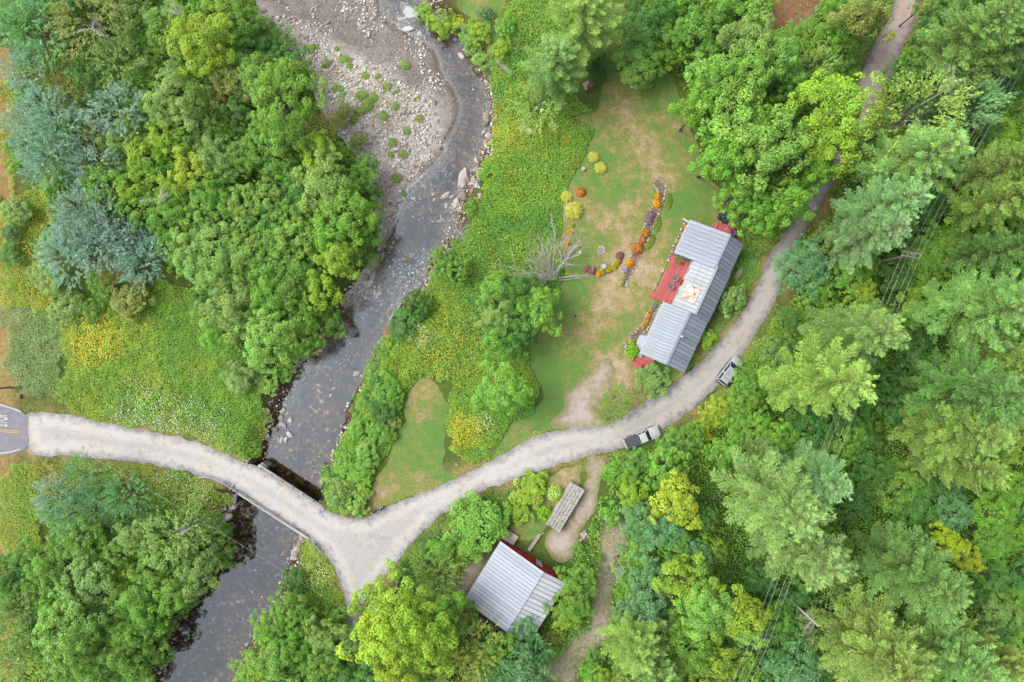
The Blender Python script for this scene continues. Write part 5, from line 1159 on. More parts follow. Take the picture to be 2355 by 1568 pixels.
T(1, 0, [(210, 690, 260, 'd', 'bg', 13), (130, 280, 120, 'h', 'mg', 3), (250, 450, 140, 'd', 'dg', 5), (50, 200, 100, 'h', 'mg', 3), (60, 1010, 150, 'd', 'mg'), (420, 1050, 125, 'm', 'yg', 8), (580, 1060, 65, 'h', 'yg', 4), (460, 900, 105, 'o', 'br', 5), (745, 1130, 95, 'd', 'mg', 4.5), (720, 1230, 105, 'd', 'mg', 5),
         (480, 1280, 190, 'd', 'gg'), (300, 1230, 120, 'd', 'mg'), (80, 1380, 140, 'd', 'lg'), (610, 1480, 200, 'd', 'bg'), (760, 1480, 110, 'd', 'mg', 5), (430, 1490, 120, 'd', 'mg'), (250, 1500, 140, 'd', 'mg'), (150, 1130, 130, 'd', 'mg'), (600, 760, 60, 'h', 'ol', 1.6), (560, 830, 60, 'h', 'ol', 1.5), (700, 960, 60, 'h', 'ol', 2), (800, 1300, 60, 'h', 'mg', 2.4),
         (1265, 95, 100, 'h', 'yg', 3), (1140, 10, 65, 'h', 'yg', 2), (1390, 110, 50, 'h', 'ye', 1.6), (1440, 190, 70, 'h', 'lg', 1.8), (1540, 210, 85, 'h', 'yg', 2), (1480, 270, 70, 'h', 'lg', 1.8), (1560, 380, 75, 'h', 'lg', 1.8), (1578, 85, 55, 'b', 'te', 1.7), (1690, 330, 70, 'h', 'yg', 2), (1720, 180, 70, 'h', 'mg', 2.2), (1480, 1420, 58, 'h', 'bg', 2.0)])
T(2, 0, [(300, 450, 255, 'p', 'pp', 15), (480, 130, 330, 'p', 'py', 19), (620, 430, 105, 's', 'dt', 6.5), (880, 430, 172, 'd', 'mg', 6), (920, 570, 45, 'h', 'py', 1.4), (880, 240, 150, 'd', 'dt'), (1000, 100, 160, 'd', 'dg'), (1120, 60, 150, 'd', 'bg'), (860, 40, 100, 'd', 'dg'), (1250, 250, 180, 'd', 'mg'),
         (1390, 100, 170, 'd', 'mg'), (1600, 80, 180, 'd', 'bg'), (1620, 300, 190, 'm', 'gg', 14), (1400, 560, 190, 'm', 'lg', 15), (1600, 560, 180, 'm', 'lg', 15), (1270, 760, 150, 'm', 'bg', 13), (1480, 800, 200, 'm', 'lg', 15), (1420, 1100, 190, 'm', 'bg', 14), (1620, 1060, 210, 'm', 'lg', 15), (1700, 860, 150, 'm', 'bg', 13), (1560, 1330, 150, 'd', 'mg', 11), (1690, 1480, 140, 'd', 'bg', 10),
         (190, 720, 170, 'o', 'py', 6), (1180, 130, 130, 'd', 'mg'), (1560, 1440, 70, 'h', 'mg', 4)])
T(3, 0, [(60, 430, 150, 'm', 'lg', 14), (390, 280, 150, 'd', 'bg'), (450, 60, 120, 'd', 'bg'), (640, 110, 170, 'm', 'ol', 13), (550, 350, 95, 'd', 'mg'), (310, 480, 140, 'w', 'gg', 9), (420, 780, 265, 'm', 'yg', 16), (80, 1000, 195, 'm', 'lg', 16), (390, 1010, 200, 'm', 'yg', 15), (130, 1400, 185, 'd', 'bg', 12), (330, 1180, 130, 'm', 'bg', 13),
         (180, 650, 130, 'd', 'mg', 11), (1400, 240, 310, 'p', 'pp', 23), (1650, 320, 230, 'p', 'pp', 23), (1290, 20, 160, 'd', 'dg'), (1650, 40, 170, 'o', 'py', 14), (1130, 220, 150, 'd', 'dt'), (960, 560, 135, 'd', 'dg', 7), (1000, 420, 95, 'd', 'bg', 7), (1300, 500, 180, 'o', 'py', 14), (1010, 790, 245, 'o', 'py', 17), (1390, 730, 160, 'w', 'ps', 13),
         (1000, 1110, 320, 'p', 'pp', 23), (790, 1430, 300, 'p', 'ps', 22), (1640, 900, 140, 'd', 'yg', 5), (1600, 1050, 140, 'd', 'bg', 5), (1400, 1180, 120, 'd', 'bg', 5), (1260, 1330, 120, 'd', 'bg', 5), (1430, 1420, 140, 'd', 'mg', 5), (1540, 1300, 120, 'd', 'mg', 5), (1690, 1130, 220, 'p', 'py', 22), (1640, 1380, 230, 'p', 'py', 23), (1700, 700, 140, 'd', 'dg', 5), (560, 520, 60, 'h', 'mg', 3), (1080, 40, 90, 'd', 'gg', 9), (1690, 560, 110, 'd', 'dt', 7), (1080, 330, 100, 'd', 'dg', 8)])
T(0, 1, [(480, 200, 175, 'w', 'si'), (540, 60, 160, 'w', 'si'), (710, 110, 180, 'w', 'si'), (860, 90, 135, 'w', 'si'), (985, 230, 145, 'w', 'si'), (1000, 110, 110, 'w', 'si'), (60, 25, 62, 'h', 'te', 2.5), (70, 190, 78, 'h', 'dg', 2.2), (340, 120, 105, 'h', 'gg', 3.5), (330, 340, 120, 'd', 'gg', 4), (780, 300, 105, 'o', 'br', 4.5), (440, 530, 120, 'h', 'gg', 3),
         (620, 570, 78, 'h', 'mg', 2.2), (690, 380, 85, 'h', 'mg', 3), (880, 470, 135, 'h', 'ol', 3.5), (1450, 200, 240, 'd', 'lg', 9), (1240, 170, 135, 'd', 'mg', 6), (1690, 200, 160, 'd', 'lg'), (1600, 570, 190, 'd', 'gg', 8), (1720, 400, 130, 'd', 'mg'), (1740, 650, 135, 'd', 'mg', 7), (1640, 1040, 120, 'h', 'gg', 3), (1180, 40, 110, 'd', 'mg', 6), (1500, 400, 130, 'd', 'lg', 5)])
T(1, 1, [(60, 80, 160, 'd', 'mg'), (250, 90, 160, 'd', 'lg'), (130, 250, 160, 'd', 'mg'), (490, 90, 140, 'd', 'bg'), (570, 220, 130, 'm', 'yg', 9), (450, 450, 135, 'm', 'yg', 9), (310, 300, 130, 'd', 'mg'), (700, 60, 130, 'd', 'mg', 7), (740, 190, 85, 'd', 'mg', 5), (240, 440, 140, 'd', 'mg'), (90, 470, 160, 'd', 'mg'), (330, 600, 110, 'd', 'bg', 7), (90, 760, 190, 'd', 'lg', 9), (300, 780, 135, 'd', 'mg', 7), (450, 660, 120, 'd', 'mg', 6),
         (40, 930, 85, 'h', 'lg', 2), (70, 1080, 80, 'h', 'lg', 1.6), (180, 1000, 60, 'h', 'mg', 1.8), (1290, 240, 105, 'b', 'mg', 3.4), (1380, 290, 95, 'b', 'mg', 3.2), (1112, 530, 112, 'b', 'dg', 3.6), (1670, 440, 140, 'd', 'mg', 8), (1690, 610, 130, 'd', 'gg', 8), (1690, 760, 140, 'd', 'mg', 8), (1620, 500, 80, 'd', 'dg', 6), (1690, 1110, 175, 'm', 'mg', 9),
         (860, 890, 70, 'h', 'mg', 1.7), (910, 950, 50, 'h', 'yg', 1.3), (810, 1000, 75, 'h', 'lg', 1.8), (900, 1120, 95, 'h', 'mg', 2.2), (830, 1090, 60, 'h', 'dg', 1.6), (740, 1200, 80, 'h', 'mg', 1.8), (870, 1270, 90, 'h', 'dg', 2.1), (960, 1200, 55, 'h', 'bg', 1.5), (710, 1370, 85, 'h', 'mg', 1.9), (850, 1420, 85, 'h', 'mg', 2), (640, 1490, 65, 'h', 'bg', 1.5), (760, 1520, 80, 'h', 'lg', 1.9), (950, 1350, 50, 'h', 'ol', 1.3), (780, 1290, 50, 'h', 'yg', 1.4), (930, 1440, 45, 'h', 'yg', 1.2), (680, 1270, 45, 'h', 'gg', 1.4), (1000, 690, 90, 'h', 'dg', 2.2), (1040, 600, 80, 'h', 'dg', 2), (900, 800, 60, 'h', 'yg', 2)])
T(2, 1, [(190, 560, 165, 'm', 'mg', 8), (50, 440, 140, 'm', 'dg', 8), (60, 630, 125, 'm', 'dg', 8), (30, 780, 105, 'd', 'dg', 7), (975, 1060, 112, 'h', 'gg', 2.4), (720, 1180, 90, 'o', 'mg', 5), (690, 1280, 85, 'o', 'gg', 6), (832, 855, 47, 'b', 'lm', 1.5), (825, 788, 24, 'b', 'ye', .8), (1070, 270, 21, 'b', 'lm', .7), (1030, 360, 19, 'b', 'lm', .65), (1000, 420, 19, 'b', 'yg', .65),
         (1530, 500, 95, 'h', 'gg', 2.4), (1480, 540, 60, 'h', 'dg', 1.8), (1340, 770, 70, 'h', 'yg', 1.6), (1640, 1080, 130, 'd', 'mg', 6), (1420, 1260, 85, 'd', 'ly', 5), (1330, 1350, 62, 'd', 'ly', 4), (1350, 1450, 52, 'h', 'ly', 3), (1510, 1290, 95, 'd', 'bg', 5), (1110, 1500, 115, 'd', 'mg', 5), (1230, 1450, 95, 'd', 'mg', 5), (1560, 1460, 100, 'd', 'bg', 5), (1690, 1370, 110, 'd', 'bg', 6), (1450, 1550, 110, 'd', 'mg', 6), (1700, 1530, 130, 'p', 'pp', 12), (1600, 1180, 110, 'd', 'mg', 6)])
T(3, 1, [(690, 60, 250, 'p', 'ps', 21), (230, 280, 205, 'd', 'te', 8), (350, 440, 125, 'd', 'bg', 6), (640, 470, 110, 'm', 'yg', 6), (560, 330, 140, 'd', 'mg', 6), (400, 100, 120, 'd', 'gg', 7), (600, 730, 330, 'p', 'pp', 22), (380, 1050, 390, 'p', 'py', 25), (140, 640, 80, 'd', 'dg', 5), (60, 860, 110, 'd', 'pd', 6), (1050, 300, 160, 'd', 'bg', 5), (1000, 430, 110, 'd', 'yg', 4.5), (1160, 150, 160, 'd', 'mg', 5), (1270, 80, 130, 'd', 'mg', 5),
         (1010, 640, 130, 'd', 'mg', 5), (1000, 830, 140, 'd', 'dt', 6), (1450, 570, 340, 'p', 'pp', 24), (1650, 150, 220, 'p', 'pd', 22), (1400, 1130, 380, 'p', 'pd', 25), (1640, 960, 250, 'p', 'py', 23), (1290, 1400, 320, 'p', 'py', 23), (900, 1250, 140, 'd', 'dt', 7), (850, 1080, 110, 'd', 'dt', 7), (250, 1400, 145, 'd', 'dt', 7), (70, 1450, 140, 'd', 'bg', 8), (640, 1450, 130, 'd', 'dg', 6), (1150, 600, 110, 'd', 'dg', 5), (1640, 620, 230, 'p', 'pp', 24), (1700, 1450, 170, 'd', 'yg', 6), (1600, 1300, 200, 'd', 'py', 9)])
T(0, 2, [(560, 165, 140, 'w', 'te'), (400, 300, 140, 'w', 'si'), (690, 210, 115, 'w', 'te'), (870, 270, 145, 'w', 'te'), (480, 410, 140, 'w', 'te'), (640, 380, 130, 'w', 'te'), (800, 390, 95, 'w', 'te'), (580, 580, 150, 'd', 'mg'), (740, 570, 90, 'd', 'dg'), (800, 690, 120, 'd', 'mg'), (920, 560, 120, 'd', 'gg'), (1180, 560, 185, 'o', 'gg', 9), (1310, 500, 140, 'o', 'gg', 8), (1420, 560, 115, 'd', 'mg', 7),
         (1490, 560, 65, 'h', 'bg', 3), (620, 880, 180, 'd', 'gg'), (340, 820, 150, 'd', 'mg'), (180, 730, 130, 'd', 'mg', 6), (60, 800, 130, 'd', 'dg', 7), (1100, 730, 140, 'd', 'mg'), (1290, 840, 185, 'd', 'gg', 9), (1460, 740, 105, 'd', 'mg', 6), (880, 800, 75, 'd', 'yg', 6), (950, 960, 140, 'd', 'mg'), (1150, 970, 155, 'd', 'mg', 8), (1000, 1110, 140, 'd', 'mg'), (1210, 1050, 95, 'd', 'mg', 5), (480, 1190, 190, 'd', 'lg', 11), (300, 1100, 120, 'd', 'dg'),
         (130, 1080, 130, 'o', 'gg', 9), (250, 960, 110, 'd', 'gg'), (60, 1000, 120, 'd', 'mg'), (100, 1260, 140, 'o', 'gg', 9), (50, 1410, 140, 'w', 'gg', 9), (250, 1260, 120, 'd', 'mg'), (700, 1150, 130, 'd', 'dg'), (900, 1210, 150, 'd', 'mg'), (850, 1360, 130, 'd', 'mg'), (600, 1400, 140, 'd', 'mg'), (400, 1410, 120, 'd', 'mg', 7), (700, 1500, 130, 'd', 'mg'), (900, 1500, 130, 'd', 'mg'), (1000, 1340, 120, 'd', 'mg', 6), (1100, 1200, 95, 'd', 'mg', 5), (500, 1530, 110, 'd', 'mg'), (420, 640, 90, 'd', 'mg', 5), (1060, 1440, 80, 'h', 'bg', 3.4)])
T(1, 2, [(930, 1010, 200, 'm', 'yg', 13), (1090, 1190, 230, 'm', 'yg', 15), (870, 1230, 200, 'm', 'ly', 14), (1230, 1300, 190, 'm', 'yg', 13), (1010, 1400, 180, 'm', 'ly', 13), (1290, 1080, 150, 'm', 'bg', 11), (700, 1260, 100, 'd', 'gg', 8), (1250, 840, 150, 'w', 'gg', 5.5), (1280, 650, 95, 'd', 'bg', 4), (1500, 490, 185, 'h', 'mg', 3.6), (1450, 640, 130, 'h', 'mg', 3.2), (1640, 440, 110, 'h', 'mg', 3), (1350, 560, 80, 'h', 'ol', 2.4), (1180, 720, 60, 'h', 'dg', 2.4),
         (240, 890, 85, 'h', 'dg', 3), (330, 1150, 110, 'd', 'mg', 6), (220, 1060, 110, 'd', 'mg', 6), (100, 1200, 120, 'd', 'mg', 7), (250, 1340, 130, 'd', 'mg', 8), (500, 1260, 130, 'd', 'gg', 8), (450, 1430, 140, 'd', 'mg', 9), (610, 1460, 100, 'd', 'dg', 7), (150, 1430, 140, 'd', 'lg', 9), (60, 1520, 110, 'd', 'yg', 8), (550, 1130, 90, 'h', 'mg', 3.6), (1500, 1310, 185, 'o', 'ol', 9), (1650, 1330, 130, 'd', 'mg', 8), (1400, 1490, 150, 'o', 'ol', 9), (1700, 1470, 140, 'w', 'te', 8), (860, 1530, 150, 'd', 'dg', 8), (700, 1510, 140, 'd', 'dg', 7), (1180, 1540, 130, 'd', 'mg', 8),
         (550, 260, 115, 'h', 'gg', 2.6), (690, 340, 85, 'h', 'lg', 2.0), (690, 150, 95, 'h', 'bg', 1.9), (590, 60, 80, 'h', 'bg', 1.8), (460, 150, 55, 'h', 'mg', 1.6), (770, 50, 75, 'h', 'mg', 1.8), (640, 400, 45, 'h', 'ol', 1.2), (740, 240, 55, 'h', 'yg', 1.4), (1430, 1110, 110, 'd', 'mg', 5), (1000, 800, 60, 'h', 'dg', 2)])
T(2, 2, [(100, 260, 110, 'h', 'yg', 1.6), (60, 400, 80, 'h', 'yg', 1.4), (160, 200, 80, 'h', 'yg', 1.5), (225, 410, 51, 'b', 'lm', 1.5), (470, 660, 58, 'h', 'mg', 2), (690, 410, 85, 'h', 'mg', 2.8), (710, 120, 85, 'd', 'mg', 4), (560, 510, 32, 'h', 'mg', 1), (610, 710, 32, 'h', 'mg', 1), (850, 60, 110, 'd', 'mg', 5), (1060, 80, 140, 'd', 'mg', 7), (1120, 320, 180, 'm', 'ly', 9), (830, 240, 95, 'm', 'yg', 5), (870, 380, 95, 'd', 'gg', 5), (900, 500, 155, 'd', 'te', 6), (1060, 520, 140, 'd', 'te', 7),
         (860, 740, 130, 'd', 'mg', 6), (930, 840, 160, 'd', 'te', 8), (810, 910, 100, 'd', 'mg', 6), (920, 1060, 165, 'd', 'te', 8), (775, 1180, 80, 'd', 'mg', 5), (1180, 840, 190, 'm', 'yg', 12), (1330, 1040, 215, 'm', 'lg', 14), (1520, 1060, 190, 'm', 'yg', 14), (1590, 1170, 130, 'm', 'lg', 12), (1280, 700, 130, 'd', 'te', 8), (850, 1310, 240, 'p', 'py', 15), (1000, 1480, 220, 'p', 'pp', 15), (790, 1510, 135, 'p', 'py', 12), (460, 860, 115, 'd', 'mg', 5), (400, 1010, 125, 'd', 'mg', 5.5), (490, 1020, 50, 'h', 'gg', 2.4), (380, 1130, 105, 'h', 'yg', 3),
         (560, 1400, 75, 'd', 'mg', 4), (280, 1370, 75, 'h', 'mg', 2.6), (290, 1250, 70, 'h', 'ol', 1.8), (80, 1250, 130, 'd', 'te', 6), (160, 1340, 95, 'w', 'te', 6), (90, 1510, 150, 'd', 'te', 8), (560, 1520, 80, 'd', 'mg', 4), (1230, 1300, 190, 'd', 'bg', 10), (1400, 1460, 180, 'd', 'yg', 10), (1060, 1060, 90, 'd', 'dt', 6), (640, 1560, 100, 'd', 'yg', 5), (1150, 1180, 130, 'd', 'mg', 8), (1400, 640, 80, 'd', 'yg', 7)])
T(3, 2, [(60, 330, 400, 'p', 'pp', 24), (230, 640, 380, 'p', 'pp', 24), (310, 150, 300, 'p', 'ps', 22), (1000, 820, 380, 'p', 'pd', 24), (760, 1350, 380, 'p', 'py', 24), (1250, 1350, 320, 'p', 'pp', 24), (1500, 1330, 220, 'p', 'py', 21), (1320, 60, 260, 'p', 'py', 21), (1220, 600, 115, 'm', 'ye', 9), (1350, 700, 90, 'm', 'ly', 8), (720, 130, 150, 'd', 'dg', 7), (900, 230, 190, 'd', 'mg', 6), (1000, 360, 140, 'd', 'dg', 7), (1260, 390, 130, 'd', 'te', 7), (600, 350, 120, 'd', 'dt', 7),
         (1560, 150, 130, 'd', 'bg', 4), (1690, 250, 130, 'd', 'bg', 4), (1600, 420, 110, 'h', 'yg', 2.5), (1690, 560, 110, 'd', 'bg', 4), (1540, 640, 110, 'd', 'bg', 5), (1700, 1000, 120, 'd', 'mg', 5), (1440, 960, 80, 'd', 'dt', 5), (1600, 1080, 150, 'd', 'gg', 7), (1720, 1250, 120, 'd', 'bg', 5), (180, 1050, 150, 'd', 'dt', 7), (70, 1250, 170, 'd', 'dg', 6), (180, 1470, 190, 'd', 'te', 8), (330, 1180, 130, 'o', 'gg', 10), (520, 950, 120, 'o', 'gg', 9), (60, 1430, 120, 'd', 'dg', 6)])
# understorey trees closing the woods
F = [poly(q, 0, 0) for q in ([(30, -60), (540, -60), (600, 60), (630, 130), (700, 180), (735, 260), (810, 350), (850, 470), (830, 560), (780, 650), (720, 770), (640, 850), (590, 880), (540, 820), (470, 690), (380, 620), (240, 610), (140, 560), (150, 400), (60, 330), (40, 150)],
     [(110, 1150), (330, 1130), (460, 1180), (490, 1250), (430, 1360), (360, 1480), (350, 1640), (-60, 1640), (-60, 1300), (100, 1260)],
     [(1430, 110), (1560, -60), (2420, -60), (2420, 1640), (1420, 1640), (1450, 1400), (1430, 1230), (1440, 1080), (1580, 990), (1700, 900), (1810, 660), (1920, 440), (1720, 470), (1640, 380), (1600, 250), (1500, 140)],
     [(575, 1640), (600, 1480), (660, 1410), (790, 1450), (790, 1640)], [(830, 1500), (900, 1340), (1010, 1230), (1060, 1290), (1050, 1400), (1150, 1470), (1240, 1500), (1240, 1640), (820, 1640)])]
tx = np.array([(t[1], t[2], t[3]) for t in TREES]); S_ = 4.3; nf = 0
for gx in np.arange(-80, 80, S_):
    for gy in np.arange(-54, 54, S_):
        x = gx + random.uniform(-1.4, 1.4); y = gy + random.uniform(-1.4, 1.4)
        if max(float(sdist(f, np.array([x]), np.array([y]))[0]) for f in F) < .3: continue
        if samp(sd_road, x, y) > -2.8 or samp(sd_asph, x, y) > -4 or samp(sd_lawn, x, y) > -1.5 or samp(sd_dirt, x, y) > -2 or samp(sd_brush, x, y) > -1 or samp(sd_river, x, y) > -2 or samp(sd_bar, x, y) > -1: continue
        if (np.hypot(tx[:, 0] - x, tx[:, 1] - y) < tx[:, 2] * .74).any(): continue
        put_tree(x, y, random.uniform(2.1, 3.1), random.uniform(4.5, 7), 'dM', random.choice(['dg', 'mg', 'dg', 'dt', 'mg', 'bg']), nm='understorey_tree'); nf += 1
# labels: kind, colour and size, then which one by distance from a thing one can find
ORD = ['nearest', 'second nearest', 'third nearest', 'fourth nearest', 'fifth nearest', 'sixth nearest', 'seventh nearest', 'eighth nearest']
bag = {}
for t in TREES:
    e, x, y, r, key, ck, lb = t
    ln = min(LAND, key=lambda q: (P(q[1], q[2])[0] - x) ** 2 + (P(q[1], q[2])[1] - y) ** 2); d = math.dist(P(ln[1], ln[2]), (x, y))
    size = 'large' if r > 5 else 'small' if r < (1.2 if key in ('hS', 'bS') else 2.3) else 'medium sized'
    bag.setdefault((size, CW[ck], KW[key], ln[0]), []).append((d, e, key))
for (size, cw, kw, ln), L in bag.items():
    L.sort(key=lambda q: q[0])
    for i, (d, e, key) in enumerate(L):
        cat = 'shrub' if key in ('hS', 'bS') else 'tree'
        if len(L) == 1: tag(e, '%s %s %s by %s' % (size, cw, kw, ln), cat)
        elif i < 8: tag(e, '%s %s %s, %s to %s' % (size, cw, kw, ORD[i], ln), cat)
        else: tag(e, '%s %s %s around %s beyond eight like it' % (size, cw, kw, ln), cat, '%s %ss around %s' % (cw, kw, ln))

# ------------------------------------------------------------------ meadow weeds (nobody could count them)
ALLW = [0]
def weeds(name, label, polys, dens, leaf, lw, hgt, pal, flowers=(), excl=True, soft=2.6, blades=False, margin=.15, fringe=False):
    """pal: list of (rgb, weight); flowers: (rgb, share, x, y, radius) or (rgb, share)"""
    Cn, Nn, Tt, Ll, Ww, Cc = [], [], [], [], [], []
    for pg in polys:
        x0, y0 = pg.min(0) - soft; x1, y1 = pg.max(0) + soft; n = int((x1 - x0) * (y1 - y0) * dens)
        x = rng.uniform(x0, x1, n); y = rng.uniform(y0, y1, n)
        if fringe:
            gi = np.argwhere((sd_road > -.75) & (sd_road < .55) & (sd_river < -2)); gi = gi[rng.integers(0, len(gi), 42000)]; x = XS[gi[:, 1]] + rng.uniform(-.2, .2, len(gi)); y = YS[gi[:, 0]] + rng.uniform(-.2, .2, len(gi)); n = len(x)
        k = (sdist(pg, x, y) + (fbm(x, y, 3, 61) - .5) * 2 * soft > 0) & (np.abs(x) < 79) & (np.abs(y) < 54)
        if fringe:
            rr_ = samp(sd_road, x, y) + (fbm(x, y, 2.2, 71) - .5) * 1.5; k &= (rr_ < rng.uniform(-.4, .45, n)) & (fbm(x, y, 5, 72) > .40) & (samp(sd_asph, x, y) < -.3)
        elif excl:
            k &= (samp(sd_road, x, y) + (fbm(x, y, 1.0, 62) - .5) * .9 < -margin) & (samp(sd_asph, x, y) < -.5) & (samp(sd_lawn, x, y) < -margin + (rng.random(n) < .1) * .3) & (samp(sd_dirt, x, y) < -margin + (rng.random(n) < .15) * .5) & (samp(sd_river, x, y) < -.3)
            if name != 'brush_trail_grass': k &= samp(sd_brush, x, y) < -.2 + (rng.random(n) < .12) * 2.0
        x, y = x[k], y[k]; m = len(x); ALLW[0] += m
        lump = fbm(x, y, 1.3, 63); edge = np.minimum(-samp(sd_lawn, x, y), -samp(sd_road, x, y)); tall = hgt * (.25 + 1.1 * lump) * (.22 + .78 * sstep(-.1, 1.8, edge)); z = samp(GZ, x, y) + tall * rng.uniform(.25, 1.0, m) + .03
        cols = np.array([C(*p, LB)[:3] for p, _ in pal]); wts = np.array([w for _, w in pal], float); cum = np.cumsum(wts / wts.sum())
        sel = np.clip(fbm(x, y, 4.5, 64) * 1.6 - .3 + rng.normal(0, .12, m), 0, .9999); ci = np.searchsorted(cum, sel).clip(0, len(pal) - 1)
        col = cols[ci] * grey(m, .74, 1.20, .05) * (.70 + .56 * fbm(x, y, 1.5, 67))[:, None]; f = unit(rdir(m) * .6 + np.array([0, 0, 1.0])); tt = unit(rdir(m) * np.array([1, 1, .45])); sz = rng.uniform(.65, 1.35, m); L = leaf * sz; W = lw * sz
        if blades: tt = unit(rdir(m) * np.array([.7, .7, .2]) + np.array([0, 0, .7])); f = unit(rdir(m) * np.array([1, 1, .2]))
        for fl in flowers:
            if len(fl) == 2: fm = (rng.random(m) < fl[1] * sstep(.4, .62, fbm(x, y, 3.5, 65 + len(fl))))
            else: q = P(fl[2], fl[3]); fm = rng.random(m) < fl[1] * np.exp(-(((x - q[0]) ** 2 + (y - q[1]) ** 2) / (fl[4] * K) ** 2) ** 2) * (.35 + 1.2 * fbm(x, y, 1.2, 66))
            fm &= (rng.random(m) < .9); col[fm] = np.array(C(*fl[0], LB * .95)[:3]) * rng.uniform(.8, 1.1, fm.sum())[:, None]; z[fm] = samp(GZ, x[fm], y[fm]) + tall[fm] * 1.05; f[fm] = unit(rdir(fm.sum()) * .3 + np.array([0, 0, 1.0])); L[fm] *= .75; W[fm] = L[fm] * .75
        Cn.append(np.stack([x, y, z], 1)); Nn.append(f); Tt.append(tt); Ll.append(L); Ww.append(W); Cc.append(col)
    cat = lambda a: np.concatenate(a, 0)
    me = leaf_mesh(name, cat(Cn), cat(Nn), cat(Tt), cat(Ll), cat(Ww), cat(Cc)); o = link(name, me); o.color = (1, 1, 1, 1); return tag(o, label, kind='stuff')
YG, BG, MG, GG, OL, DGc, YE, TA = (152, 184, 64), (128, 180, 62), (110, 164, 66), (152, 178, 112), (158, 160, 82), (86, 144, 60), (200, 196, 50), (190, 168, 104)
WHT, GOLD, ORG = (232, 230, 226), (216, 204, 40), (196, 170, 60)
weeds('meadow_weeds', 'bright green weeds of the meadow between the paved road and the river', [poly([(140, 700), (360, 640), (400, 640), (470, 690), (560, 800), (600, 880), (620, 960), (605, 1062), (540, 1050), (440, 1004), (340, 988), (250, 972), (170, 950), (140, 900), (150, 820)])], 150, .165, .095, 1.05,
      [(MG, 1), (BG, 3), (YG, 3)], [(GOLD, .6, 222, 778, 62), (GOLD, .14, 340, 740, 20), (WHT, .10, 340, 955, 80), (WHT, .08, 460, 975, 70), (YE, .015), (ORG, .04, 465, 850, 40)])
weeds('grey_weeds', 'grey green grass and weeds beside the paved road', [poly([(0, 700), (60, 690), (145, 720), (165, 780), (150, 850), (142, 910), (60, 905), (12, 890), (4, 800)])], 150, .155, .085, .55, [((182, 166, 104), 1), (GG, 3), ((140, 172, 104), 2), (BG, 1)], [])
weeds('goldenrod_weeds', 'yellow flowering weeds along the paved road', [poly([(0, 490), (40, 425), (150, 405), (170, 470), (100, 560), (150, 640), (130, 720), (60, 700), (4, 720)]), poly([(12, 200), (40, 190), (50, 300), (55, 430), (20, 500), (8, 400)])], 150, .155, .09, .9, [((150, 156, 60), 2), (YG, 3), ((178, 176, 44), 2)], [(GOLD, .16)])
weeds('lower_meadow_weeds', 'yellow green weeds between the bridge road and the lower wood', [poly([(-20, 1095), (60, 1070), (200, 1068), (330, 1074), (450, 1098), (535, 1142), (520, 1165), (485, 1210), (430, 1215), (340, 1185), (335, 1115), (110, 1125), (100, 1220), (130, 1290), (-20, 1290)])], 145, .155, .09, .85, [(OL, 2), (YG, 4), (BG, 2)], [(WHT, .09, 420, 1110, 90), (YE, .06)])
weeds('riverbank_meadow', 'tall yellow green meadow between the river and the farmhouse lawn', [poly([(1045, 70), (1075, 100), (1105, 150), (1118, 230), (1118, 330), (1098, 385), (1106, 440), (1085, 500), (1050, 560), (1000, 640), (950, 690), (890, 760), (850, 850), (930, 885), (960, 868), (1012, 868), (1034, 920), (1026, 1080), (1062, 1092), (1130, 1052), (1160, 1000), (1240, 960), (1230, 760), (1290, 700), (1300, 640), (1294, 600), (1290, 480), (1320, 405), (1345, 372), (1368, 290), (1372, 262), (1300, 200), (1330, 120), (1300, -20), (1165, -20), (1145, 60), (1130, 140), (1100, 60)])], 150, .165, .098, 1.05,
      [(MG, 2.6), (BG, 3.4), (YG, 2.2)], [(GOLD, .18, 1010, 800, 110), (GOLD, .5, 1075, 990, 40), (GOLD, .2, 1120, 300, 70), (ORG, .2, 1300, 328, 12), (GOLD, .06), (WHT, .15, 960, 770, 25), (WHT, .15, 1110, 970, 25)])
weeds('pool_bank_weeds', 'flowering weeds between the still pool and the road fork', [poly([(695, 1240), (735, 1262), (768, 1312), (796, 1400), (788, 1440), (720, 1410), (655, 1345), (675, 1290)])], 150, .155, .09, .8, [(MG, 1), (BG, 3), (YG, 3)], [(WHT, .08), (YE, .10), (ORG, .2, 780, 1385, 15)])
weeds('bank_scrub', 'dense scrub on the river bank above the bridge', [poly([(850, 800), (935, 870), (940, 900), (925, 960), (905, 1020), (875, 1080), (845, 1120), (845, 1190), (810, 1195), (760, 1180), (735, 1150), (750, 1090), (790, 980), (830, 880)])], 150, .165, .105, 1.2, [(DGc, 2), (MG, 3), (BG, 2), (YG, 1)])
weeds('roadside_weeds', 'weeds on the strips beside the gravel roads', [poly([(905, 1305), (960, 1245), (1010, 1198), (1070, 1156), (1140, 1126), (1255, 1085), (1250, 1120), (1200, 1180), (1140, 1240), (1060, 1300), (1000, 1340), (900, 1350)]), poly([(1560, 880), (1600, 835), (1660, 770), (1715, 690), (1752, 610), (1790, 540), (1700, 480), (1690, 540), (1700, 600), (1640, 750), (1575, 860)]), poly([(1440, 1030), (1520, 1000), (1600, 950), (1690, 870), (1760, 760), (1800, 680), (1860, 700), (1800, 880), (1600, 1010), (1450, 1090)])], 170, .13, .08, .5, [(DGc, 1), (MG, 3), (BG, 3), (YG, 2)], [(YE, .06), (WHT, .04)])
weeds('forest_undergrowth', 'dark undergrowth filling the woods', F + [poly([(1380, 1060), (1470, 1040), (1500, 1200), (1480, 1568), (1240, 1568), (1250, 1420), (1330, 1330), (1370, 1200)])], 26, .27, .18, 1.3, [(DGc, 1), (MG, 3), (BG, 3), (YG, 2)])
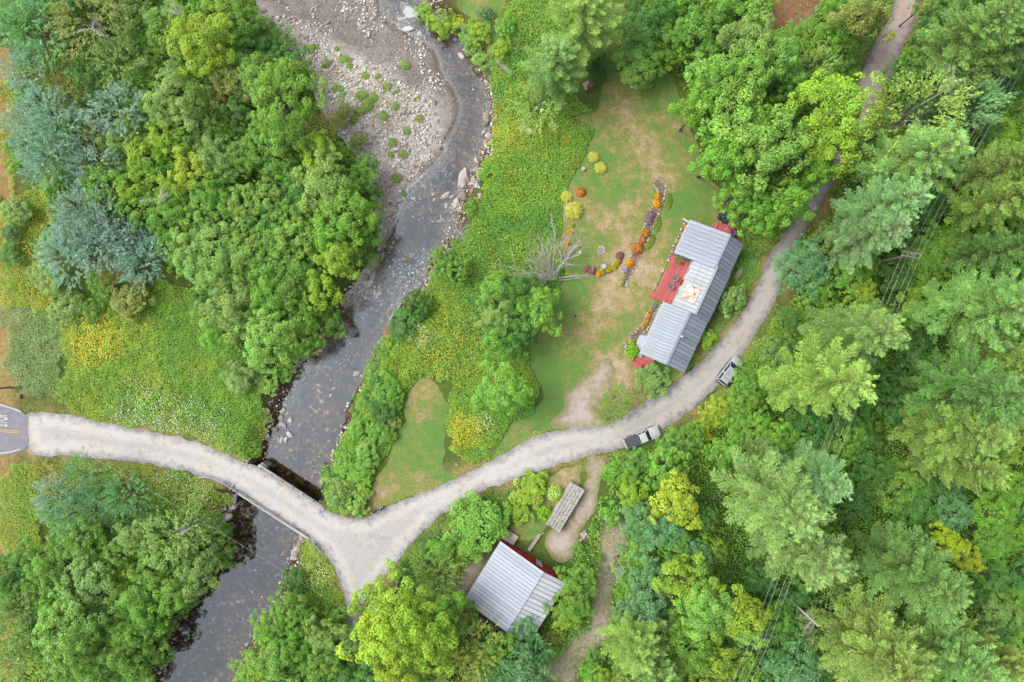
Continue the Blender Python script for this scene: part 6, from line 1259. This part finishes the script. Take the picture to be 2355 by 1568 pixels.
weeds('yard_edge_weeds', 'weeds round the barn and the brush trail', [poly([(1040, 1200), (1160, 1150), (1250, 1090), (1260, 1130), (1180, 1240), (1120, 1240), (1060, 1290), (1040, 1400), (1000, 1400), (960, 1300)]), poly([(1300, 1290), (1390, 1240), (1400, 1560), (1240, 1568), (1230, 1440), (1300, 1340)])], 100, .13, .08, .5, [(OL, 2), (MG, 3), (BG, 2), (YG, 2)])
weeds('brush_trail_grass', 'dry grass on the sandy brush trail', [dirt3], 16, .16, .06, .3, [((206, 190, 160), 3), (TA, 2), (OL, 1), ((190, 184, 90), 1)])
weeds('road_fringe', 'thin ragged grass creeping over the edges of the gravel roads', [np.array([(-72, -50), (62, -50), (62, 54), (-72, 54)], float)], 0, .14, .055, .16, [(OL, 2), (TA, 2), (MG, 2)], fringe=True)
weeds('verge_grass', 'straw coloured verge grass beside the paved road and the bridge road', [poly([(0, 905), (60, 905), (150, 915), (175, 955), (60, 950), (0, 935)]), poly([(-20, 1052), (60, 1050), (330, 1062), (330, 1085), (120, 1090), (90, 1140), (-20, 1140)]), poly([(-6, 100), (16, 100), (20, 880), (-6, 900)])], 45, .14, .05, .22, [((190, 150, 96), 2), (TA, 3), (OL, 2), ((150, 160, 70), 1)])
weeds('gravel_bar_plants', 'thin green plants growing through the cobbles', [poly([(690, 140), (760, 120), (860, 170), (930, 210), (945, 260), (900, 280), (880, 330), (850, 350), (800, 320), (760, 270), (720, 200)], -1.5)], 16, .20, .07, .30, [(MG, 3), (OL, 2), (BG, 2)], excl=False)

# ------------------------------------------------------------------ tufts, flower clumps and beds
def dome(name, rx, ry, h, n, L, W, pal, blades=False, open_=0.0):
    """low mound of leaves or blades with its own colours"""
    d = rdir(n); d[:, 2] = np.abs(d[:, 2]); c = d * rng.uniform(.75, 1.0, n)[:, None] * np.array([rx, ry, h])
    if blades:
        a = rng.uniform(0, 6.28, n); rr = rng.uniform(.15, .8, n); hh = h * (1 - rr * .5); c = np.stack([np.cos(a) * rr * rx, np.sin(a) * rr * ry, hh * rng.uniform(.6, 1, n)], 1); T = unit(np.stack([np.cos(a), np.sin(a), .35 - rr * .8], 1) + rdir(n) * .2); N = unit(np.cross(T, np.cross(np.array([0, 0, 1.0]), T)))
    else: N = unit(d * .6 + rdir(n) * .5 + np.array([0, 0, .5])); T = rdir(n)
    cols = np.array([C(*p, LB)[:3] for p, _ in pal]); w = np.array([q for _, q in pal], float); ci = rng.choice(len(pal), n, p=w / w.sum()); sz = rng.uniform(.7, 1.3, n)
    me = leaf_mesh(name, c, N, T, L * sz, W * sz, cols[ci] * grey(n, .8, 1.18, .04)); return me
def plant(name, x, y, me, label, cat, group=None, z=None, rz=None, s=1.0, sy=None):
    e = empty(name, (x, y, (gz(x, y) if z is None else z) + .02), random.uniform(0, 6.28) if rz is None else rz, (s, s if sy is None else sy, s)); f = link('foliage', me, e); f.color = (1, 1, 1, 1)
    mb = MB()
    for i in range(5): a = i * 1.257; mb.tube([(0, 0, -.05), (math.cos(a) * .12, math.sin(a) * .12, .22)], [.02, .008], 4)
    g = mb.build('stem', MATS.get('stem') or plain('stem', (.06, .09, .03, 1)), e); return tag(e, label, cat, group)
lily = dome('daylily', .85, .85, .6, 620, .50, .05, [((190, 190, 70), 3), ((170, 184, 60), 3), ((206, 200, 110), 1)], True)
for (dx, dy, r, lb) in ((1363.7, 361.8, 14, 'spiky yellow green daylily clump at the lawn edge, the upper of the pair'), (1379.9, 386.5, 15, 'spiky yellow green daylily clump at the lawn edge, the lower of the pair'), (1318, 484.8, 22, 'largest spiky yellow green daylily clump beside the meadow'), (1302, 452.6, 15, 'spiky daylily clump touching the meadow beside the orange bush')):
    x, y = P(dx, dy); plant('daylily_clump', x, y, lily, lb, 'plant', s=r * K / .85)
def flower_me(nm, main, leafc, n=420): return dome(nm, .5, .5, .45, n, .12, .09, [(main, 5), (leafc, 3), (tuple(int(v * .8) for v in main), 2)])
OR1 = flower_me('orange_bloom', (236, 150, 30), (90, 130, 50)); GO1 = flower_me('gold_bloom', (246, 166, 10), (150, 140, 20)); RO1 = flower_me('red_orange_bloom', (222, 122, 44), (100, 124, 50)); PU1 = flower_me('purple_bloom', (150, 108, 140), (130, 110, 100)); MA1 = flower_me('maroon_foliage', (160, 96, 94), (124, 96, 72)); CR1 = flower_me('cream_bloom', (206, 196, 130), (120, 120, 60)); YL1 = flower_me('yellow_bloom', (200, 184, 24), (120, 140, 30)); BL1 = flower_me('blue_grey_foliage', (126, 154, 136), (100, 140, 110)); LI1 = flower_me('lilac_bloom', (186, 160, 210), (120, 110, 120))
for (dx, dy, r, me, nm, lb) in [(1335.8, 441.6, 13, RO1, 'flower_clump', 'round bush of red orange flowers standing in the lawn by the meadow'), (1314.6, 517, 8, YL1, 'flower_clump', 'small yellow flower clump at the lawn edge above two golden ones'), (1310, 534, 9, GO1, 'flower_clump', 'golden flower clump at the lawn edge, farther from the dead tree'), (1302.8, 559.6, 9, OR1, 'flower_clump', 'golden orange flower clump at the lawn edge beside the dead tree'),
        (1514, 450, 11, OR1, 'flower_clump', 'orange flowers at the top of the long flower bed'), (1512, 468, 14, GO1, 'flower_clump', 'bright golden flowers near the top of the long flower bed'), (1497, 494, 12, PU1, 'flower_clump', 'dusky purple plants in the long flower bed below the golden flowers'), (1492, 508, 11, PU1, 'flower_clump', 'dusky purple plants in the long flower bed above the red orange flowers'),
        (1484, 536, 14, RO1, 'flower_clump', 'red orange flowers in the middle of the long flower bed'), (1478, 552, 10, RO1, 'flower_clump', 'smaller red orange flowers in the middle of the long flower bed'), (1466, 571, 17, RO1, 'flower_clump', 'widest red orange flower clump in the long flower bed'), (1449, 605, 12, GO1, 'flower_clump', 'round golden flower clump in the lower part of the long flower bed'),
        (1439, 621, 9, LI1, 'flower_clump', 'lilac flowers in the lower part of the long flower bed'), (1433, 636, 10, CR1, 'flower_clump', 'cream flecked plants near the foot of the long flower bed'), (1428, 650, 9, CR1, 'flower_clump', 'cream flecked plants at the very foot of the long flower bed'),
        (1425, 587, 12, MA1, 'flower_clump', 'maroon leaved plant at the upper end of the curved bed'), (1352, 620, 12, MA1, 'flower_clump', 'maroon leaved plant at the far end of the curved bed'), (1364, 623, 11, MA1, 'flower_clump', 'maroon leaved plant in the curved bed beside the yellow ones'),
        (1420, 601, 10, YL1, 'flower_clump', 'yellow green plant in the curved bed nearest the maroon end'), (1413, 611, 10, YL1, 'flower_clump', 'yellow green plant in the curved bed, second from the upper maroon end'), (1400, 618, 10, YL1, 'flower_clump', 'yellow green plant in the middle of the curved bed'), (1386, 624, 10, YL1, 'flower_clump', 'yellow flecked plant in the curved bed beside the stone bowl'), (1376, 628, 9, GO1, 'flower_clump', 'golden plant at the bend of the curved bed'),
        (1505, 703, 9, BL1, 'flower_clump', 'blue grey plant beside the deck steps'), (1497, 714, 7, OR1, 'flower_clump', 'orange lilies beside the south section, the one nearest the deck'), (1491, 728, 8, OR1, 'flower_clump', 'orange lilies beside the south section, second from the deck'), (1486, 742, 8, OR1, 'flower_clump', 'orange lilies beside the south section, third from the deck'), (1480, 752, 6, OR1, 'flower_clump', 'orange lilies beside the south section, farthest from the deck'),
        (1577, 520, 6, OR1, 'flower_clump', 'orange flowers under the north gable eave, farthest from the deck'), (1571, 537, 6, OR1, 'flower_clump', 'orange flowers under the north gable eave, second from the far corner'), (1562, 556, 6, OR1, 'flower_clump', 'orange flowers under the north gable eave, third from the far corner'), (1554, 573, 6, PU1, 'flower_clump', 'purple plants under the north gable eave next to the deck'), (1450, 776, 7, LI1, 'flower_clump', 'pale lilac plants beside the bay window'), (1229, 788, 4, RO1, 'flower_clump', 'single orange flower clump under the round tree'), (1456, 826, 5, RO1, 'flower_clump', 'red flowers beside the entry porch')]:
    x, y = P(dx, dy, .3); plant(nm, x, y, me, lb, 'flowers', s=r * K / .56, sy=r * K / .56 * random.uniform(.75, 1.15))
x, y = HW(4.35, 2.75); plant('planter_plants', x, y, dome('planter_greens', .5, .16, .22, 200, .12, .08, [((70, 170, 40), 3), ((60, 140, 60), 1)]), 'bright green plants growing in the planter box', 'plant', None, .86, HA + math.pi / 2, 1.0)
hyd = dome('hydrangea', 1.3, 1.3, 1.5, 1600, .16, .12, [((140, 190, 30), 5), ((236, 230, 180), 2), ((120, 170, 30), 2)]); x, y = PT(2, 2, 300, 270, .8); plant('hydrangea_bush', x, y, hyd, 'lime green hydrangea with cream blooms beside the firewood stack', 'shrub')
mat_ = dome('creeping_mound', .62, 1.35, .28, 1100, .09, .06, [((130, 150, 40), 4), ((150, 160, 50), 2), ((104, 140, 36), 3)])
for (dx, dy, rz, lb) in ((1538, 463, R(-4), 'low olive green mound beside the golden flowers'), (1511.8, 515.6, R(-10), 'low olive green mound beside the purple plants'), (1495.6, 556.7, R(-28), 'low olive green mound beside the red orange flowers')):
    x, y = P(dx, dy, .2); plant('creeping_mound', x, y, mat_, lb, 'plant', rz=rz)
gt = dome('grass_tuft', .7, .7, .30, 420, .30, .05, [((126, 158, 62), 3), ((144, 164, 74), 3), ((104, 142, 56), 2)], True)
for (tx, ty, r) in ((1025, 440, 46), (780, 750, 70), (620, 430, 50), (500, 470, 42), (842, 540, 34), (1128, 822, 32), (1015, 1065, 38), (965, 1225, 46), (1012, 1325, 34), (930, 1070, 30), (945, 990, 40), (760, 540, 34), (580, 640, 42), (900, 610, 38), (740, 680, 52), (890, 815, 44), (390, 365, 44), (560, 350, 30), (430, 350, 30), (820, 690, 44), (1110, 680, 22), (720, 790, 40), (1040, 910, 34), (960, 650, 30), (690, 850, 46), (970, 750, 34), (650, 470, 34)):
    x, y = PT(1, 0, tx, ty, -1.7); plant('grass_tuft', x, y, gt, 'green grass tuft growing on the cobble gravel bar', 'grass tuft', 'grass tufts on the gravel bar', s=r * K / 3 / .70, sy=r * K / 3 / .70 * random.uniform(.55, 1.0))
x, y = PT(1, 1, 910, 725, -1.8); plant('dry_tuft', x, y, dome('dry_tuft', .9, .6, .4, 600, .4, .04, [((196, 140, 84), 3), ((170, 130, 70), 2)], True), 'orange brown dry grass clump at the water edge', 'grass tuft')
# flower beds
SOIL = MATS['dark_soil']; EDGE = []
def bed(name, line, wd, label, stones=True, logs_=False):
    pts = [Vector(P(a, b)) for a, b in line]; sm = [pts[i].lerp(pts[i + 1], t) for i in range(len(pts) - 1) for t in (0, .25, .5, .75)] + [pts[-1]]
    e = empty(name, (*sm[len(sm) // 2], 0)); tag(e, label, 'flower bed'); o = e.location; L = []; Rr = []
    for i, p in enumerate(sm):
        t = (sm[min(i + 1, len(sm) - 1)] - sm[max(i - 1, 0)]).normalized(); n = Vector((-t.y, t.x)) * wd / 2 * random.uniform(.85, 1.1); L.append(p + n); Rr.append(p - n)
    mb = MB(); n = len(sm); mb.add([(p.x - o.x, p.y - o.y, gz(p.x, p.y) + .09) for p in L + Rr], [(i, i + 1, n + i + 1, n + i) for i in range(n - 1)]); mb.build('soil', plain('bed_soil', C(146, 126, 110), .95, 0, .35, 3), e)
    for side in (L, Rr):
        if logs_:
            if side is L: continue
            for i in range(0, n - 1, 2):
                a, b = side[i], side[min(i + 2, n - 1)]; d = b - a
                MB().tube([(a.x - o.x, a.y - o.y, .12), (b.x - o.x, b.y - o.y, .12)], .08, 7).build('edging_log', GREYP, e)
        elif stones:
            d = 0
            for i in range(n - 1):
                seg = (side[i + 1] - side[i]).length; k = max(1, int(seg / .34))
                for q in range(k):
                    p = side[i].lerp(side[i + 1], (q + random.random() * .5) / k); s = random.uniform(.12, .22)
                    link('edging_stone', random.choice(ROCKS), e, (p.x - o.x, p.y - o.y, gz(p.x, p.y) + .08), (0, 0, random.uniform(0, 6)), (s * 1.2, s, s))
    EDGE.append(np.array([tuple(p) for p in L] + [tuple(p) for p in Rr[::-1]])); return e
bed('flower_bed', [(1507, 416), (1522, 432), (1520, 446), (1512, 470), (1500, 500), (1488, 530), (1472, 565), (1456, 600), (1440, 632), (1427, 658)], 1.25, 'long stone edged flower bed crossing the lawn')
bed('flower_bed', [(1428, 582), (1422, 600), (1408, 616), (1376, 630), (1345, 619)], 1.1, 'curved flower bed edged with logs', False, True)
bed('flower_bed', [(1506, 706), (1493, 728), (1482, 752), (1462, 772), (1447, 790), (1446, 815)], 1.0, 'stone edged flower bed along the south section and bay window')
bed('flower_bed', [(1582, 510), (1570, 537), (1556, 566), (1545, 595), (1533, 620), (1520, 648), (1508, 672)], .9, 'stone edged flower bed under the north gable and beside the deck')
weeds('bed_plants', 'mixed low plants filling the flower beds', EDGE, 60, .12, .07, .30, [((150, 120, 130), 1), ((130, 120, 80), 2), ((120, 144, 66), 3), ((170, 160, 120), 1), ((150, 104, 96), 1)], [((236, 160, 40), .08), ((214, 196, 220), .05)], False, .1)
# fire ring, stump table, stone bowl, lawn ornaments
x, y = P(1382.7, 575); fr = empty('fire_ring', (x, y, gz(x, y) + .04)); tag(fr, 'round fire ring of pale stones in the lawn', 'fire ring')
for i in range(14): a = i * 2 * math.pi / 14; s = random.uniform(.11, .16); link('stone', random.choice(ROCKS), fr, (math.cos(a) * .5, math.sin(a) * .5, .05), (0, 0, a), (s, s * 1.2, s))
MB().lathe([(.02, .0), (.4, .0), (.42, .05), (.03, .07)], 16).build('ash', plain('ash', C(176, 164, 156), .95, 0, .25, 6), fr)
x, y = P(1386.4, 613.2); sb2 = MB().lathe([(.14, 0), (.10, .1), (.08, .45), (.34, .55), (.38, .62), (.34, .62), (.06, .56)], 18).build('bird_bath', plain('pale_stone', C(206, 208, 212), .8), None, (x, y, gz(x, y) + .04)); tag(sb2, 'pale stone bird bath beside the curved bed', 'bird bath')
x, y = P(1339.9, 389.5); st2 = MB().lathe([(.20, 0), (.17, .1), (.17, .45), (.26, .46), (.27, .5), (.02, .51)], 18).build('stump_table', plain('cut_wood', C(226, 196, 176), .8), None, (x, y, gz(x, y) + .04)); tag(st2, 'round pale topped stump at the lawn edge below the daylilies', 'stump')
x, y = P(1331.4, 582); bx_ = empty('bird_feeder', (x, y, gz(x, y) + .03), .2); tag(bx_, 'small grey bird feeder on a post between the dead tree and fire ring', 'bird feeder'); MB().box((0, 0, .55), (.08, .08, 1.1)).build('post', GREYP, bx_); MB().box((0, 0, 1.15), (.42, .5, .06)).build('tray', GREYP, bx_); MB().box((0, -.06, 1.3), (.22, .2, .22)).build('hopper', WHITE, bx_)
x, y = PT(2, 1, 433, 612); ob = empty('garden_lantern', (x, y, gz(x, y) + .04)); tag(ob, 'small black and white lantern standing alone in the lawn', 'lantern'); MB().lathe([(.14, 0), (.14, .05), (.10, .07), (.10, .3), (.16, .34), (.03, .45)], 12).build('body', BLACK, ob); MB().lathe([(.11, .1), (.12, .18), (.11, .26)], 12).build('pane', WHITE, ob)
x, y = PT(2, 0, 525, 590); gs = empty('stone_seat', (x, y, gz(x, y) + .03), R(30)); tag(gs, 'grey stone and reddish board seat under the tall pine at the lawn corner', 'seat')
MB().box((-.2, .2, .22), (.9, .7, .42)).build('stone_block', CONC, gs, bevel=.06); MB().box((-.55, -.25, .2), (.5, .45, .36)).build('stone_block', CONC, gs, bevel=.06)
for i in range(4): MB().box((.25, -.42 + i * .16, .46), (.9, .12, .05)).build('slat', plain('red_brown_board', C(176, 112, 96)), gs)
MB().box((.25, -.18, .22), (.8, .5, .42)).build('base', GREYP, gs)

# ------------------------------------------------------------------ the bare dead tree and dry bush
def dead_tree(name, base, dirs, label, n=30, L0=7.0, seed=3, up=.45, r0=.09, hgt=0.0):
    rr = random.Random(seed); e = empty(name, (base[0], base[1], gz(*base))); tag(e, label, 'dead tree'); mb = MB()
    def grow(p, d, L, r, lev):
        pts = [p]; k = 5; dd = d.copy()
        for i in range(k):
            dd = (dd + Vector((rr.gauss(0, .10), rr.gauss(0, .10), rr.gauss(0, .07)))).normalized(); pts.append(pts[-1] + dd * L / k)
        mb.tube(pts, [r * (1 - .8 * i / k) for i in range(k + 1)], 5 if lev < 2 else 3, False)
        if lev < 3:
            for q in range((8, 5, 3)[lev]):
                i = rr.randint(1, k); s = (dd + Vector((rr.gauss(0, .42), rr.gauss(0, .42), rr.gauss(0, .22)))).normalized(); grow(pts[i], s, L * rr.uniform(.28, .5), r * .45, lev + 1)
    for i in range(n):
        a = R(rr.uniform(*dirs)); d = Vector((math.cos(a), math.sin(a), rr.uniform(.2 * up / .6, up))).normalized(); grow(Vector((rr.gauss(0, .15), rr.gauss(0, .15), .5 + hgt * rr.uniform(.8, 1.0))), d, L0 * rr.uniform(.55, 1.05), r0 * rr.uniform(.6, 1.1), 0)
    if hgt: mb.tube([(0, 0, -.2), (.1, 0, hgt * .5), (0, .05, hgt + .6)], [.16, .11, .06], 6)
    mb.build('branches', DEADWOOD, e, smooth=True)
    MB().lathe([(.55, -.1), (.45, .2), (.35, .45), (.1, .6)], 9).build('root_stump', BARK, e); return e
dead_tree('dead_tree', PT(2, 1, 292, 352), (70, 192), 'bare grey dead tree fanned out over the meadow at the lawn edge', 17, 6.2, 3, .75, .085)
dt2 = dead_tree('fallen_branch', PT(2, 1, 330, 350), (-4, 3), 'long bare grey limb lying across the lawn from the dead tree', 2, 4.6, 5, .1); dt3 = dead_tree('fallen_branch', PT(2, 1, 370, 200), (38, 56), 'bare forked limb reaching past the golden flowers', 2, 3.0, 9, .25, .06)
dead_tree('dry_bush', PT(1, 1, 1400, 40, -1.2), (0, 360), 'grey leafless dry bush at the river edge', 26, 1.9, 12, 1.0, .035)
for k, (c, r, tx, ty, dr, lb, L, h) in enumerate(((0, 0, 1225, 80, (60, 200), 'bare dead treetop in the wood opposite the gravel bar', 2.2, 9.5), (0, 0, 1080, 1375, (-40, 200), 'bare dead limbs over the lime yellow maple by the golden weeds', 1.9, 9), (3, 0, 1340, 555, (130, 240), 'bare grey dead treetop beside the power line', 3.4, 15), (0, 2, 1225, 560, (20, 220), 'bare dead twigs in the thin crowned tree by the still pool', 1.5, 9), (3, 2, 330, 1170, (90, 260), 'bare dead limbs among the pines by the single crossarm pole', 2.4, 12), (1, 1, 300, 905, (120, 240), 'bare grey twigs overhanging the river above the bridge', 1.8, 4), (0, 0, 640, 190, (0, 360), 'bare twiggy treetop in the olive tree', 1.8, 11), (2, 2, 770, 805, (140, 250), 'bare twigs beside the brushy trail', 1.6, 5.5))):
    dead_tree('dead_treetop', PT(c, r, tx, ty, h), dr, lb, 6, L, 40 + k, .9, .05, h)
print('weed leaves', ALLW[0], 'trees', len(TREES), 'filler', nf)
tris = {}
for o in bpy.data.objects:
    if o.type == 'MESH': tris[o.data.name] = len(o.data.loops) - 2 * len(o.data.polygons)
print('unique triangles', sum(tris.values()), 'objects', len(bpy.data.objects))
